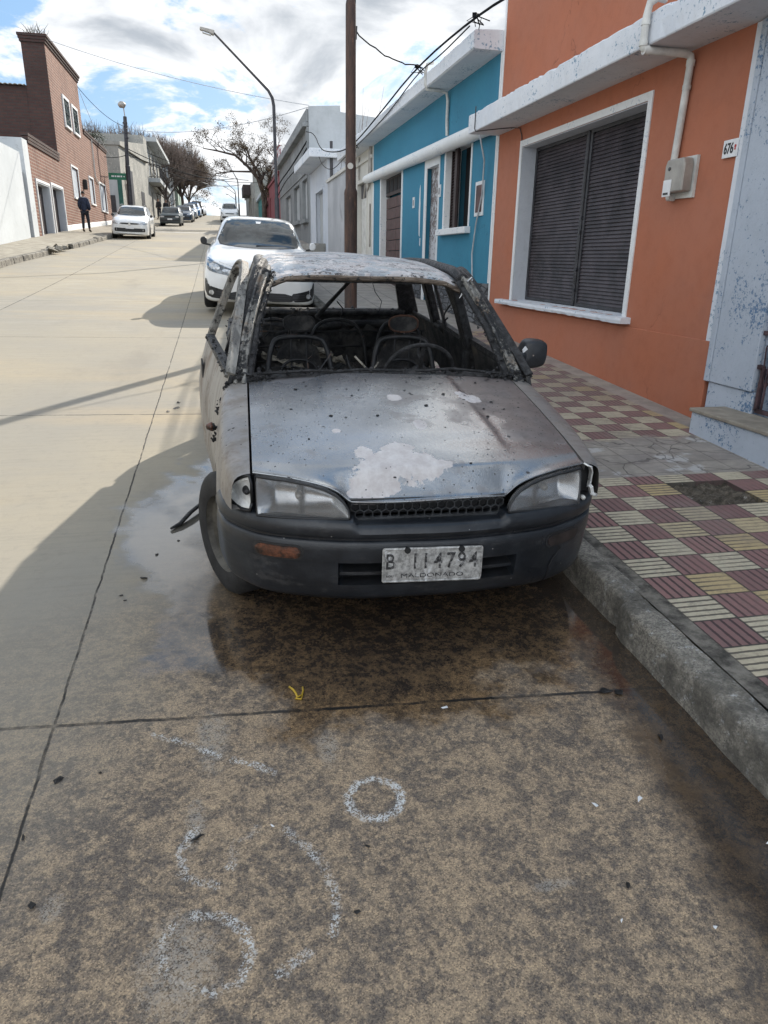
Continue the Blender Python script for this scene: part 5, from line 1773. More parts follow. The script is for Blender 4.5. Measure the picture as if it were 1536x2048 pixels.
# soot lumps and flakes lying on the hood
mb = MB()
for k in range(46):
    x = rng.uniform(-0.58, 0.58)
    v = min(0.98, max(0.06, 1 - abs(rng.normal(0, 0.42))))
    p = hood_pt(x, v)
    r = abs(rng.normal(0, 0.0030)) + 0.0013
    if k < 5:
        r *= 1.5
    pts = []
    sx__, sy__ = rng.uniform(.7, 1.5), rng.uniform(.6, 1.1)
    for q in range(22):
        dv_ = Vector((rng.normal(), rng.normal(), rng.normal())).normalized() * rng.uniform(.75, 1.0) * r * 1.5
        pts.append((p[0] + dv_.x * sx__, p[1] + dv_.y * sy__, p[2] + 0.0008 + abs(dv_.z) * .6))
    bm = bmesh.new()
    for q in pts:
        bm.verts.new(q)
    bmesh.ops.convex_hull(bm, input=bm.verts)
    bm.verts.index_update()
    ok = [v_ for v_ in bm.verts if v_.link_faces]
    idx = {v_: n_ for n_, v_ in enumerate(ok)}
    mb.mesh([v_.co[:] for v_ in ok], [[idx[v_] for v_ in f_.verts] for f_ in bm.faces])
    bm.free()
ob_ = mb.build("soot_crumbs", M_CHAR, CAR)
ob_['kind'] = 'stuff'


def arch(y, ya, r=0.322, za=0.282):
    d = abs(y - ya)
    return za + math.sqrt(max(0.0, r * r - d * d)) if d < r else None


def front_fender(s):
    rows = []
    yy_ = sorted(set([round(0.165 + 0.018 * i, 4) for i in range(48)] + [0.398, 0.402, 1.038, 1.042]))
    for y in yy_:
        a = arch(y, 0.72)
        zb = 0.60 if y < 0.30 else 0.50
        if a is not None and y > 0.40:
            zb = max(a, 0.2)
        elif y >= 1.04:
            zb = 0.22
        he_ = hood_edge_z(y)
        zs = he_ - 0.045
        col = []
        if zb > zs - 0.02:
            zb = zs - 0.02
        col.append((s * (side_x(y, zb) - 0.03), y, zb + 0.002))
        for k in range(13):
            z = zb + (zs - zb) * k / 12
            flare = 0.010 * math.exp(-((z - zb) / 0.03) ** 2) if a is not None and y > .4 else 0.0
            dent = -0.006 * math.exp(-((z - 0.60) / 0.05) ** 2) * math.exp(-((y - 0.62 - 0.6 * (z - 0.6)) / 0.10) ** 2)
            col.append((s * (side_x(y, z) + flare + dent), y, z))
        xs0 = side_x(y, zs)
        xe = 0.641
        for u_, w_ in ((0.12, 0.45), (0.30, 0.72), (0.55, 0.88), (0.8, 0.97), (1.0, 1.0)):
            col.append((s * (xs0 + (xe - xs0) * u_), y, zs + (he_ - 0.002 - zs) * w_))
        col.append((s * (xe - 0.001), y, he_ - 0.03))
        rows.append(col)
    return MB().grid(rows)


for s in (-1, 1):
    front_fender(s).build("fender", M_FENDER, CAR, smooth=True, angle=60)

# inner structure in front: lamp panel added as dark filler behind the gaps, cowl, firewall, floor
mb = MB()
mb.box(-0.60, 0.60, 0.235, 0.25, 0.40, 0.70)
mb.box(-0.72, 0.72, 0.33, 0.35, 0.40, 0.72)
mb.box(-0.62, 0.62, 0.235, 1.02, 0.30, 0.62)
mb.box(-0.64, 0.64, 1.03, 1.06, 0.30, 0.86)
mb.box(-0.73, 0.73, 1.061, 3.5, 0.26, 0.30)
mb.box(-0.10, 0.10, 1.1, 2.6, 0.301, 0.40)
for s in (-1, 1):
    mb.box(s * 0.62 - 0.03, s * 0.62 + 0.03, 0.24, 1.03, 0.45, 0.70)
    mb.box(s * 0.72 - 0.05, s * 0.72 + 0.05, 1.062, 2.7, 0.20, 0.32)
mb.build("floor_pan", M_INT, CAR)

# bumper
BX = [0, 0.15, 0.30, 0.45, 0.57, 0.655, 0.716, 0.754, 0.770, 0.776]
BY = [0, 0.004, 0.018, 0.050, 0.098, 0.155, 0.225, 0.295, 0.350, 0.395]


def bpath(s):
    """s in -1..1 -> point and outward normal on the bumper's plan curve"""
    L = 11
    a = abs(s)
    sg = 1 if s >= 0 else -1
    tt = a * (len(BX) - 1)
    ks = list(range(len(BX)))
    x, y = smooth_ip(tt, ks, BX), smooth_ip(tt, ks, BY)
    x2, y2 = smooth_ip(min(tt + 0.05, 9), ks, BX), smooth_ip(min(tt + 0.05, 9), ks, BY)
    x1, y1 = smooth_ip(max(tt - 0.05, 0), ks, BX), smooth_ip(max(tt - 0.05, 0), ks, BY)
    tx, ty = x2 - x1, y2 - y1
    ln = math.hypot(tx, ty)
    nx_, ny_ = ty / ln, -tx / ln
    if a < 1e-6:
        nx_, ny_ = 0.0, -1.0
    return sg * x, y, sg * nx_, ny_


BPROF = [(0.115, 0.592), (0.075, 0.597), (0.040, 0.598), (0.016, 0.594), (0.004, 0.584), (-0.002, 0.568), (-0.003, 0.548), (0.0, 0.534), (0.006, 0.527), (0.013, 0.523), (0.013, 0.516),
         (0.004, 0.512), (0.0, 0.505), (-0.002, 0.48), (-0.002, 0.455), (-0.001, 0.436), (0.0, 0.432), (0.001, 0.428), (0.002, 0.40), (0.003, 0.385), (0.004, 0.372), (0.006, 0.350), (0.007, 0.346), (0.008, 0.340), (0.012, 0.315),
         (0.020, 0.290), (0.032, 0.272), (0.050, 0.262), (0.075, 0.258)]


def bump_pt(s, d, z):
    x, y, nx_, ny_ = bpath(s)
    # lower edge rises a little towards the wheel arches; skin is slightly wavy from the heat
    a = abs(s)
    z2 = z + 0.012 * max(0, a - 0.6) * (1 if z < 0.4 else 0)
    d2 = d - 0.0025 * math.sin(9 * s + 14 * z) - 0.0018 * math.sin(23 * s)
    return (x - nx_ * d2, y - ny_ * d2, z2)


def s_of_x(xt):
    lo, hi = 0.0, 1.0
    for _ in range(40):
        mid = (lo + hi) / 2
        if bpath(mid)[0] < abs(xt):
            lo = mid
        else:
            hi = mid
    return math.copysign(lo, xt)


sx_ = s_of_x(0.335)
ss = sorted(set([-1 + 2 * i / 150 for i in range(151)] + [sx_, sx_ + 0.004, -sx_, -sx_ - 0.004]))
mb = MB()
pts = []
for s in ss:
    col = []
    for d, z in BPROF:
        dd = d
        if abs(s) <= sx_ + 1e-9 and 0.3455 < z < 0.4285:
            dd = d + (0.022 if abs(z - 0.3785) < 0.0125 else 0.062)
        if abs(bpath(s)[0]) < 0.285 and z > 0.55:
            zz2 = z - 0.020 * (z - 0.55) / 0.048
            col.append(bump_pt(s, dd + 0.006, zz2))
        else:
            col.append(bump_pt(s, dd, z))
    pts.append(col)
b0 = len(mb.v)
nj = len(BPROF)
for col in pts:
    mb.v += col
for i in range(len(ss) - 1):
    for j in range(nj - 1):
        mb.f.append((i * nj + j, (i + 1) * nj + j, (i + 1) * nj + j + 1, i * nj + j + 1))
        deep = abs(ss[i]) < sx_ and abs(ss[i + 1]) <= sx_ and 0.34 < BPROF[j][1] < 0.4285 and not (0.37 < BPROF[j][1] < 0.39)
        mb.mi.append(1 if deep else 0)  # intake slot faces coloured black to stand for its occlusion
mb.build("front_bumper", [M_BUMP, M_BLACKP], CAR, smooth=True, angle=40)
# crack in the bumper skin
cpts = []
for x, z in ((0.535, 0.432), (0.545, 0.415), (0.525, 0.395), (0.505, 0.375), (0.497, 0.35), (0.498, 0.32), (0.500, 0.295), (0.502, 0.272)):
    cpts.append(bump_pt(s_of_x(x), ip(z, [0.26, 0.30, 0.35, 0.45], [0.045, 0.012, 0.004, -0.004]) - 0.002, z))
MB().tube(cpts, [0.001, 0.002, 0.0018, 0.0022, 0.0028, 0.0026, 0.003, 0.002], 5).build("crack", M_BLACK, CAR)


def on_bumper(xa, xb, za, zb, d0, d1, n=14, r=0.35):
    """rounded pad following the bumper face"""
    mb = MB()
    rows = []
    for i in range(n + 1):
        u_ = i / n
        x = xa + (xb - xa) * u_
        e = abs(2 * u_ - 1)
        hh_ = (zb - za) / 2 * max(0.12, 1 - max(0, (e - 0.70) / 0.30) ** 2.4) ** 0.5
        zc_ = (za + zb) / 2
        s = s_of_x(x)
        rows.append([bump_pt(s, d0, zc_ - hh_), bump_pt(s, d1, zc_ - hh_ * 0.92), bump_pt(s, d1 - 0.002, zc_), bump_pt(s, d1, zc_ + hh_ * 0.92), bump_pt(s, d0, zc_ + hh_)])
    mb.grid(rows)
    mb.poly(rows[0]).poly(rows[-1][::-1])
    return mb


for sg, M_ in ((-1, M_AMBER), (1, M_RECESS)):
    a, b = (sg * 0.472, sg * 0.628)
    ts = on_bumper(a - sg * 0.010, b + sg * 0.010, 0.432, 0.497, 0.01, -0.0035, 16).build("turn_signal", M_BLACKP, CAR, smooth=True, angle=40)
    on_bumper(a, b, 0.441, 0.488, 0.0, -0.0075, 16).build("lens", M_, ts, smooth=True, angle=40)

# honeycomb grille
gr = empty("grille", (0, 0, 0))
gr.parent = CAR
MB().box(-0.296, 0.296, 0.115, 0.12, 0.585, 0.66).build("grille_back", M_BLACK, gr)
mb = MB()
hexr = 0.0185
for row in range(3):
    for k in range(-11, 12):
        cx = k * hexr * math.sqrt(3) + (row % 2) * hexr * math.sqrt(3) / 2
        cz = 0.600 + row * hexr * 1.5 - 0.002
        if abs(cx) > 0.285:
            continue
        P_ = [(cx + hexr * math.sin(q * math.pi / 3), 0.078 + 0.01 * (cx / 0.29) ** 2, cz + hexr * math.cos(q * math.pi / 3)) for q in range(7)]
        for a, b in zip(P_[:-1], P_[1:]):
            if max(a[2], b[2]) < 0.653 and min(a[2], b[2]) > 0.577:
                mb.bar(a, b, 0.014, 0.0032, (0, 1, 0)) if False else mb.bar(a, b, 0.0032, 0.014, (0, 1, 0))
mb.bar((-0.292, 0.083, 0.652), (0.292, 0.083, 0.652), 0.012, 0.016, (0, 1, 0))
mb.bar((-0.292, 0.083, 0.580), (0.292, 0.083, 0.580), 0.010, 0.016, (0, 1, 0))
mb.build("honeycomb", plain("sooty_grey_plastic", (0.045, 0.048, 0.052), 0.4, 0.0, 0.3, 20.0), gr)

# headlamps
HT = [(0.297, 0.606), (0.303, 0.632), (0.318, 0.656), (0.345, 0.680), (0.385, 0.699), (0.44, 0.714), (0.52, 0.7245), (0.622, 0.728)]


def hl_y(x, z):
    return smooth_ip(x, [0.29, 0.40, 0.55, 0.64], [0.040, 0.062, 0.105, 0.146]) + (z - 0.60) * 0.17


for s in (-1, 1):
    hl = empty("headlight", (0, 0, 0))
    hl.parent = CAR
    tilt = 0.0 if s < 0 else 0.010
    rows, rows2, rows3 = [], [], []
    nxl = 46
    for i in range(nxl + 1):
        x = 0.2985 + (0.6225 - 0.2985) * (i / nxl) ** 1.15
        zt = ip(x, [p[0] for p in HT], [p[1] for p in HT]) - (0.007 if s > 0 else 0)
        zb = ip(x, [0.297, 0.63], [0.598, 0.588]) - (tilt * (x - 0.3) / 0.33)
        c1, c2, c3 = [], [], []
        for j in range(11):
            q = j / 10
            z = zb + (zt - zb) * q
            yb_ = hl_y(x, z)
            bulge = 0.006 * (1 - (2 * q - 1) ** 4)
            c1.append((s * x, yb_ - bulge, z))
            e = min(1, min(i, nxl - i) / 9.0) * (1 - (2 * q - 1) ** 2) ** 0.5
            c2.append((s * x, yb_ + 0.006 + 0.075 * e, z))
        rows.append([(s * x, hl_y(x, zb) + 0.02, zb - 0.004)] + c1 + [(s * x, hl_y(x, zt) + 0.02, zt + 0.004)])
        rows2.append(c2)
        rows3.append([(s * x, hl_y(x, zb) + 0.02, zb - 0.002), (s * x, hl_y(x, zb) - 0.002, zb - 0.004), (s * x, hl_y(x, zb) - 0.003, zb + 0.004)])
    MB().grid(rows).build("lens", M_LENS, hl, smooth=True)
    MB().grid(rows2).build("reflector", M_REFL, hl, smooth=True)
    # dark rubber rim all the way round
    loop = [(r_[1][0], r_[1][1] - 0.001, r_[1][2]) for r_ in rows] + [(r_[-2][0], r_[-2][1] - 0.001, r_[-2][2]) for r_ in rows[::-1]]
    loop.append(loop[0])
    MB().tube(loop, 0.0048, 6).build("rim", M_BLACKP, hl, smooth=True)
    mb = MB()
    mb.lathe([(0.001, 0.0), (0.012, 0.004), (0.014, 0.03), (0.012, 0.05)], (s * 0.47, 0.125, 0.655), 'y', 14)
    mb.build("bulb", M_STEEL, hl, smooth=True)
    # corner lamps : glass gone, white housings left
    cl = empty("corner_lamp", (0, 0, 0))
    cl.parent = CAR
    if s < 0:
        poly = [(0.634, 0.604), (0.634, 0.728), (0.662, 0.718), (0.694, 0.690), (0.718, 0.648), (0.722, 0.622), (0.700, 0.606), (0.668, 0.600)]

        def cy(x):
            return ip(x, [0.63, 0.68, 0.725], [0.150, 0.190, 0.262])
        poly = chaikin(poly, 1, True)
        outer = [(s * x, cy(x), z) for x, z in poly]
        cxm = sum(p[0] for p in outer) / len(outer)
        czm = sum(p[2] for p in outer) / len(outer)
        inner = [(cxm + (p[0] - cxm) * 0.84, p[1] + 0.004, czm + (p[2] - czm) * 0.84) for p in outer]
        deep = [(cxm + (p[0] - cxm) * 0.60, p[1] + 0.028, czm + (p[2] - czm) * 0.58) for p in outer]
        mb = MB()
        n_ = len(outer)
        for i in range(n_):
            j = (i + 1) % n_
            mb.poly([outer[i], outer[j], inner[j], inner[i]])
            mb.poly([inner[i], inner[j], deep[j], deep[i]])
            o2 = [(p[0], p[1] + 0.03, p[2]) for p in (outer[j], outer[i])]
            mb.poly([outer[i], outer[j], o2[0], o2[1]])
        mb.poly(deep)
        mb.build("housing", M_LAMPW, cl)
        c_ = (s * 0.655, 0.178, 0.668)
        mb = MB().lathe([(0.001, -0.022), (0.010, -0.020), (0.013, -0.004), (0.016, 0.0), (0.016, 0.012), (0.0, 0.013)], c_, 'y', 16)
        mb.build("bulb_socket", M_BLACKP, cl, smooth=True, angle=40)
        rim = outer + [outer[0]]
        MB().tube([(p[0] * 1.006, p[1] - 0.001, p[2] + (0.006 if p[2] > 0.66 else -0.006)) for p in rim], 0.006, 6).build("seal", M_BLACKP, cl, smooth=True)
    else:
        mb = MB()
        P_ = [(0.640, 0.158, 0.735), (0.668, 0.175, 0.722), (0.688, 0.198, 0.690), (0.694, 0.210, 0.650), (0.690, 0.205, 0.620)]
        for a, b in zip(P_[:-1], P_[1:]):
            mb.bar(a, b, 0.006, 0.025, (0, 1, 0))
        mb.bar((0.682, 0.175, 0.64), (0.700, 0.19, 0.60), 0.014, 0.02, (0, 1, 0))
        mb.bar((0.694, 0.175, 0.605), (0.716, 0.185, 0.598), 0.012, 0.02, (0, 1, 0))
        mb.build("broken_housing", M_LAMPW, cl, bevel=0.002)
        mb = MB()
        mb.prism([(0.632, 0.60), (0.632, 0.735), (0.69, 0.70), (0.70, 0.60)], 0.225, 0.25, 'y')
        mb.build("dark_recess", M_BLACKP, cl)
        mb = MB()
        mb.lathe([(0.001, -0.012), (0.009, -0.01), (0.009, 0.012), (0.001, 0.013)], (0.648, 0.16, 0.598), 'y', 12)
        mb.build("bulb", M_PVC, cl, smooth=True)

# number plate B 114794 / MALDONADO
npk = empty("number_plate", (0.004, -0.012, 0.426), math.radians(-2.5), rx=math.radians(-2))
npk.parent = CAR
hw_, hh_ = 0.187, 0.069
ou = []
for cx_, cz_, a0 in ((hw_ - .010, -hh_ + .010, -90), (hw_ - .010, hh_ - .010, 0), (-hw_ + .010, hh_ - .010, 90), (-hw_ + .010, -hh_ + .010, 180)):
    ou += [(cx_ + .010 * math.cos(math.radians(a0 + q * 22.5)), cz_ + .010 * math.sin(math.radians(a0 + q * 22.5))) for q in range(5)]
ou[1] = (hw_ - .012, -hh_ + .001)
ou[3] = (hw_ - .002, -hh_ + .013)
mb = MB().prism(ou, 0.0, 0.003, 'y')
mb.build("plate", M_PLATE, npk)
rim = [(x * 0.968, -0.0005, z * 0.93) for x, z in ou]
rim.append(rim[0])
MB().tube(rim, 0.0026, 6).build("raised_edge", M_PLATE, npk)
RT = (math.pi / 2, 0, 0)
for ch_, xc in (("B", -0.158), ("1", -0.066), ("1", -0.026), ("4", 0.020), ("7", 0.067), ("9", 0.108), ("4", 0.153)):
    text_mesh(ch_, 0.086, "character", M_PLATEB, npk, (xc, -0.0008, 0.012), RT, 0.0016, 0.78, bold=0.0008)
text_mesh("MALDONADO", 0.0235, "lettering", M_PLATEB, npk, (0.0, -0.0008, -0.043), RT, 0.0010, 1.55)
text_mesh("ROU", 0.012, "lettering", M_PLATEB, npk, (-0.158, -0.0008, -0.044), RT, 0.0008, 1.1)
mb = MB()
for xx in (-0.096, 0.105):
    MB().tube([(xx, -0.007, 0.060), (xx, 0.0, 0.060)], 0.012, 10).build("bolt", M_BLACKP, npk)

# cowl crust under the missing windscreen, wipers
mb = MB()
rows = []
for i in range(61):
    x = -0.66 + 1.32 * i / 60
    c = 1.072 - 0.03 * (x / 0.66) ** 2
    j = rng.normal(0, 0.005)
    zc_ = 0.893 - 0.012 * (x / 0.66) ** 2
    rows.append([(x, c - 0.004, zc_ - 0.03), (x, c + 0.01, zc_ + 0.000 + j), (x, c + 0.035, zc_ + 0.012 + j + rng.normal(0, 0.003)), (x, c + 0.07, zc_ + 0.013 + rng.normal(0, 0.005)), (x, c + 0.10, zc_ - 0.005), (x, c + 0.11, zc_ - 0.10)])
mb.grid(rows)
mb.build("cowl", M_CHAR, CAR, smooth=True)
for pp in ([(-0.30, 1.07, 0.905), (-0.12, 1.075, 0.922), (0.10, 1.085, 0.915)], [(0.16, 1.07, 0.915), (0.34, 1.075, 0.925), (0.58, 1.06, 0.905)], [(-0.64, 1.06, 0.905), (-0.36, 1.08, 0.917), (-0.24, 1.07, 0.916)]):
    MB().tube(pp, 0.007, 5).build("wiper", M_CHAR, CAR)
mb = MB()
for s in (-1, 1):
    crust(mb, (s * 0.52, 1.06, 0.885), (s * 0.69, 1.05, 0.89), 110, 0.012, 0.013)
crust(mb, (-0.6, 1.10, 0.905), (0.6, 1.10, 0.905), 120, 0.012, 0.012)
mb.build("melted_trim", M_CHAR, CAR)["kind"] = "stuff"

# roof
mb = MB()
rows = []
hrows = []


def roof_pt(u_, v):
    y = 1.615 + (3.20 - 1.615) * v
    hwid = smooth_ip(v, [0, 0.12, 0.4, 0.8, 1.0], [0.515, 0.540, 0.562, 0.555, 0.53])
    x = hwid * u_
    zc_ = smooth_ip(v, [0, 0.08, 0.25, 0.5, 0.8, 1.0], [1.322, 1.342, 1.362, 1.370, 1.358, 1.325])
    z = zc_ - 0.030 * u_ * u_ - 0.030 * max(0, abs(u_) - 0.82) / 0.18
    z += 0.005 * math.sin(5.5 * x + 2.0) * math.sin(3.1 * y) + 0.0022 * math.sin(14 * x + 5 * y) * math.sin(7 * y)
    z -= 0.014 * x
    y -= 0.018 * (1 - v) * (1 - u_ * u_)
    return (x, y, z)


for i in range(61):
    u_ = -1 + 2 * i / 60
    col = [roof_pt(u_, j / 50) for j in range(51)]
    f_ = col[0]
    jg = rng.normal(0, 0.0012)
    hrow = [(f_[0], f_[1] + 0.05, f_[2] - 0.036), (f_[0], f_[1] + 0.010, f_[2] - 0.038 + jg), (f_[0], f_[1] - 0.003, f_[2] - 0.030 + jg), (f_[0], f_[1] - 0.005, f_[2] - 0.018), (f_[0], f_[1] - 0.002, f_[2] - 0.010)]
    hrows.append(hrow)
    col = [(f_[0], f_[1] - 0.002, f_[2] - 0.010)] + col
    rows.append(col)
mb.grid(rows)
mb.build("roof", M_ROOFB, CAR, smooth=True, angle=55)
mt, t, put = new_mat("rusted_roof_edge")
o = t.obj()
c = t.mix(t.step(t.noise(t.scl(o, (7, 30, 60)), 1.0, 8, 0.7), 0.38, 0.64), (0.075, 0.055, 0.042), (0.27, 0.22, 0.175))
c = t.mix(t.step(t.noise(o, 34, 8, 0.75), 0.54, 0.60), c, (0.016, 0.016, 0.016))
put(Base_Color=c, Roughness=0.7, Normal=t.bump(t.noise(o, 60, 7, 0.8), 0.6, 0.006))
MB().grid(hrows).build("roof_edge", mt, CAR, smooth=True, angle=50)
mb = MB()
for k in range(14):
    y = 1.70 + 0.11 * k
    mb.box(-0.50, 0.50, y, y + 0.02, 1.285, 1.30) if k in (4, 9) else None
mb.box(-0.49, 0.49, 1.62, 1.66, 1.268, 1.284)
mb.box(-0.46, 0.46, 3.12, 3.18, 1.255, 1.29)
mb.build("roof_bow", M_CHAR, CAR)


for s in (-1, 1):
    # windscreen pillar
    pl = empty("windscreen_pillar", (0, 0, 0))
    pl.parent = CAR
    a1, b1 = Vector((s * 0.672, 1.035, 0.872)), Vector((s * 0.535, 1.60, 1.300))
    pa = [a1 + Vector((0, -0.03, -0.035)), a1] + [a1.lerp(b1, q_) + Vector((s * 0.012 * 4 * q_ * (1 - q_), 0.0, 0.012 * 4 * q_ * (1 - q_))) for q_ in (.2, .4, .6, .8)] + [b1, b1 + Vector((-s * 0.015, 0.10, 0.030))]
    strap(MB(), pa, (s * 0.35, -1.0, 0.75), [.062, .058, .052, .050, .048, .048, .05, .05], 0.030).build("pillar_skin", M_PILLD, pl, bevel=0.004)
    mb = MB()
    o_ = Vector((-s * 0.034, 0.0, -0.006))
    mb.tube([a1 + o_ + Vector((0, 0.02, 0)), a1.lerp(b1, 0.5) + o_ + Vector((s * 0.012, 0, 0.006)), b1 + o_ + Vector((0, 0, -0.012))], [0.022, 0.017, 0.016], 7)
    crust(mb, a1 + o_, b1 + o_, 90, 0.008, 0.012)
    if s < 0:
        o3 = Vector((s * 0.026, 0.05, 0.0))
        mb.tube([a1 + o3, a1.lerp(b1, 0.5) + o3 + Vector((s * 0.014, 0, 0.010)), b1 + o3 + Vector((0, 0.02, 0.02)), b1 + o3 + Vector((0.03, 0.10, 0.056))], [0.016, 0.020, 0.030, 0.026], 7)
        crust(mb, a1.lerp(b1, 0.15) + o3, b1 + o3, 110, 0.010, 0.013)
        crust(mb, b1 + Vector((0.0, 0.0, -0.005)), b1 + Vector((0.05, 0.02, 0.010)), 80, 0.009, 0.009)
    mb.build("seal_remains", M_CHAR, pl)
    # door post, rear post, tailgate post, roof rail
    mb = MB()
    mb.bar((s * 0.738, 2.06, 0.84), (s * 0.560, 2.00, 1.30), 0.055, 0.125, (0, 1, 0), 0.05, 0.105)
    mb.bar((s * 0.735, 2.06, 0.30), (s * 0.738, 2.06, 0.84), 0.06, 0.13, (0, 1, 0))
    mb.build("door_post", M_CHAR, CAR, bevel=0.008)
    mb = MB()
    mb.bar((s * 0.722, 2.88, 0.88), (s * 0.552, 2.72, 1.30), 0.045, 0.085, (0, 1, 0))
    mb.build("rear_post", M_CHAR, CAR, bevel=0.008)
    mb = MB()
    mb.bar((s * 0.640, 3.44, 0.90), (s * 0.485, 3.14, 1.30), 0.15, 0.06, (0, 1, 0.5), 0.11, 0.05)
    mb.build("tailgate_post", M_CHAR, CAR, bevel=0.008)
    mb = MB()
    mb.tube([(s * 0.520, 1.60, 1.302), (s * 0.545, 1.9, 1.322), (s * 0.55, 2.5, 1.325), (s * 0.535, 3.0, 1.305), (s * 0.50, 3.18, 1.29)], 0.028, 8)
    mb.build("roof_rail", M_CHAR, CAR, smooth=True)
    # rear quarter with wheel arch
    rows = []
    for i in range(58):
        y = 2.66 + (3.70 - 2.66) * i / 57
        a = arch(y, 2.985, 0.315)
        zb = a if a is not None else 0.24
        zt = ip(y, [2.66, 3.4, 3.7], [0.905, 0.92, 0.86])
        rows.append([(s * (side_x(y, z) - (0.03 if z > .9 else 0)), y, z) for z in [zb + (zt - zb) * k / 12 for k in range(13)]])
    rq = MB().grid(rows, flip=(s < 0)).build("rear_quarter", [M_DOORB, M_INT], CAR, smooth=True, solid=0.02, fixn=False)
    rq.modifiers['solid'].material_offset = 1
    rq.modifiers['solid'].material_offset_rim = 1


def door(s, y0, y1, front, parent_pivot):
    """door skin, window frame, in car coordinates relative to its hinge"""
    px, py = parent_pivot
    d = empty("door", (px, py, 0))
    d.parent = CAR
    rows = []
    n_ = 34
    for i in range(n_ + 1):
        y = y0 + (y1 - y0) * i / n_
        zt = 0.895 + 0.012 * (y - 1.0)
        zb = 0.215
        a = arch(y, 2.985, 0.33)
        if a is not None:
            zb = max(zb, a)
        col = []
        for k in range(17):
            z = zb + (zt - zb) * k / 16
            warp = 0.010 * math.sin(3.1 * (y - y0)) * math.sin(4 * z) + 0.004 * math.sin(17 * y + 5 * z) if s < 0 else 0.0
            edge_ = 0.004 * math.sin(60 * z) if i in (0, n_) and s < 0 else 0
            col.append((s * (side_x(y, z) + warp) - px, y + edge_ - py, z))
        rows.append(col)
    sk = MB().grid(rows, flip=(s < 0)).build("door_skin", [M_DOORB, M_INT], d, smooth=True, solid=0.022, fixn=False)
    sk.modifiers['solid'].material_offset = 1
    sk.modifiers['solid'].material_offset_rim = 1
    if front:
        loop = [(0.905, y1 - 0.02, 0.725), (1.05, y1 - 0.045, 0.672), (1.20, y1 - 0.075, 0.615), (1.275, y1 - 0.11, 0.587), (1.318, y1 - 0.17, 0.570), (1.332, y1 - 0.27, 0.562),
                (1.318, y1 - 0.37, 0.566), (1.25, y1 - 0.50, 0.595), (1.10, y1 - 0.735, 0.652), (0.96, y1 - 0.945, 0.705), (0.89, y1 - 1.03, 0.732)]
        rr = [0.022, 0.022, 0.023, 0.024, 0.026, 0.027, 0.027, 0.026, 0.026, 0.027, 0.028]
    else:
        loop = [(0.91, y1 - 0.03, 0.722), (1.05, y1 - 0.09, 0.665), (1.20, y1 - 0.17, 0.60), (1.29, y1 - 0.26, 0.565), (1.315, y1 - 0.36, 0.556), (1.318, y1 - 0.60, 0.556), (1.28, y1 - 0.68, 0.575), (1.1, y1 - 0.72, 0.65), (0.90, y1 - 0.74, 0.732)]
        rr = [0.02] * len(loop)
    strap(MB(), chaikin([(s * x - px, y - py, z) for z, y, x in loop], 2), (s, 0, 0.35), 0.046 if s < 0 else 0.038, 0.040).build("window_frame", M_PILL if s < 0 else M_CHAR, d, bevel=0.004)
    mb = MB()
    ya, yb = (y0 + 0.05, y1 - 0.04)
    mb.bar((s * 0.728 - px, ya - py, 0.897), (s * 0.728 - px, yb - py, 0.912), 0.045, 0.03)
    if s < 0:
        crust(mb, (s * 0.735 - px, ya - py, 0.90), (s * 0.735 - px, yb - py, 0.915), 70, 0.009, 0.013)
    if not front:
        mb.tube([(s * 0.715 - px, 2.56 - py, 0.90), (s * 0.565 - px, 2.50 - py, 1.30)], 0.012, 6)
    mb.build("belt_seal", M_CHAR, d)
    mb = MB()
    if front and s < 0:
        yh = y1 - 0.12
        P_ = [(yh - 0.045, 0.70), (yh + 0.03, 0.705), (yh + 0.04, 0.76), (yh + 0.01, 0.80), (yh - 0.04, 0.775)]
        mb.prism([(p[0] - py, p[1]) for p in P_], s * (side_x(yh, 0.75) + 0.010) - px, s * (side_x(yh, 0.75) + 0.001) - px, 'x')
        mb.build("handle_hole", M_BLACK, d)
    return d


dl = door(-1, 1.035, 2.075, True, (-0.785, 1.035))
dl.rotation_euler = (0, math.radians(1.0), math.radians(7.5))
dl.location.z += 0.012
dl['label'] = "warped door hanging ajar on the street side"
door(1, 1.035, 2.075, True, (0.785, 1.035))
door(-1, 2.09, 2.86, False, (-0.785, 2.09))
door(1, 2.09, 2.86, False, (0.785, 2.09))

# side repeater hanging on the street side, charred gap behind fender
mb = MB()
mb.lathe([(0.001, -0.030), (0.012, -0.026), (0.020, -0.008), (0.021, 0.0), (0.0, 0.001)], (-0.800, 0.90, 0.705), 'x', 14)
mb.build("side_repeater", M_AMBER, CAR, smooth=True)
mb = MB()
crust(mb, (-0.80, 0.95, 0.62), (-0.795, 0.94, 0.70), 40, 0.005, 0.010)
crust(mb, (-0.78, 1.03, 0.74), (-0.72, 1.03, 0.88), 70, 0.007, 0.010)
mb.build("charred_edge", M_CHAR, CAR)["kind"] = "stuff"

# tailgate remains and parcel-shelf panel
mb = MB()
mb.box(-0.60, 0.60, 3.38, 3.46, 0.86, 0.925)
mb.box(-0.60, 0.60, 3.40, 3.50, 0.55, 0.859)
mb.box(-0.70, 0.70, 3.60, 3.66, 0.30, 0.56)
crust(mb, (-0.58, 3.37, 0.91), (0.58, 3.37, 0.91), 50, 0.012, 0.025)
mb.build("tailgate_frame", M_INT, CAR)
mb = MB()
mb.tube([(-0.58, 3.36, 0.905), (-0.2, 3.352, 0.90), (0.58, 3.36, 0.905)], 0.022, 7)
mb.tube([(-0.58, 3.34, 0.84), (-0.48, 3.33, 0.80), (-0.1, 3.33, 0.79), (0.1, 3.33, 0.82), (0.55, 3.33, 0.83)], 0.030, 7)
mb.tube([(-0.55, 3.15, 0.74), (-0.05, 3.13, 0.72), (0.5, 3.15, 0.74)], 0.02, 7)
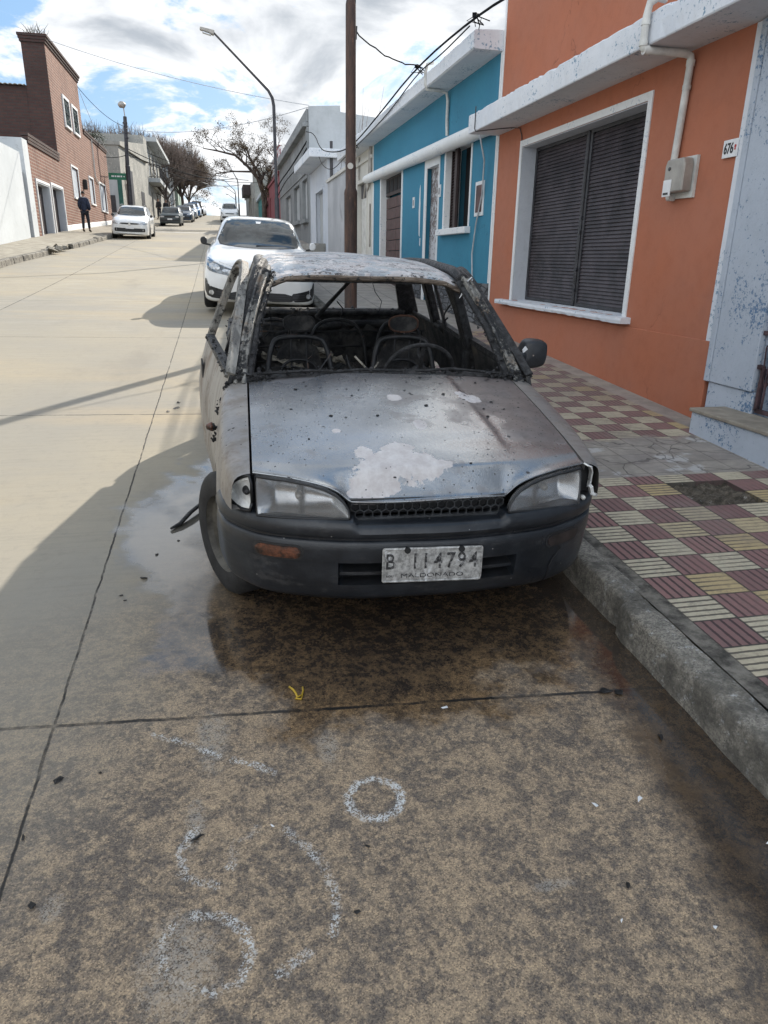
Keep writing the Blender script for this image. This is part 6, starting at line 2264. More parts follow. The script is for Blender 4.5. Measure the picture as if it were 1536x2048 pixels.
mb.build("rear_panel_beam", M_INT, CAR, smooth=True)
MB().tube([(0.22, 2.95, 1.285), (0.06, 2.86, 1.15), (-0.16, 2.75, 0.945)], [0.010, 0.012, 0.016], 7).build("fallen_strut", M_CHAR, CAR, smooth=True)
MB().tube([(0.0, 2.7, 0.90), (-0.08, 2.72, 0.89), (-0.16, 2.74, 0.945)], 0.006, 5).build("loose_wire", M_TUBE, CAR)


def seat(cx, y0, frame_col):
    st_ = empty("front_seat", (cx, y0, 0))
    st_.parent = CAR
    mb = MB()
    mb.tube(chaikin([(-0.215, -0.10, 0.45), (-0.20, -0.03, 0.66), (-0.165, 0.03, 0.88), (-0.12, 0.05, 0.935), (0.12, 0.05, 0.935), (0.165, 0.03, 0.88), (0.20, -0.03, 0.66), (0.215, -0.10, 0.45)], 2), 0.015, 8)
    mb.tube(chaikin([(-0.13, -0.01, 0.50), (-0.12, 0.03, 0.72), (-0.07, 0.05, 0.80), (0.07, 0.05, 0.80), (0.12, 0.03, 0.72), (0.13, -0.01, 0.50)], 2), 0.009, 6)
    for z in (0.52, 0.58, 0.64, 0.70, 0.76):
        mb.tube([(-0.19, -0.10 + (z - .45) * .3, z), (-0.06, -0.085 + (z - .45) * .3, z + 0.01), (0.06, -0.085 + (z - .45) * .3, z - 0.01), (0.19, -0.10 + (z - .45) * .3, z)], 0.0035, 4)
    mb.build("back_frame", M_TUBE, st_, smooth=True)
    rows = []
    for i in range(17):
        u_ = -1 + i / 8
        rows.append([(u_ * (0.195 - 0.06 * (k / 14)) + rng.normal(0, .004), 0.055 + (k / 14 - .5) * .16 + rng.normal(0, .010), 0.44 + 0.47 * k / 14 - (0.10 * abs(u_) ** 3 if k > 9 else 0) + rng.normal(0, .008)) for k in range(15)])
    MB().grid(rows).build("dark_seat_fill", M_INT, st_, smooth=True)  # burnt-foam sheet added to darken the cabin behind the seat frame
    hr_ = MB().tube([(-0.045, 0.05, 0.72), (-0.045, 0.055, 1.0)], 0.0055, 6).tube([(0.045, 0.05, 0.72), (0.045, 0.055, 1.0)], 0.0055, 6).build("headrest_posts", M_TUBE, st_)
    hd = MB()
    ou_ = chaikin([(-0.085, 0.965), (0.085, 0.965), (0.09, 1.06), (-0.09, 1.06)], 2, True)
    hd.prism(ou_, 0.035, 0.075, 'y')
    hd.build("headrest", M_INT, hr_, bevel=0.008)
    lp_ = [(p[0], 0.033, p[1]) for p in ou_]
    lp_.append(lp_[0])
    MB().tube(lp_, 0.006, 6).build("headrest_rim", frame_col, hr_, smooth=True)
    mb = MB()
    rows = []
    for i in range(15):
        u_ = -0.22 + 0.44 * i / 14
        rows.append([(u_, -0.55 + 0.5 * k / 10, 0.44 + 0.03 * math.sin(9 * u_ + k) + rng.normal(0, 0.012)) for k in range(11)])
    mb.grid(rows)
    mb.build("cushion_remains", M_INT, st_, solid=0.05)
    return st_


M_RIMR = plain("scorched_brown_foam", (0.085, 0.042, 0.028), 0.8, 0.0, 0.4, 16.0)
seat(-0.335, 1.93, M_CHAR)['label'] = "bare front seat frame on the street side"
seat(0.285, 1.93, M_RIMR)['label'] = "bare front seat frame behind the steering wheel, brown headrest rim"
mb = MB()
for cx, wv in ((-0.02, 0.20), (0.42, 0.17), (-0.45, 0.17)):
    mb.tube(chaikin([(cx - wv, 2.62, 0.45), (cx - wv, 2.70, 0.78), (cx - wv * 0.6, 2.74, 0.93), (cx + wv * 0.6, 2.74, 0.93), (cx + wv, 2.70, 0.78), (cx + wv, 2.62, 0.45)], 2), 0.012, 6)
for z in (0.55, 0.65, 0.75, 0.85):
    mb.tube([(-0.6, 2.68 + (z - .55) * .15, z), (0.6, 2.68 + (z - .55) * .15, z + 0.01)], 0.006, 5)
mb.build("rear_bench_frame", M_TUBE, CAR, smooth=True)
rows = []
for i in range(31):
    x = -0.62 + 1.24 * i / 30
    rows.append([(x + rng.normal(0, .006), 2.76 + 0.10 * k / 12 + rng.normal(0, .014), 0.42 + 0.42 * k / 12 + 0.03 * math.sin(9 * x) + rng.normal(0, .012)) for k in range(13)])
MB().grid(rows).build("dark_bench_fill", M_INT, CAR, smooth=True)  # dark slab added so the view past the bench stays black
for k in range(22):
    x, y = rng.uniform(-.55, .5), rng.uniform(1.5, 3.0)
    z0_ = rng.uniform(.75, 1.25) if y > 2.4 else rng.uniform(.7, .95)
    P_ = [Vector((x, y, z0_))]
    for q in range(4):
        P_.append(P_[-1] + Vector((rng.normal(0, .035), rng.normal(0, .03), -rng.uniform(.02, .09))))
    MB().tube(P_, rng.uniform(.0025, .006), 4).build("hanging_wire", M_TUBE, CAR)
# ash, cloth and wire heaps inside
mb = MB()
rows = []
for i in range(41):
    x = -0.62 + 1.24 * i / 40
    rows.append([(x, 2.05 + 1.15 * k / 30, 0.42 + 0.20 * max(0, math.sin(2.6 * x + 0.5)) * max(0, math.sin(k * 0.13)) + 0.12 * max(0, math.sin(5 * x + 2)) + abs(rng.normal(0, 0.022))) for k in range(31)])
mb.grid(rows)
mb.build("ash_heap", M_INT, CAR)
mb = MB()
for k in range(26):
    x, y = rng.uniform(-0.6, 0.5), rng.uniform(1.5, 2.6)
    z = rng.uniform(0.5, 0.78)
    p = Vector((x, y, z))
    P_ = [p, p + Vector((rng.normal(0, .10), rng.normal(0, .06), rng.normal(0, .06))), p + Vector((rng.normal(0, .2), rng.normal(0, .1), rng.normal(0, .1)))]
    P_ = [Vector((max(-.64, min(.6, q_.x)), q_.y, q_.z)) for q_ in P_]
    MB().tube(P_, 0.005, 4).build("loose_spring", M_TUBE, CAR)
M_ASH = plain("pale_ash", (0.26, 0.24, 0.20), 0.9, 0.0, 0.5, 20.0, 0.4)
mb = MB()
for cx, cy_, cz, r_ in ((-0.42, 2.05, 0.80, 0.13), (-0.22, 2.3, 0.83, 0.12), (-0.12, 2.35, 0.76, 0.10), (-0.40, 1.62, 0.60, 0.12), (-0.30, 1.7, 0.58, 0.10)):
    rows = []
    for i in range(9):
        a = i / 8
        rows.append([(cx + r_ * (a - 0.5) * 2 + rng.normal(0, .008), cy_ + r_ * (b / 8 - .5), cz - 0.25 * r_ * (a - 0.2) * 2 + rng.normal(0, .012)) for b in range(9)])
    MB().grid(rows).build("ash_flake", M_ASH, CAR)
# dashboard bar and steering wheel
mb = MB()
mb.tube([(-0.66, 1.25, 0.70), (0.66, 1.25, 0.70)], 0.02, 8)
mb.box(-0.60, 0.60, 1.18, 1.30, 0.55, 0.68)
crust(mb, (-0.6, 1.22, 0.72), (0.6, 1.22, 0.74), 90, 0.03, 0.05)
mb.build("dashboard_remains", M_CHAR, CAR)
sw_ = empty("steering_wheel", (0.255, 1.40, 0.835), rx=math.radians(-62))
sw_.parent = CAR
mb = MB()
mb.tube([(0.185 * math.cos(a), 0.185 * math.sin(a), 0) for a in [i * 2 * math.pi / 36 for i in range(37)]], 0.011, 8, cap=False)
mb.build("rim", M_CHAR, sw_, smooth=True)
mb = MB()
for a in (0.2, math.pi - 0.2, -math.pi / 2):
    mb.bar((0, 0, -0.02), (0.18 * math.cos(a), 0.18 * math.sin(a), 0), 0.02, 0.008)
mb.tube([(0, 0, 0.0), (0, 0, -0.30)], 0.022, 10)
mb.tube([(0, 0, 0.01), (0, 0, -0.03)], 0.05, 14)
mb.build("spokes", M_CHAR, sw_)
MB().tube([(0.0, 1.2, 0.93), (-0.05, 1.12, 0.895), (-0.12, 1.18, 0.965)], 0.005, 5).build("broken_stalk", M_ASH, CAR)

# door mirror on the kerb side
mr = empty("door_mirror", (0, 0, 0))
mr.parent = CAR
rows = []
n_ = 26
mprof = chaikin([(-0.080, -0.060), (-0.05, -0.078), (0.055, -0.068), (0.084, -0.045), (0.088, 0.045), (0.066, 0.072), (-0.02, 0.080), (-0.05, 0.055)], 2, True)
for (sc, dy, dx_) in ((0.05, -0.036, 0.0), (0.70, -0.034, 0.0), (0.88, -0.028, 0.0), (0.97, -0.010, 0.0), (1.0, 0.03, 0.0), (0.97, 0.05, 0.0), (0.82, 0.045, 0.0), (0.75, 0.012, 0.0)):
    rows.append([(0.808 + p[0] * sc + dx_, 1.24 + dy, 0.963 + p[1] * sc) for p in mprof] + [(0.808 + mprof[0][0] * sc, 1.24 + dy, 0.963 + mprof[0][1] * sc)])
MB().grid(rows).build("mirror_shell", M_MIRR, mr, smooth=True)
MB().bar((0.70, 1.20, 0.945), (0.76, 1.235, 0.955), 0.07, 0.05).build("mirror_arm", M_MIRR, mr, bevel=0.012)
MB().prism([(0.752, 0.975), (0.775, 0.995), (0.762, 1.01), (0.748, 0.99)], 1.205, 1.215, 'y').build("mirror_shard", M_WHITEE, mr)
# scrap of white cloth melted on the kerb-side pillar
MB().mesh([(0.535, 1.575, 1.290), (0.560, 1.57, 1.315), (0.575, 1.60, 1.300), (0.555, 1.58, 1.272), (0.50, 1.56, 1.21), (0.495, 1.56, 1.205)],
          [(0, 1, 2, 3), (0, 3, 5, 4)]).build("cloth_scrap", M_WHITEE, CAR, solid=0.006)
mb = MB()
mb.tube([(0.735 * 0.86, 2.2, 1.10), (0.60, 2.2, 1.05), (0.59, 2.22, 0.98), (0.62, 2.2, 1.02)], 0.006, 5)
mb.build("hanging_belt", M_TUBE, CAR)


def wheel(parent, loc, R, wdt, side, rim_mat, rot=0.0, spokes=0, name="wheel"):
    """tyre + rim; 'side' is the sign of x on the outside"""
    wh = empty(name, loc, rot)
    wh.parent = parent
    hw = wdt / 2
    prof = [(R * 0.62, -hw * 0.9), (R * 0.70, -hw * 1.0), (R * 0.88, -hw * 1.0), (R * 0.96, -hw * 0.86), (R, -hw * 0.66), (R, hw * 0.66), (R * 0.96, hw * 0.86), (R * 0.88, hw * 1.0), (R * 0.70, hw * 1.0), (R * 0.62, hw * 0.9)]
    MB().lathe(prof, (0, 0, 0), 'x', 40).build("tyre", M_RUBBER, wh, smooth=True, angle=35)
    mb = MB()
    s = side
    if spokes:
        mb.lathe([(R * 0.66, s * hw * 0.94), (R * 0.62, s * hw * 0.80), (R * 0.60, s * hw * 0.2), (0.001, s * hw * 0.15)], (0, 0, 0), 'x', 30)
        for k in range(spokes):
            a = 2 * math.pi * k / spokes
            mb.bar((s * hw * 0.75, 0, 0), (s * hw * 0.82, R * 0.63 * math.cos(a), R * 0.63 * math.sin(a)), R * 0.16, R * 0.08, (1, 0, 0))
    else:
        mb.lathe([(R * 0.665, s * hw * 0.95), (R * 0.63, s * hw * 0.90), (R * 0.60, s * hw * 0.55), (R * 0.52, s * hw * 0.40), (R * 0.36, s * hw * 0.62), (R * 0.20, s * hw * 0.60), (R * 0.16, s * hw * 0.75), (0.001, s * hw * 0.78)], (0, 0, 0), 'x', 32)
    mb.build("rim", rim_mat, wh, smooth=True, angle=35)
    return wh


wheel(CAR, (-0.715, 0.71, 0.274), 0.279, 0.160, -1, M_RIMB, math.radians(24))
wheel(CAR, (0.690, 0.715, 0.272), 0.276, 0.155, 1, M_RIMB, math.radians(24))
wheel(CAR, (-0.690, 2.985, 0.272), 0.276, 0.155, -1, M_RIMB)
wheel(CAR, (0.690, 2.985, 0.272), 0.276, 0.155, 1, M_RIMB)

# ------------------------------------------------------------------ parked cars
mt, t, put = new_mat("car_glass")
o = t.obj()
put(Base_Color=t.mix(t.step(t.noise(o, 2.5, 5, 0.6), 0.35, 0.65), (0.012, 0.016, 0.018), (0.045, 0.055, 0.058)), Roughness=0.03, Specular_IOR_Level=0.6, Normal=t.bump(t.noise(t.scl(o, (1.0, 1.0, 2.5)), 1.3, 2, 0.5, 0.8), 0.35, 0.08))
M_GLASS = mt
M_CHROME = plain("chrome", (0.62, 0.63, 0.64), 0.14, 1.0, 0.05)
M_WHITEC = plain("white_car_paint", (0.74, 0.75, 0.75), 0.32, 0.0, 0.04, 2.0, coat=1.0)
M_HLG = plain("headlamp_dark", (0.10, 0.12, 0.14), 0.08, 0.3, 0.5, 16.0, coat=1.0)
M_HLC = plain("headlamp_clear", (0.50, 0.52, 0.54), 0.12, 0.4, 0.35, 22.0, coat=1.0)
M_ALLOY = plain("alloy_rim", (0.36, 0.37, 0.38), 0.35, 0.7, 0.1)


def body_shell(name, stations, mt, parent, lvl=2):
    """closed car body: sections interpolated along the length and round the ring, passing through the given points"""
    ys = [q[0] for q in stations]
    n = len(stations[0][1])
    Lc = ys[-1]
    samp = sorted(set([round(ys[0] + (Lc - ys[0]) * i / 64, 4) for i in range(65)] + [ys[0] + 0.012, ys[0] + 0.03, Lc - 0.02]))
    tt = list(range(n))
    fine = [k / 5.0 for k in range((n - 1) * 5 + 1)]
    rows = []
    for y in samp:
        px = [smooth_ip(y, ys, [st[1][k][0] for st in stations]) for k in range(n)]
        pz = [smooth_ip(y, ys, [st[1][k][1] for st in stations]) for k in range(n)]
        hx, hz = [], []
        for f in fine:
            i = min(n - 2, int(f))
            u = f - i

            def cr(P):
                p0 = P[i - 1] if i > 0 else 2 * P[0] - P[1]
                p3 = P[i + 2] if i + 2 < n else (2 * P[-1] - P[-2])
                if i + 2 >= n and P is px:
                    p3 = -P[-2]
                if i + 2 >= n and P is pz:
                    p3 = P[-2]
                if i == 0 and P is px:
                    p0 = -P[1]
                if i == 0 and P is pz:
                    p0 = P[1]
                p1, p2 = P[i], P[i + 1]
                k_ = 0.36
                m0, m1 = k_ * (p2 - p0), k_ * (p3 - p1)
                return (2 * u**3 - 3 * u**2 + 1) * p1 + (u**3 - 2 * u**2 + u) * m0 + (-2 * u**3 + 3 * u**2) * p2 + (u**3 - u**2) * m1
            hx.append(cr(px))
            hz.append(cr(pz))
        ring = [(hx[k], y, hz[k]) for k in range(len(fine))] + [(-hx[k], y, hz[k]) for k in range(len(fine) - 2, 0, -1)]
        rows.append(ring)
    mb = MB()
    R = len(rows[0])
    for r in rows:
        mb.v += r
    for i in range(len(rows) - 1):
        for k in range(R):
            k2 = (k + 1) % R
            mb.f.append((i * R + k, i * R + k2, (i + 1) * R + k2, (i + 1) * R + k))
            mb.mi.append(0)
    mb.f.append(tuple(range(R)))
    mb.f.append(tuple((len(rows) - 1) * R + k for k in range(R)))
    mb.mi += [0, 0]
    o2 = mb.build(name, mt, parent, smooth=True, angle=32)
    bm = bmesh.new()
    bm.from_mesh(o2.data)
    bvh = BVHTree.FromBMesh(bm)
    bm.free()
    return o2, bvh


def patch(name, bvh, poly, axis, mt, parent, off=0.005, res=0.05, rounds=1, side=1):
    """a panel of outline 'poly' laid on the body surface, seen along an axis"""
    poly = chaikin(poly, rounds, True) if rounds else poly
    dense = []
    for i in range(len(poly)):
        a, b = np.array(poly[i], float), np.array(poly[(i + 1) % len(poly)], float)
        k = max(1, int(np.linalg.norm(b - a) / res))
        for q in range(k):
            dense.append(tuple(a + (b - a) * q / k))
    pts = [Vector(p) for p in dense]
    nb = len(pts)
    xs = [p[0] for p in dense]
    ys_ = [p[1] for p in dense]

    def inside(x, y):
        c = False
        for i in range(nb):
            x1, y1 = dense[i]
            x2, y2 = dense[(i + 1) % nb]
            if (y1 > y) != (y2 > y) and x < (x2 - x1) * (y - y1) / (y2 - y1) + x1:
                c = not c
        return c
    x = min(xs) + res
    while x < max(xs):
        y = min(ys_) + res
        while y < max(ys_):
            if inside(x, y) and min((x - p[0]) ** 2 + (y - p[1]) ** 2 for p in dense) > (res * 0.45) ** 2:
                pts.append(Vector((x, y)))
            y += res
        x += res
    vs, es, fs, *_ = delaunay_2d_cdt(pts, [], [list(range(nb))], 1, 1e-6)
    mb = MB()
    V = []
    last = None
    for p in vs:
        if axis == 'front':
            og, d = Vector((p[0], -3, p[1])), Vector((0, 1, 0))
        elif axis == 'side':
            og, d = Vector((side * 3, p[0], p[1])), Vector((-side, 0, 0))
        else:
            og, d = Vector((p[0], p[1], 4)), Vector((0, 0, -1))
        loc, nrm, i_, dist = bvh.ray_cast(og, d)
        if loc is None:
            loc, nrm, i_, dist = bvh.find_nearest(og + d * 3)
        if nrm.dot(d) > 0:
            nrm = -nrm
        V.append(tuple(loc + (nrm * 0.6 - d * 0.4).normalized() * off))
    mb.mesh(V, fs)
    return mb.build(name, mt, parent, smooth=True)


def mirror_x(poly):
    return [(-x, y) for x, y in poly][::-1]


SEDAN = dict(
    y=[0.0, 0.10, 0.42, 0.80, 1.18, 1.55, 2.02, 2.6, 3.2, 3.75, 4.2, 4.52, 4.6],
    p1=[(.50, .24), (.70, .19), (.78, .17), (.80, .17), (.80, .17), (.80, .17), (.80, .17), (.80, .17), (.80, .17), (.80, .18), (.76, .2), (.66, .26), (.5, .3)],
    p2=[(.60, .32), (.79, .28), (.87, .28), (.885, .30), (.885, .30), (.88, .30), (.88, .30), (.88, .30), (.88, .30), (.88, .30), (.86, .32), (.76, .36), (.6, .4)],
    p3=[(.62, .48), (.80, .50), (.875, .55), (.895, .60), (.895, .62), (.89, .62), (.89, .62), (.89, .62), (.89, .62), (.89, .64), (.86, .66), (.78, .68), (.6, .66)],
    p4=[(.56, .62), (.74, .70), (.83, .78), (.855, .85), (.86, .89), (.86, .91), (.86, .92), (.86, .93), (.86, .94), (.85, .95), (.82, .95), (.74, .92), (.58, .86)],
    p5=[(.42, .67), (.60, .765), (.72, .84), (.77, .91), (.775, .965), (.755, 1.01), (.745, 1.04), (.74, 1.05), (.74, 1.05), (.73, 1.05), (.70, 1.01), (.62, .98), (.45, .9)],
    p6=[(.24, .69), (.36, .795), (.45, .88), (.49, .955), (.52, 1.02), (.60, 1.22), (.575, 1.40), (.565, 1.43), (.555, 1.37), (.56, 1.18), (.5, 1.07), (.4, 1.02), (.25, .93)],
    p7=[.70, .805, .895, .97, 1.035, 1.25, 1.44, 1.475, 1.41, 1.20, 1.09, 1.03, .94])
HATCH = dict(
    y=[0.0, 0.09, 0.36, 0.66, 0.95, 1.32, 1.80, 2.4, 3.0, 3.5, 3.75, 3.85],
    p1=[(.46, .26), (.66, .2), (.74, .18), (.76, .18), (.76, .18), (.76, .18), (.76, .18), (.76, .18), (.76, .18), (.74, .2), (.66, .26), (.5, .32)],
    p2=[(.56, .34), (.74, .28), (.81, .28), (.825, .30), (.825, .30), (.825, .30), (.825, .30), (.825, .30), (.825, .30), (.81, .32), (.74, .38), (.6, .42)],
    p3=[(.58, .50), (.75, .52), (.82, .57), (.835, .62), (.835, .64), (.83, .64), (.83, .64), (.83, .64), (.83, .64), (.82, .66), (.76, .68), (.6, .66)],
    p4=[(.52, .66), (.69, .72), (.78, .80), (.80, .87), (.805, .92), (.805, .94), (.80, .95), (.80, .96), (.80, .97), (.79, .98), (.72, .98), (.58, .9)],
    p5=[(.40, .72), (.57, .80), (.69, .88), (.72, .95), (.725, .99), (.715, 1.04), (.70, 1.08), (.695, 1.09), (.69, 1.09), (.68, 1.09), (.63, 1.06), (.5, 1.0)],
    p6=[(.24, .745), (.36, .825), (.44, .91), (.48, .985), (.50, 1.05), (.57, 1.25), (.545, 1.44), (.54, 1.47), (.535, 1.46), (.53, 1.36), (.48, 1.2), (.35, 1.08)],
    p7=[.755, .835, .925, 1.0, 1.065, 1.29, 1.485, 1.515, 1.50, 1.42, 1.26, 1.12])
BOXY = dict(
    y=[0.0, 0.05, 0.3, 0.65, 1.0, 1.28, 1.65, 2.3, 2.9, 3.35, 3.6, 3.66],
    p1=[(.60, .28), (.70, .22), (.72, .2), (.72, .2), (.72, .2), (.72, .2), (.72, .2), (.72, .2), (.72, .2), (.72, .22), (.68, .26), (.6, .3)],
    p2=[(.68, .32), (.76, .30), (.77, .30), (.775, .30), (.775, .30), (.775, .30), (.775, .30), (.775, .30), (.775, .30), (.77, .32), (.74, .36), (.68, .4)],
    p3=[(.69, .52), (.77, .54), (.78, .56), (.785, .58), (.785, .6), (.785, .6), (.785, .6), (.785, .6), (.785, .6), (.78, .62), (.75, .64), (.68, .64)],
    p4=[(.66, .72), (.745, .77), (.765, .81), (.77, .85), (.77, .88), (.77, .90), (.77, .91), (.77, .92), (.77, .92), (.76, .92), (.74, .90), (.66, .86)],
    p5=[(.60, .77), (.69, .82), (.715, .86), (.72, .90), (.72, .93), (.70, 1.0), (.69, 1.04), (.685, 1.05), (.685, 1.05), (.68, 1.04), (.65, 1.0), (.58, .92)],
    p6=[(.40, .785), (.46, .845), (.5, .885), (.52, .925), (.54, .96), (.59, 1.17), (.575, 1.34), (.57, 1.37), (.565, 1.36), (.55, 1.26), (.5, 1.12), (.4, .98)],
    p7=[.79, .855, .895, .935, .97, 1.19, 1.365, 1.395, 1.39, 1.30, 1.16, 1.0])


def stations_of(S, sx=1.0, sy=1.0, sz=1.0):
    out = []
    for i, y in enumerate(S['y']):
        half = [(0.0, S['p1'][i][1])] + [S[k][i] for k in ('p1', 'p2', 'p3', 'p4', 'p5', 'p6')] + [(0.0, S['p7'][i])]
        out.append((y * sy, [(x * sx, z * sz) for x, z in half]))
    return out


def car_thing(X, Yf, rz, label, group=None, roll=0.0, name="parked_car", lift=0.0):
    sl = (gz(Yf + 3.0) - gz(Yf + 0.6)) / 2.4
    return empty(name, (X, Yf, gz(Yf) + lift), rz, label, "car", group, rx=math.atan(sl), ry=roll)


GRP = "cars parked up the street"
# --- white saloon behind the burnt car ----------------------------------------------------------
wc = car_thing(0.585, 12.25, math.radians(-1.7), "white saloon with slanted headlights parked behind the burnt car", GRP, roll=math.radians(2.2), lift=0.03)
st_ = stations_of(SEDAN, 1.04, 1.02, 1.0)
ob_, bv = body_shell("body", st_, M_WHITEC, wc)
ws = [(-.715, 1.035), (-.60, 1.275), (-.535, 1.405), (-.30, 1.425), (.30, 1.425), (.535, 1.405), (.60, 1.275), (.715, 1.035), (.45, 1.005), (0, .995), (-.45, 1.005)]
M_GLASSW = M_GLASS
patch("windscreen_edge", bv, [(x * 1.035, z + (0.012 if z > 1.2 else -0.008)) for x, z in ws], 'front', M_BLACKP, wc, 0.003, 0.05)
patch("windscreen", bv, ws, 'front', M_GLASSW, wc, 0.007, 0.05)
for sd_ in (-1, 1):
    patch("side_window", bv, [(1.55, 1.02), (2.15, 1.36), (2.62, 1.385), (2.62, 1.0)], 'side', M_GLASS, wc, 0.004, 0.08, 1, sd_)
    patch("side_window", bv, [(2.70, 1.0), (2.70, 1.385), (3.15, 1.34), (3.55, 1.16), (3.60, 1.03)], 'side', M_GLASS, wc, 0.004, 0.08, 1, sd_)
hlp = [(-.845, .835), (-.855, .70), (-.80, .655), (-.62, .625), (-.46, .600), (-.37, .655), (-.36, .685), (-.52, .720), (-.72, .785)]
chp = [(-.52, .665), (-.36, .700), (0, .668), (.36, .700), (.52, .665), (.36, .680), (0, .648), (-.36, .680)]
patch("upper_grille", bv, [(-.50, .655), (-.36, .690), (0, .655), (.36, .690), (.50, .655), (.42, .615), (.10, .60), (-.10, .60), (-.42, .615)], 'front', M_BLACKP, wc, 0.005, 0.04)
for sg in (0, 1):
    pl_ = hlp if sg == 0 else mirror_x(hlp)
    h_ = patch("headlight", bv, pl_, 'front', M_HLG, wc, 0.009, 0.03)
    q_ = [(-.80, .775), (-.81, .70), (-.70, .675), (-.63, .70), (-.66, .755)]
    patch("lamp_bowl", bv, q_ if sg == 0 else mirror_x(q_), 'front', M_HLC, h_, 0.013, 0.03)
    q_ = [(-.60, .70), (-.61, .66), (-.46, .635), (-.41, .66), (-.48, .69)]
    patch("lamp_bowl", bv, q_ if sg == 0 else mirror_x(q_), 'front', M_HLC, h_, 0.013, 0.03)
    q_ = [(-.84, .842), (-.845, .825), (-.70, .775), (-.50, .71), (-.36, .683), (-.36, .692), (-.52, .728), (-.72, .795)]
    patch("chrome_brow", bv, q_ if sg == 0 else mirror_x(q_), 'front', M_CHROME, h_, 0.014, 0.03)
    fp = [(-.885, .535), (-.855, .535), (-.83, .44), (-.60, .385), (-.50, .37), (-.50, .245), (-.74, .245), (-.88, .285)]
    fo = patch("fog_surround", bv, fp if sg == 0 else mirror_x(fp), 'front', M_BLACKP, wc, 0.007, 0.04)
    fl_ = [(-.775 + .04 * math.cos(a), .335 + .038 * math.sin(a)) for a in [i * math.pi / 5 for i in range(10)]]
    patch("fog_lamp", bv, fl_ if sg == 0 else mirror_x(fl_), 'front', M_HLC, fo, 0.016, 0.02, 0)
    for z_ in (.285, .325, .36):
        b_ = [(-.71, z_), (-.52, z_ - .008), (-.52, z_ - .022), (-.71, z_ - .012)]
        patch("slat", bv, b_ if sg == 0 else mirror_x(b_), 'front', M_SHUTF, fo, 0.014, 0.03, 0)
patch("lower_grille", bv, [(-.52, .365), (0, .37), (.52, .365), (.54, .25), (.44, .235), (-.44, .235), (-.54, .25)], 'front', M_BLACKP, wc, 0.006, 0.05)
for z_ in (.262, .298, .334):
    patch("grille_slat", bv, [(-.48, z_), (.48, z_), (.48, z_ - .012), (-.48, z_ - .012)], 'front', M_SHUTF, wc, 0.013, 0.06, 0)
pt_ = patch("number_plate", bv, [(-.20, .395), (.20, .395), (.20, .515), (-.20, .515)], 'front', M_WHITEE, wc, 0.016, 0.05, 0)
text_mesh("7", 0.10, "character", M_BLACK, pt_, (.160, -0.028, .452), (math.pi / 2, 0, 0), 0.001, 0.8)
patch("bonnet_gap", bv, [(-.66, .80), (-.655, .795), (-.40, .735), (0, .715), (.40, .735), (.655, .795), (.66, .80), (.40, .729), (0, .708), (-.40, .729)], 'front', M_BLACKP, wc, 0.002, 0.04, 0)
st1 = patch("sticker", bv, [(-.04, 1.365), (.03, 1.365), (.05, 1.40), (-.05, 1.40)], 'front', M_WHITEE, wc, 0.011, 0.03, 0)
for pp in ([(-.05, 1.10, 1.03), (.25, 1.16, 1.025), (.62, 1.22, 1.02)],):
    MB().tube(pp, 0.012, 5).build("wiper", M_BLACK, wc)
for sg in (-1, 1):
    m_ = empty("door_mirror", (0, 0, 0))
    m_.parent = wc
    mb = MB()
    ou_ = chaikin([(sg * .90, .985), (sg * 1.0, .995), (sg * 1.01, 1.10), (sg * .93, 1.125), (sg * .89, 1.08)], 2, True)
    mb.prism(ou_, 1.40, 1.50, 'y')
    mb.build("mirror_shell", M_BLACKP if sg < 0 else M_WHITEC, m_, bevel=0.015)
    MB().bar((sg * .84, 1.48, .985), (sg * .93, 1.46, 1.0), 0.06, 0.03).build("mirror_arm", M_BLACKP, m_)
for yy_, in ((0.93,), (3.62,)):
    for sg in (-1, 1):
        pts_ = [(yy_ + .36 * math.cos(a), .32 + .36 * math.sin(a)) for a in [i * math.pi / 12 for i in range(-2, 15)]]
        patch("wheel_well_shade", bv, pts_, 'side', M_BLACK, wc, 0.003, 0.07, 0, sg)  # black patch on the body in place of the shaded wheel well
        wheel(wc, (sg * .83, yy_, .315), .325, .205, sg, M_ALLOY, 0, 5)


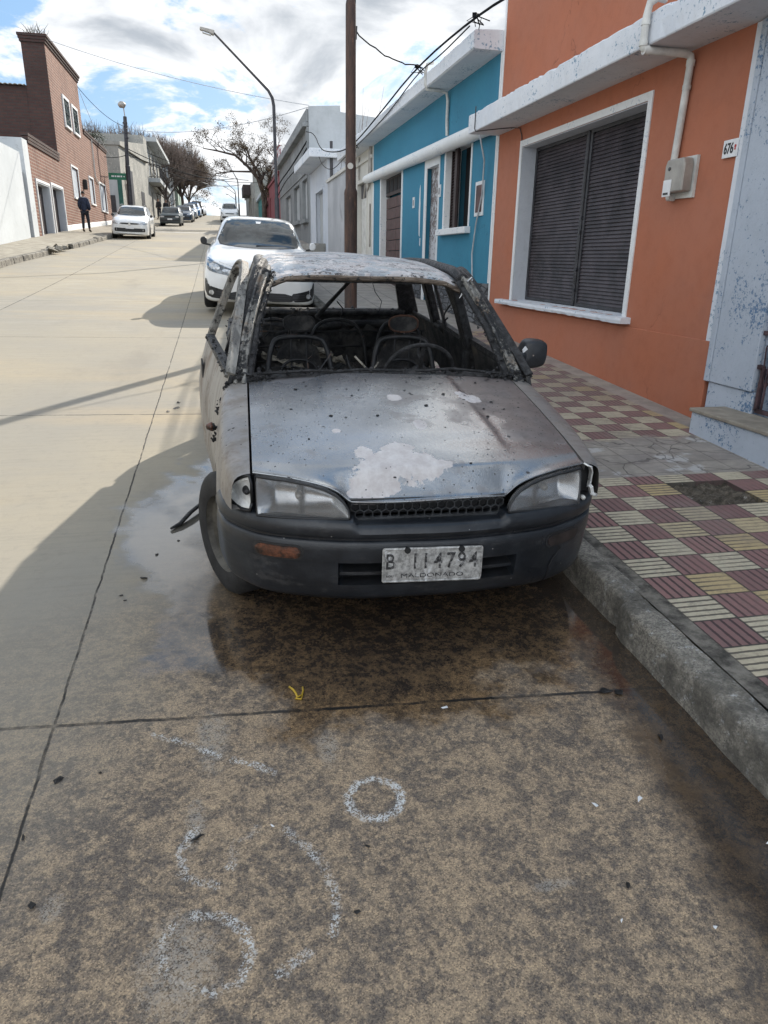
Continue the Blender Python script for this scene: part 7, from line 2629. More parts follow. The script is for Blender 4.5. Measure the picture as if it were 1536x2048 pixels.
# --- generic small cars up the street ------------------------------------------------------------
def small_car(S, X, Yf, rz, paint, label, sx=1.0, sy=1.0, sz=1.0, roll=0.0, extras=(), rim=None, detail=True):
    c = car_thing(X, Yf, rz, label, GRP, roll)
    stt = stations_of(S, sx, sy, sz)
    ob, bv = body_shell("body", stt, paint, c, 2)
    if S is BOXY:
        ws_ = [(-.66, .985), (-.565, 1.32), (0, 1.335), (.565, 1.32), (.66, .985), (0, .985)]
        sw1, sw2 = [(1.15, 1.0), (1.55, 1.30), (2.15, 1.33), (2.15, 1.0)], [(2.22, 1.0), (2.22, 1.33), (2.85, 1.31), (3.15, 1.04)]
        hl_ = [(-.70, .755), (-.42, .765), (-.42, .635), (-.70, .63)]
        gr_ = [(-.40, .755), (.40, .755), (.40, .63), (-.40, .63)]
        lo_ = [(-.70, .50), (.70, .50), (.70, .36), (-.70, .36)]
        ax = (0.72, 2.95)
    else:
        k = 1.0 if S is HATCH else 1.06
        ws_ = [(-.665 * k, 1.075), (-.56 * k, 1.31), (-.50 * k, 1.435), (.50 * k, 1.435), (.56 * k, 1.31), (.665 * k, 1.075), (.4, 1.045), (-.4, 1.045)]
        sw1, sw2 = [(1.25, 1.06), (1.78, 1.40), (2.25, 1.425), (2.25, 1.05)], [(2.32, 1.05), (2.32, 1.425), (2.95, 1.41), (3.25, 1.14)]
        hl_ = [(-.745, .805), (-.755, .69), (-.66, .665), (-.44, .665), (-.42, .70), (-.50, .775)]
        gr_ = [(-.43, .735), (0, .73), (.43, .735), (.42, .67), (0, .66), (-.42, .67)]
        lo_ = [(-.66, .50), (-.64, .50), (0, .495), (.64, .50), (.66, .50), (.67, .36), (.62, .335), (0, .325), (-.62, .335), (-.67, .36)]
        ax = (0.70, 3.05)
    if S is SEDAN:
        sw1, sw2 = [(1.55, 1.02), (2.15, 1.36), (2.62, 1.385), (2.62, 1.0)], [(2.70, 1.0), (2.70, 1.385), (3.15, 1.34), (3.55, 1.05)]
        ws_ = [(-.70, 1.02), (-.60, 1.25), (-.53, 1.39), (.53, 1.39), (.60, 1.25), (.70, 1.02), (0, .99)]
        ax = (0.9, 3.6)

    def sc(p):
        return [(x * sx, z * sz) for x, z in p]

    def sd2(p):
        return [(y * sy, z * sz) for y, z in p]
    patch("windscreen", bv, sc(ws_), 'front', M_GLASS, c, 0.006, 0.07)
    for sg in (-1, 1):
        patch("side_window", bv, sd2(sw1), 'side', M_GLASS, c, 0.005, 0.1, 1, sg)
        patch("side_window", bv, sd2(sw2), 'side', M_GLASS, c, 0.005, 0.1, 1, sg)
        patch("headlight", bv, sc(hl_ if sg < 0 else mirror_x(hl_)), 'front', M_HLC, c, 0.008, 0.04)
    patch("grille", bv, sc(gr_), 'front', M_BLACKP, c, 0.006, 0.06)
    patch("lower_grille", bv, sc(lo_), 'front', M_BLACKP, c, 0.006, 0.06)
    patch("number_plate", bv, sc([(-.18, .47), (.18, .47), (.18, .57), (-.18, .57)]), 'front', M_WHITEE, c, 0.014, 0.06, 0)
    for sg in (-1, 1):
        MB().prism(chaikin([(sg * .80 * sx, .98 * sz), (sg * .93 * sx, .99 * sz), (sg * .93 * sx, 1.10 * sz), (sg * .82 * sx, 1.11 * sz)], 1, True), 1.22 * sy, 1.32 * sy, 'y').build("door_mirror", M_BLACKP, c)
        for yy_ in ax:
            y0 = yy_ * sy
            pts_ = [(y0 + .34 * math.cos(a), .31 + .34 * math.sin(a)) for a in [i * math.pi / 10 for i in range(-2, 13)]]
            patch("wheel_well_shade", bv, pts_, 'side', M_BLACK, c, 0.003, 0.1, 0, sg)  # shade inside the wheel well, painted as a flat black disc
            wheel(c, (sg * (S['p3'][4][0] * sx - .075), y0, .295), .30, .18, sg, rim or M_ALLOY, 0, 5)
    return c, bv


M_DGREEN = plain("dark_green_grey_paint", (0.035, 0.05, 0.052), 0.38, 0.2, 0.2, 4.0, coat=0.5)
M_NAVY = plain("dark_blue_paint", (0.025, 0.045, 0.075), 0.3, 0.3, 0.1, 3.0, coat=1.0)
M_SILV = plain("silver_blue_paint", (0.30, 0.36, 0.42), 0.32, 0.5, 0.1, 3.0, coat=1.0)
M_BLUEC = plain("bright_blue_paint", (0.045, 0.17, 0.38), 0.32, 0.2, 0.1, 3.0, coat=1.0)
M_BLKC = plain("black_car_paint", (0.016, 0.017, 0.02), 0.25, 0.2, 0.1, 3.0, coat=1.0)
vw, vbv = small_car(HATCH, -3.98, 36.3, math.radians(0.5), M_WHITEC, "white pickup with black roof rails parked across the road by the brick house", 0.99, 1.10, 0.94, roll=math.radians(1.5))
patch("emblem", vbv, [(.05 * math.cos(a), .635 + .05 * math.sin(a)) for a in [i * math.pi / 6 for i in range(12)]], 'front', M_CHROME, vw, 0.018, 0.03, 0)
for sg in (-1, 1):
    MB().tube([(sg * .54, 1.8, 1.385), (sg * .535, 2.0, 1.43), (sg * .53, 2.9, 1.44), (sg * .53, 3.2, 1.38)], 0.02, 6).build("roof_rail", M_BLACKP, vw)
small_car(BOXY, -3.72, 61.8, math.radians(-1.5), M_DGREEN, "old boxy dark green hatchback leading the row across the road", 1.0, 1.0, 1.0, rim=M_SHUTF)
small_car(SEDAN, -3.28, 73.5, math.radians(-1.5), M_NAVY, "dark blue saloon parked just behind the boxy green hatchback", 0.97, 0.95, 0.98)
small_car(HATCH, -3.17, 85.0, math.radians(-1.5), M_SILV, "silver blue hatchback in the middle of the far parked row", 1.0, 1.0, 1.0)
small_car(HATCH, -2.92, 91.5, math.radians(-1.5), M_BLUEC, "bright blue hatchback in the far parked row", 1.02, 1.0, 1.06)
small_car(HATCH, -2.72, 99.5, math.radians(-1.5), M_BLKC, "tall black car in the far parked row", 1.06, 1.1, 1.15)
small_car(HATCH, -2.60, 108.5, math.radians(-1.5), M_SILV, "last grey car of the row near the crest", 1.0, 1.0, 1.02)
small_car(HATCH, 1.05, 76.0, math.radians(-1.5), M_WHITEC, "white van seen over the white saloon roof near the top of the street", 1.06, 1.05, 1.18)


# ------------------------------------------------------------------ people
def skin_obj(name, pts, edges, mt, parent, sub=2):
    me = bpy.data.meshes.new(name)
    me.from_pydata([p[:3] for p in pts], edges, [])
    ob = bpy.data.objects.new(name, me)
    COL.objects.link(ob)
    md = ob.modifiers.new("skin", 'SKIN')
    md.use_smooth_shade = True
    for i, p in enumerate(pts):
        r = p[3]
        me.skin_vertices[0].data[i].radius = (r, r if len(p) < 5 else p[4])
    me.skin_vertices[0].data[0].use_root = True
    m2 = ob.modifiers.new("sub", 'SUBSURF')
    m2.levels = sub
    m2.render_levels = sub
    dg = bpy.context.evaluated_depsgraph_get()
    dg.update()
    me2 = bpy.data.meshes.new_from_object(ob.evaluated_get(dg))
    bpy.data.objects.remove(ob)
    me2.name = name
    me2.materials.clear()
    me2.materials.append(mt)
    me2.polygons.foreach_set('use_smooth', [True] * len(me2.polygons))
    return link(bpy.data.objects.new(name, me2), parent)


M_SKIN = plain("skin", (0.36, 0.20, 0.14), 0.55, 0.0, 0.08)
M_HAIR = plain("dark_hair", (0.018, 0.014, 0.012), 0.7)
M_NAVYJ = plain("navy_padded_jacket", (0.018, 0.028, 0.062), 0.7, 0.0, 0.35, 9.0, 0.3)
M_JEANS = plain("dark_trousers", (0.018, 0.021, 0.030), 0.8, 0.0, 0.3, 9.0)
M_BOOT = plain("brown_boots", (0.055, 0.038, 0.028), 0.6)
M_COLLAR = plain("pale_collar", (0.32, 0.36, 0.42), 0.8)
M_DKCOAT = plain("dark_coat", (0.022, 0.021, 0.024), 0.8, 0.0, 0.3, 8.0)


def person(loc, rz, label, jacket, trousers, sc=1.0, stride=0.10, group=None):
    p = empty("person", loc, rz, label, "person", group)
    p.scale = (sc, sc, sc)
    # x right, +y is the way the figure faces
    s = stride
    B = [(0, 0, .93, .115, .10), (0, .0, 1.08, .12, .095), (0, .01, 1.25, .15, .10), (0, 0.0, 1.42, .13, .085), (0, .01, 1.50, .055), (0, .03, 1.57, .055),
         (0, .045, 1.64, .088, .100), (0, .05, 1.70, .070, .078),
         (-.17, 0, 1.42, .06), (-.225, -.02, 1.17, .046), (-.20, .12, .99, .036), (-.15, .17, .97, .028),
         (.17, 0, 1.42, .06), (.225, -.02, 1.17, .046), (.20, .12, .99, .036), (.15, .17, .97, .028),
         (-.095, 0, .88, .088), (-.115, .02 - s * .3, .48, .058), (-.12, -s, .09, .040), (-.125, -s + .12, .035, .036),
         (.095, 0, .88, .088), (.11, .03 + s * .3, .48, .058), (.115, s, .09, .040), (.12, s + .12, .035, .036)]
    E = [(0, 1), (1, 2), (2, 3), (3, 4), (4, 5), (5, 6), (6, 7), (3, 8), (8, 9), (9, 10), (10, 11), (3, 12), (12, 13), (13, 14), (14, 15),
         (0, 16), (16, 17), (17, 18), (18, 19), (0, 20), (20, 21), (21, 22), (22, 23)]
    skin_obj("body", B, E, M_SKIN, p)
    J = [(0, 0, .84, .165, .13), (0, .0, 1.05, .165, .135), (0, .01, 1.25, .19, .14), (0, 0, 1.40, .15, .12), (0, .0, 1.53, .095),
         (-.165, 0, 1.385, .10), (-.215, -.02, 1.16, .088), (-.20, .10, 1.0, .075), (-.14, .16, .98, .058),
         (.165, 0, 1.385, .10), (.215, -.02, 1.16, .088), (.20, .10, 1.0, .075), (.14, .16, .98, .058)]
    skin_obj("jacket", J, [(0, 1), (1, 2), (2, 3), (3, 4), (3, 5), (5, 6), (6, 7), (7, 8), (3, 9), (9, 10), (10, 11), (11, 12)], jacket, p)
    Tq = [(0, 0, .90, .14, .115), (-.095, 0, .84, .10), (-.115, .02 - s * .3, .48, .074), (-.12, -s, .12, .058), (.095, 0, .84, .10), (.11, .03 + s * .3, .48, .074), (.115, s, .12, .058)]
    skin_obj("trousers", Tq, [(0, 1), (1, 2), (2, 3), (0, 4), (4, 5), (5, 6)], trousers, p)
    for sg, off_ in ((-1, -s), (1, s)):
        skin_obj("boot", [(sg * .12, off_, .13, .062), (sg * .12, off_ + .01, .05, .055), (sg * .125, off_ + .11, .045, .050), (sg * .13, off_ + .17, .04, .04)], [(0, 1), (1, 2), (2, 3)], M_BOOT, p)
    skin_obj("hair", [(0, .01, 1.63, .090, .090), (0, .025, 1.71, .095, .10), (0, .05, 1.765, .06)], [(0, 1), (1, 2)], M_HAIR, p)
    # face: nose, eyes, mouth, ears
    mb = MB()
    mb.tube([(0, .125, 1.655), (0, .158, 1.625), (0, .125, 1.615)], [.010, .014, .012], 6)
    for sg in (-1, 1):
        mb.tube([(sg * .080, .035, 1.665), (sg * .092, .028, 1.645), (sg * .080, .035, 1.615)], [.010, .014, .008], 6)
    mb.build("face_features", M_SKIN, p, smooth=True)
    mb = MB()
    for sg in (-1, 1):
        mb.lathe([(.001, -.006), (.010, -.004), (.010, .004), (.001, .006)], (sg * .030, .128, 1.655), 'y', 8)
    mb.box(-.022, .022, .122, .130, 1.586, 1.592)
    mb.build("eyes_and_mouth", M_HAIR, p)
    return p


pm_ = person((-6.12, 38.2, gz(38.2) + 0.20), math.radians(-8), "man in navy padded jacket standing on the far pavement with his back turned", M_NAVYJ, M_JEANS, 1.0, 0.07)
mb = MB()
mb.tube([(0.09, -.06, 1.50), (0.0, -.085, 1.49), (-.09, -.06, 1.50), (-.10, .03, 1.50)], 0.022, 8)
mb.tube([(0.10, -.05, 1.49), (0.14, .0, 1.46)], 0.02, 8)
mb.build("pale_hood_lining", M_COLLAR, pm_, smooth=True)
person((-5.35, 74.0, gz(74) + 0.2), math.radians(150), "taller person in dark coat on the corner below the balcony", M_DKCOAT, M_JEANS, 1.03, 0.05)
person((-4.75, 74.6, gz(74.6) + 0.2), math.radians(200), "shorter person in dark coat nearer the parked cars on the corner", M_DKCOAT, M_JEANS, 0.97, 0.05)

# ------------------------------------------------------------------ poles, lamps, wires
pk = empty("rusty_pole", (1.95, 11.45, gz(11.45) + 0.15), 0, "thick rusty steel pole standing on the pavement behind the burnt car", "pole")
prof = [(0.001, -0.1), (0.098, -0.1), (0.098, 1.72), (0.100, 1.76), (0.092, 1.80), (0.078, 1.83), (0.074, 3.4), (0.072, 4.15), (0.064, 4.19), (0.056, 4.22), (0.052, 8.0), (0.001, 8.0)]
MB().lathe(prof, (0, 0, 0), 'z', 24).build("pole_shaft", M_RUSTP, pk, smooth=True, angle=40)
MB().tube([(-0.02, -0.078, 2.12), (-0.02, -0.084, 2.12)], 0.043, 16).build("disc_plate", M_CREAM, pk)
MB().tube([(0.055, 0.0, 3.75), (0.075, 0, 3.75), (0.08, 0, 3.9)], 0.015, 6).build("bracket", M_SHUTF, pk)
MB().tube([(0.062, -0.02, 3.75), (0.068, -0.02, 8.0)], 0.006, 5).build("riser_cable", M_CABLE, pk)


def lamp_post(X, Y, zb, tip, label, r=0.055, g=None, zbase=None):
    z0 = gz(Y) + 0.15 if zbase is None else zbase
    p = empty("street_lamp", (X, Y, z0), 0, label, "street lamp", g)
    b = zb - z0
    tx, tz = tip[0] - X, tip[1] - z0
    mb = MB()
    mb.tube([(0, 0, -0.05), (0, 0, b * 0.35), (0, 0, b * 0.36), (0, 0, b - 0.35), (tx * 0.02, 0, b - 0.12), (tx * 0.08, 0, b + (tz - b) * 0.05), (tx * 0.3, 0, b + (tz - b) * 0.28), (tx * 0.94, 0, b + (tz - b) * 0.95)],
            [r * 1.5, r * 1.5, r, r, r, r * 0.9, r * 0.75, r * 0.6], 10)
    mb.build("pole_shaft", M_POLE, p, smooth=True, angle=50)
    d = Vector((tx, 0, tz - b)).normalized()
    a = Vector((tx * 0.93, 0, b + (tz - b) * 0.94))
    h_ = MB()
    h_.bar(a, a + Vector((-0.44, 0, 0.10)), 0.22, 0.13, (0, 0, 1), 0.16, 0.08)
    h_.build("lamp_head", M_STEEL, p, bevel=0.02)
    MB().bar(a + Vector((-0.10, 0, -0.062)), a + Vector((-0.36, 0, 0.0)), 0.15, 0.03).build("lamp_glass", M_HLC, p)
    return p


GL = "arm street lamps along the right pavement"
lamp_post(2.0, 27.0, 6.72, (0.05, 8.42), "nearest arm street lamp with its long arm over the white saloon", g=GL)
lamp_post(2.40, 92.0, 10.04, (1.16, 12.13), "far arm street lamp, the tallest of those beyond the bare tree", 0.06, GL)
lamp_post(2.62, 118.0, 10.99, (1.0, 12.38), "far arm street lamp at the crest, second below the tallest", 0.06, GL)
lamp_post(2.95, 130.0, 11.4, (1.36, 12.4), "far arm street lamp just past the crest, third below the tallest", 0.06, GL)
lamp_post(3.2, 140.0, 11.2, (1.74, 12.1), "lowest and farthest arm street lamp past the crest", 0.06, GL)
lp_ = empty("street_lamp", (-5.62, 53.0, gz(52.9) + 0.15), 0, "straight street lamp with a small bowl head on the brick house corner", "street lamp")
MB().tube([(0, 0, 0), (0.06, 0, 3.6), (0.05, 0, 3.65), (0.16, 0, 5.9), (0.16, 0, 6.0), (0.18, 0, 6.45)], [0.17, 0.15, 0.125, 0.115, 0.12, 0.11], 10).build("pole_shaft", M_POLE, lp_)
MB().tube([(0.18, 0, 6.4), (0.14, 0, 7.0)], 0.035, 6).build("lamp_arm", M_STEEL, lp_)
MB().lathe([(0.001, 0.30), (0.12, 0.28), (0.24, 0.16), (0.25, 0.08), (0.16, -0.06), (0.001, -0.08)], (0.06, 0, 7.0), 'z', 14).build("lamp_head", M_STEEL, lp_, smooth=True)
mb = MB()
for z in (5.2, 5.5, 6.05):
    mb.tube([(0.15, 0, z), (0.15, 0, z + 0.08)], 0.15, 10)
mb.build("clamp", M_SHUTF, lp_)

sg_ = empty("street_sign", (-5.75, 53.15, gz(53.1) + 0.15), 0, "green street name sign on a thin grey post at the side street corner", "street sign")
MB().tube([(0.0, 0, 0), (-0.08, 0, 3.25)], 0.035, 8).build("post", M_STEEL, sg_)
M_SIGN = plain("sign_green", (0.012, 0.16, 0.085), 0.4, 0.0, 0.08)
MB().box(-1.05, 0.02, -0.055, -0.04, 2.78, 3.18).build("blade", M_SIGN, sg_)
mb = MB()
for a, b in ((-0.88, -0.70), (-0.66, -0.58), (-0.54, -0.36), (-0.32, -0.22)):
    mb.box(a, b, -0.058, -0.0555, 2.94, 3.03)
mb.tube([(-0.10, -0.058, 2.98), (-0.10, -0.0555, 2.98)], 0.04, 8)
mb.build("lettering", M_WHITEE, sg_)
bx("traffic_plate", M_STEEL, sg_, -0.12, 0.05, -0.05, -0.038, 2.2, 2.55)


def wire(a, b, sag, r, label, mt=None, n=16, g="overhead wires", wob=0.0):
    a, b = Vector(a), Vector(b)
    pts = []
    for i in range(n + 1):
        u_ = i / n
        p = a.lerp(b, u_)
        p.z -= sag * 4 * u_ * (1 - u_)
        if wob and 0 < i < n:
            p += Vector((rng.normal(0, wob), 0, rng.normal(0, wob)))
        pts.append(p)
    return tag(MB().tube(pts, r, 5).build("overhead_wire", mt or M_CABLE, smooth=True), label, "wire", g)


def cable(pts, r, label, mt=None):
    pts = chaikin(pts, 2)
    return tag(MB().tube(pts, r, 6).build("overhead_wire", mt or M_CABLE, smooth=True), label, "wire", "overhead wires")


cable([(3.67, 6.2, 4.75), (3.45, 6.9, 4.45), (3.20, 8.02, 4.25), (3.2, 9.75, 4.42), (3.2, 12.55, 4.49), (3.2, 15.38, 4.30), (3.2, 18.34, 4.14), (3.2, 20.2, 4.22), (3.2, 22.3, 4.46), (3.22, 24.5, 4.80), (3.4, 27.5, 5.70), (3.55, 31.3, 6.3)], 0.015,
      "thick black cable swinging along the cornice of the blue house to the grey house")
cable([(3.28, 10.2, 4.44), (3.27, 11.6, 4.40), (3.25, 12.6, 4.44), (3.27, 15, 4.22), (3.27, 18, 4.13), (3.24, 20, 4.05), (3.22, 22, 3.95), (3.24, 24.2, 4.3), (3.4, 26.5, 4.9)], 0.010,
      "thin black cable tied along the edge of the blue house cornice")
mb = MB()
for (x, y, z) in ((3.2, 9.75, 4.42), (3.2, 12.55, 4.48), (3.21, 18.34, 4.16)):
    for k in range(7):
        p = Vector((x, y, z))
        mb.tube([p + Vector((rng.normal(0, .02), rng.normal(0, .05), .02)), p + Vector((rng.normal(0, .04), rng.normal(0, .10), -.03)), p + Vector((rng.normal(0, .05) + .05, rng.normal(0, .12), -.09))], 0.007, 4)
    mb.bar((x - 0.03, y - .06, z), (x + 0.03, y + .06, z + .02), 0.05, 0.05)
tag(mb.build("cable_clamps", M_CABLE), "black clamps and loose wire ends on the blue house cable", "cable clamp")
wire((2.02, 11.45, 4.62), (3.2, 12.5, 4.49), 0.10, 0.010, "short twisted wire from the rusty pole to the blue house cable", n=14, wob=0.008)
wire((-7.0, 38.4, 10.45), (3.69, 31.45, 7.25), 0.25, 0.012, "long wire crossing the sky from the brick tower to the grey house", M_CABLEG)
wire((-5.47, 53.0, 9.2), (3.69, 31.5, 7.2), 0.5, 0.013, "sagging wire from the corner lamp to the grey house roof", M_CABLEG)
wire((-6.95, 45.5, 10.0), (-5.5, 53.0, 9.3), 0.3, 0.015, "wire from the brick tower down to the corner lamp")
wire((-6.95, 46.0, 9.9), (-6.6, 54.3, 7.6), 0.4, 0.012, "thin wire dropping behind the brick tower roof", M_CABLEG)
wire((-5.5, 53.0, 8.05), (2.4, 92, 10.2), 0.7, 0.028, "uppermost black cable over the street from the corner lamp")
wire((-5.5, 53.0, 7.85), (2.6, 88, 9.2), 0.8, 0.028, "second black cable over the street from the corner lamp")
wire((-5.5, 53.0, 7.7), (3.6, 70, 7.9), 0.5, 0.022, "lower black cable from the corner lamp to the teal house")
wire((-6.8, 52.0, 7.4), (-5.5, 53.0, 7.7), 0.1, 0.02, "short black cable from the brick house to the corner lamp")
wire((-6.2, 76, 10.6), (3.3, 84, 9.3), 0.4, 0.025, "cable from the balcony house across to the shabby house")
wire((-6.0, 62, 8.6), (-5.5, 53.0, 7.9), 0.2, 0.025, "black cable from the corner lamp to the balcony house wall")
wire((-5.2, 108, 12.6), (2.6, 118, 11.0), 0.5, 0.022, "farthest cable crossing near the crest", M_CABLEG)
cable([(3.6, 31.5, 6.0), (3.45, 34, 5.7), (3.4, 38, 5.55), (3.45, 43, 5.6), (3.5, 47, 5.5)], 0.03, "loose cable run along the grey house front")
cable([(3.58, 31.5, 5.75), (3.35, 33, 5.2), (3.4, 37, 5.25), (3.45, 40.5, 5.3), (3.45, 46, 5.0)], 0.022, "lower slack cable on the grey house front")

# ------------------------------------------------------------------ trees and plants
M_BARK = plain("grey_brown_bark", (0.085, 0.066, 0.055), 0.9, 0.0, 0.35, 4.0, 0.3)
M_TWIG = plain("brown_twigs", (0.175, 0.135, 0.112), 0.9, 0.0, 0.4, 1.2)
M_POD = plain("dry_seed_clusters", (0.10, 0.07, 0.035), 0.9, 0.0, 0.5, 3.0)


def broom_tree(name, loc, label, H=9.0, R=4.2, n=1900, seed=1, shape=1.0, group=None):
    r_ = np.random.default_rng(seed)
    p = empty(name, loc, 0, label, "tree", group)
    mb = MB()
    mb.tube([(0, 0, -0.2), (0.05, 0, 1.2), (0, 0.05, 2.3)], [0.26, 0.2, 0.17], 8)
    limbs = []
    for k in range(13):
        a = 2 * math.pi * k / 13 + r_.normal(0, .2)
        e = r_.uniform(0.35, 1.0)
        L = R * 0.62 * e
        tip = Vector((math.cos(a) * L, math.sin(a) * L, 2.3 + r_.uniform(1.2, 3.0) * (1.2 - 0.3 * e)))
        mid = Vector((math.cos(a) * L * .45, math.sin(a) * L * .45, 2.2 + (tip.z - 2.3) * .6))
        mb.tube([(0, 0, 2.1), mid, tip], [0.11, 0.075, 0.05], 5)
        limbs.append((mid, tip))
    mb.build("trunk", M_BARK, p)
    tw = MB()
    for k in range(n):
        mid, tip = limbs[r_.integers(len(limbs))]
        b = mid.lerp(tip, r_.uniform(0.1, 1.0))
        # target on an uneven dome
        a = r_.uniform(0, 2 * math.pi)
        u_ = r_.uniform(0, 1) ** 0.55
        rr = R * u_ * (1 + 0.10 * math.sin(3 * a + seed) + r_.normal(0, .05))
        zt = 2.6 + (H - 2.6) * (1 - (u_ * 0.92) ** 2.2) ** 0.55 * r_.uniform(0.55, 1.03) * shape
        tgt = Vector((math.cos(a) * rr, math.sin(a) * rr, zt))
        best = min(limbs, key=lambda q: (q[1] - tgt).length if r_.random() > 0.1 else 99)
        b = best[0].lerp(best[1], r_.uniform(0.3, 1.0))
        d = tgt - b
        m1 = b + d * 0.5 + Vector((r_.normal(0, .15), r_.normal(0, .15), 0.12 * d.length * 0.5))
        tw.tube([b, m1, tgt], [0.036, 0.026, 0.010], 3, cap=False)
        for q in range(3):
            c = m1.lerp(tgt, r_.uniform(0, .9))
            e = c + Vector((r_.normal(0, .28), r_.normal(0, .28), r_.uniform(.2, .8)))
            tw.tube([c, e], [0.017, 0.007], 3, cap=False)
    tw.build("crown", M_TWIG, p, fixn=False)
    return p


GT = "bare clipped trees at the top of the left pavement"
t1 = broom_tree("bare_tree", (-4.6, 106.0, gz(106)), "biggest bare clipped tree, round and brown, beside the far parked cars", 9.0, 4.3, 1250, 3, group=GT)
for (x, y, sc_, rz_, lb) in ((-6.6, 99.0, 1.0, 1.1, "bare clipped tree rising behind the balcony house eaves"), (-8.0, 112.0, 1.13, 2.3, "pale bare tree top between the lamp pole and the balcony house"),
                             (-10.5, 102.0, 1.13, 4.0, "bare tree top behind the left part of the balcony house roof"), (-15.0, 104.0, 1.16, 5.0, "leftmost bare tree top beside the palm"),
                             (-4.3, 122.0, 0.95, 0.4, "farthest bare clipped tree, at the crest")):
    c = copy_tree(t1)
    c.location = (x, y, gz(y))
    c.scale = (sc_, sc_, sc_)
    c.rotation_euler = (0, 0, rz_)
    c['label'] = lb
# small bare tree by the corner
r_ = np.random.default_rng(12)


def bare_branching(name, base, label, pts_main, levels, mtb, group=None, twigs=26, clump=None, spread=0.8, seed=4, tlen=(.5, 1.2)):
    rr_ = np.random.default_rng(seed)
    p = empty(name, base, 0, label, "tree", group)
    mb, lf = MB(), MB()
    tips = []

    def grow(a, d, L, r, lv):
        b = a + d * L
        m_ = a.lerp(b, .5) + Vector((rr_.normal(0, .07), rr_.normal(0, .07), rr_.normal(0, .04))) * L
        mb.tube([a, m_, b], [r, r * .85, r * .65], 5 if lv > 1 else 4, cap=False)
        if lv == 0:
            tips.append(b)
            return
        for k in range(rr_.integers(2, 4)):
            nd_ = (d + Vector((rr_.normal(0, spread), rr_.normal(0, spread), rr_.normal(0.12, spread * .6)))).normalized()
            grow(b if k else m_.lerp(b, rr_.uniform(.5, 1)), nd_, L * rr_.uniform(.62, .85), r * .62, lv - 1)
    for main in pts_main:
        rs = main['r']
        P_ = [Vector(q) for q in main['p']]
        mb.tube(P_, rs, 8, cap=False)
        for q in range(1, len(P_)):
            d = (P_[q] - P_[q - 1]).normalized()
            for k in range(main.get('k', 2)):
                nd_ = (d + Vector((rr_.normal(0, spread), rr_.normal(0, spread), rr_.uniform(-.1, spread)))).normalized()
                grow(P_[q - 1].lerp(P_[q], rr_.uniform(.5, 1.0)), nd_, rr_.uniform(*tlen), rs[q] * .6, levels)
    mb.build("trunk", mtb, p, smooth=True)
    if clump:
        for tp in tips:
            if rr_.random() > 0.9:
                continue
            for k in range(clump[0]):
                c = tp + Vector((rr_.normal(0, clump[1]), rr_.normal(0, clump[1]), rr_.normal(-.03, clump[1] * .8)))
                s_ = rr_.uniform(.028, .060)
                ax, ay = Vector((rr_.normal(), rr_.normal(), rr_.normal())).normalized(), Vector((rr_.normal(), rr_.normal(), rr_.normal())).normalized()
                lf.poly([c - ax * s_, c + ay * s_ * .6, c + ax * s_, c - ay * s_ * .6])
        lf.build("crown", M_POD, p, fixn=False)
    return p


b0 = Vector((3.35, 58.0, gz(58) + .15))


def rel(x, y, z):
    return (x - b0.x, y - b0.y, z - b0.z)


bare_branching("seed_tree", b0, "leaning bare tree with brown seed clusters over the right pavement", [
    dict(p=[(0, 0, 0), rel(3.36, 58, 5.3), rel(3.3, 58, 6.1), rel(2.95, 58, 7.1), rel(2.2, 57.8, 7.9), rel(1.4, 57.6, 8.5), rel(0.2, 57.4, 8.7), rel(-0.8, 57.2, 8.8)], r=[.2, .17, .15, .12, .10, .08, .055, .03], k=2),
    dict(p=[rel(3.3, 58, 6.1), rel(3.2, 58.3, 7.3), rel(2.5, 58.5, 8.4), rel(2.2, 58.6, 9.3)], r=[.12, .10, .075, .04], k=3),
    dict(p=[rel(3.32, 58, 5.6), rel(3.9, 58.5, 7.2), rel(4.3, 58.6, 8.4), rel(4.6, 58.7, 9.4)], r=[.10, .085, .06, .03], k=3),
    dict(p=[rel(2.6, 57.9, 7.5), rel(1.2, 57.2, 7.4), rel(0.0, 57.0, 7.2), rel(-0.6, 57.0, 6.6)], r=[.07, .05, .035, .02], k=2)],
    3, M_BARK, clump=(22, .14), spread=.62, seed=6, tlen=(.45, .95))
bare_branching("bare_tree", (-4.95, 80.0, gz(80) + .15), "small leafless street tree in front of the balcony house", [
    dict(p=[(0, 0, 0), (0.05, 0, 1.6), (-.1, 0, 2.4)], r=[.16, .13, .1], k=3), dict(p=[(0, 0, 1.7), (.9, 0, 2.9), (1.7, .1, 3.7)], r=[.08, .06, .03], k=3),
    dict(p=[(0, 0, 1.8), (-.9, 0, 3.0), (-1.5, .1, 4.0)], r=[.08, .06, .03], k=3), dict(p=[(0, 0, 2.2), (.1, .2, 3.4), (.0, .2, 4.8)], r=[.08, .06, .03], k=3)], 3, M_BARK, spread=.7, seed=9)

# bare shrub behind the boundary wall
mb = MB()
for k in range(260):
    b = Vector((FX + 0.75 + r_.normal(0, .12), 24.2 + r_.normal(0, .9), 3.4))
    t_ = b + Vector((max(-.35, r_.normal(0, .3)), r_.normal(0, .5), r_.uniform(.7, 1.6) if k > 6 else r_.uniform(2.2, 3.0)))
    mb.tube([b, (b + t_) / 2 + Vector((r_.normal(0, .08), r_.normal(0, .08), 0)), t_], [.014, .010, .004], 3, cap=False)
sh_ = empty("bare_shrub", (FX + 0.5, 24.2, 1.6), 0, "bare twiggy shrub showing over the stained boundary wall", "shrub")
o_ = mb.build("twigs", M_TWIG, fixn=False)
o_.parent = sh_
o_.matrix_parent_inverse = Matrix.Translation(-Vector((FX + 0.5, 24.2, 1.6)))
mb = MB().tube([(0, 0, 0), (0.05, .1, 1.9)], [.08, .05], 6)
mb.build("stem", M_BARK, sh_)
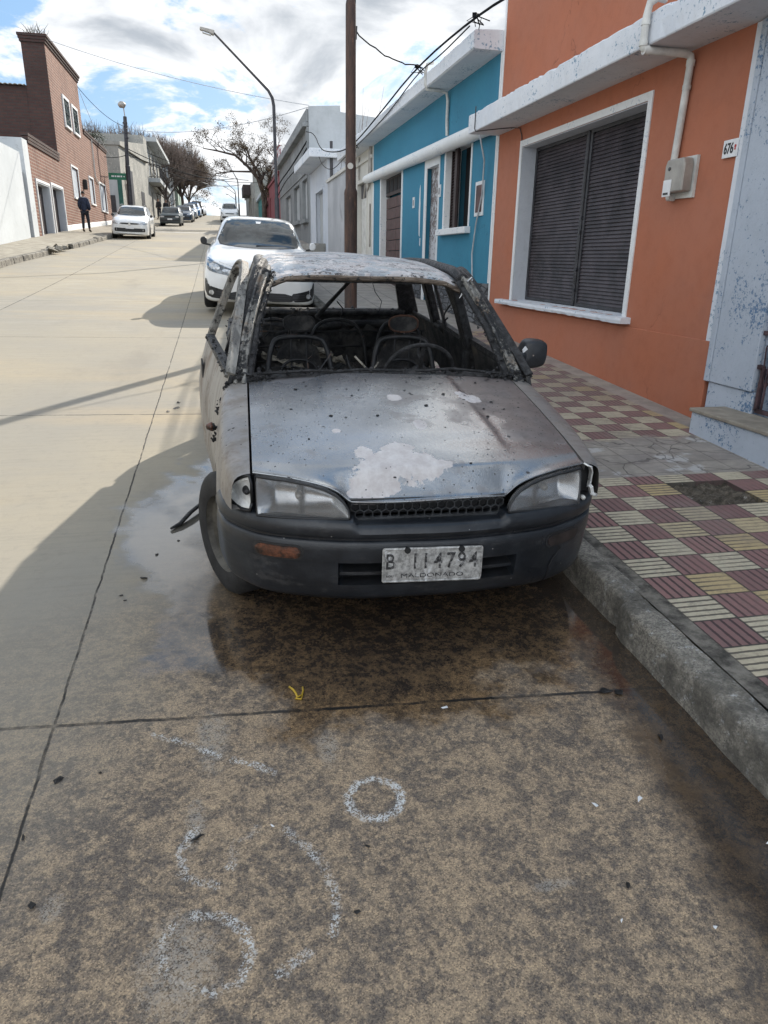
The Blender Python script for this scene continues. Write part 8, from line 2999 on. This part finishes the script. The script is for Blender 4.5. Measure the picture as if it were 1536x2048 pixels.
MB().tube([(FX + .12, 26.25, 3.9), (FX + .12, 26.25, 5.3)], .05, 6).build("stub_post", M_SHUTF, hw)
# palm behind the brick house
pp_ = empty("palm_tree", (-9.2, 60.0, gz(60)), 0, "small palm top showing behind the brick tower house", "palm")
MB().tube([(0, 0, 0), (.1, 0, 5.8)], [.2, .16], 8).build("trunk", M_BARK, pp_)
M_FROND = plain("palm_frond", (0.045, 0.062, 0.03), 0.7, 0.0, 0.3, 3.0)
mb = MB()
for k in range(22):
    a = 2 * math.pi * k / 22 + r_.normal(0, .1)
    el = r_.uniform(-.2, 1.1)
    L = r_.uniform(1.3, 1.9)
    d = Vector((math.cos(a), math.sin(a), 0))
    prev = Vector((.1, 0, 5.8))
    for q in range(1, 9):
        u_ = q / 8
        c = Vector((.1, 0, 5.8)) + d * (L * u_ * math.cos(el * .6)) + Vector((0, 0, L * (math.sin(el) * u_ - .75 * u_ * u_)))
        mb.tube([prev, c], .018, 3, cap=False)
        sd = d.cross(Vector((0, 0, 1)))
        for s in (-1, 1):
            w_ = .42 * math.sin(math.pi * min(.95, u_ * .9 + .08))
            mb.poly([c, c + d * .06, c + d * .22 + sd * s * w_ + Vector((0, 0, -.22 * w_)), c + d * .14 + sd * s * w_ + Vector((0, 0, -.25 * w_))])
        prev = c
mb.build("crown", M_FROND, pp_, fixn=False)

# ------------------------------------------------------------------ litter on the carriageway
def lump(name, c, r, mt, label, cat, g=None, flat=0.5, n=12, sd=0):
    rr_ = np.random.default_rng(sd)
    bm = bmesh.new()
    for _ in range(n):
        v = Vector((rr_.normal(), rr_.normal(), abs(rr_.normal()) * flat)) * r * .6
        bm.verts.new(v)
    bmesh.ops.convex_hull(bm, input=bm.verts)
    bmesh.ops.delete(bm, geom=[v for v in bm.verts if not v.link_faces], context='VERTS')
    me = bpy.data.meshes.new(name)
    bm.to_mesh(me)
    bm.free()
    me.materials.append(mt)
    o = link(bpy.data.objects.new(name, me))
    o.location = (c[0], c[1], gz(c[1]) + 0.001)
    return tag(o, label, cat, g)


M_YEL = plain("yellow_plastic", (0.50, 0.33, 0.03), 0.45)
mb = MB()
P_ = [(0.155, 2.245), (0.168, 2.225), (0.176, 2.20), (0.178, 2.182)]
mb.tube([(x, y, gz(y) + .006) for x, y in P_], .0045, 5, squash=.6)
P_ = [(0.203, 2.235), (0.202, 2.21), (0.196, 2.19), (0.180, 2.18), (0.172, 2.172), (0.19, 2.165), (0.198, 2.185)]
mb.tube([(x, y, gz(y) + .006) for x, y in P_], .0045, 5, squash=.6)
tag(mb.build("plastic_scrap", M_YEL, smooth=True), "curled scrap of yellow plastic tape on the wet slab before the car", "litter")
for k, (x, y, rr_) in enumerate(((0.685, 2.036, .012), (1.147, 1.519, .012), (1.002, 1.519, .010), (1.42, 1.30, .016), (0.05, 1.62, .006), (1.10, 1.10, .006), (0.88, 1.16, .005))):
    lump("white_chip", (x, y), rr_, M_WHITEE, "small white chip lying loose on the dirty slab", "chip", "white chips on the slab", .4, 10, k)
for k, (x, y, rr_) in enumerate(((-0.567, 1.908, .020), (-0.542, 1.472, .018), (-0.162, 1.61, .022), (-0.62, 1.70, .014), (-.45, 1.92, .012), (-.44, 3.2, .02), (-.50, 3.0, .014), (-.52, 3.05, .012), (-.40, 3.45, .014), (1.36, 1.75, .02),
                                 (1.30, 2.02, .03), (1.34, 2.0, .025), (0.30, 1.50, .010), (0.24, 1.31, .010), (-.30, 3.6, .012), (-.15, 4.6, .014), (-.12, 4.75, .012), (0.95, 1.25, .012), (-.45, 6.6, .03), (-.46, 6.4, .03), (-.52, 6.3, .02))):
    lump("char_flake", (x, y), rr_ * .8, M_CHAR, "small black char flake fallen on the road near the burnt car", "char flake", "char flakes on the road", .5, 12, 30 + k)
mb = MB()
P_ = [(-0.345, 3.745), (-0.30, 3.80), (-0.25, 3.91), (-0.18, 4.05), (-0.06, 4.2)]
mb.tube([(x, y, gz(y) + z) for (x, y), z in zip(P_, (.012, .014, .03, .035, .02))], [.010, .017, .018, .018, .018], 6, squash=.7)
tag(mb.build("rubber_strip", M_CHAR, smooth=True), "bent black rubber strip sticking out beside the front wheel", "debris")
mb = MB()
P_ = [(1.62, 10.3), (1.75, 10.0), (2.0, 10.25), (2.3, 10.0), (2.05, 9.9), (1.8, 10.4)]
mb.tube([(x, y, gz(y) + .165) for x, y in P_], .012, 5)
tag(mb.build("twisted_wire", M_CHAR), "twisted dark wire lying on the pavement beyond the burnt car", "debris")
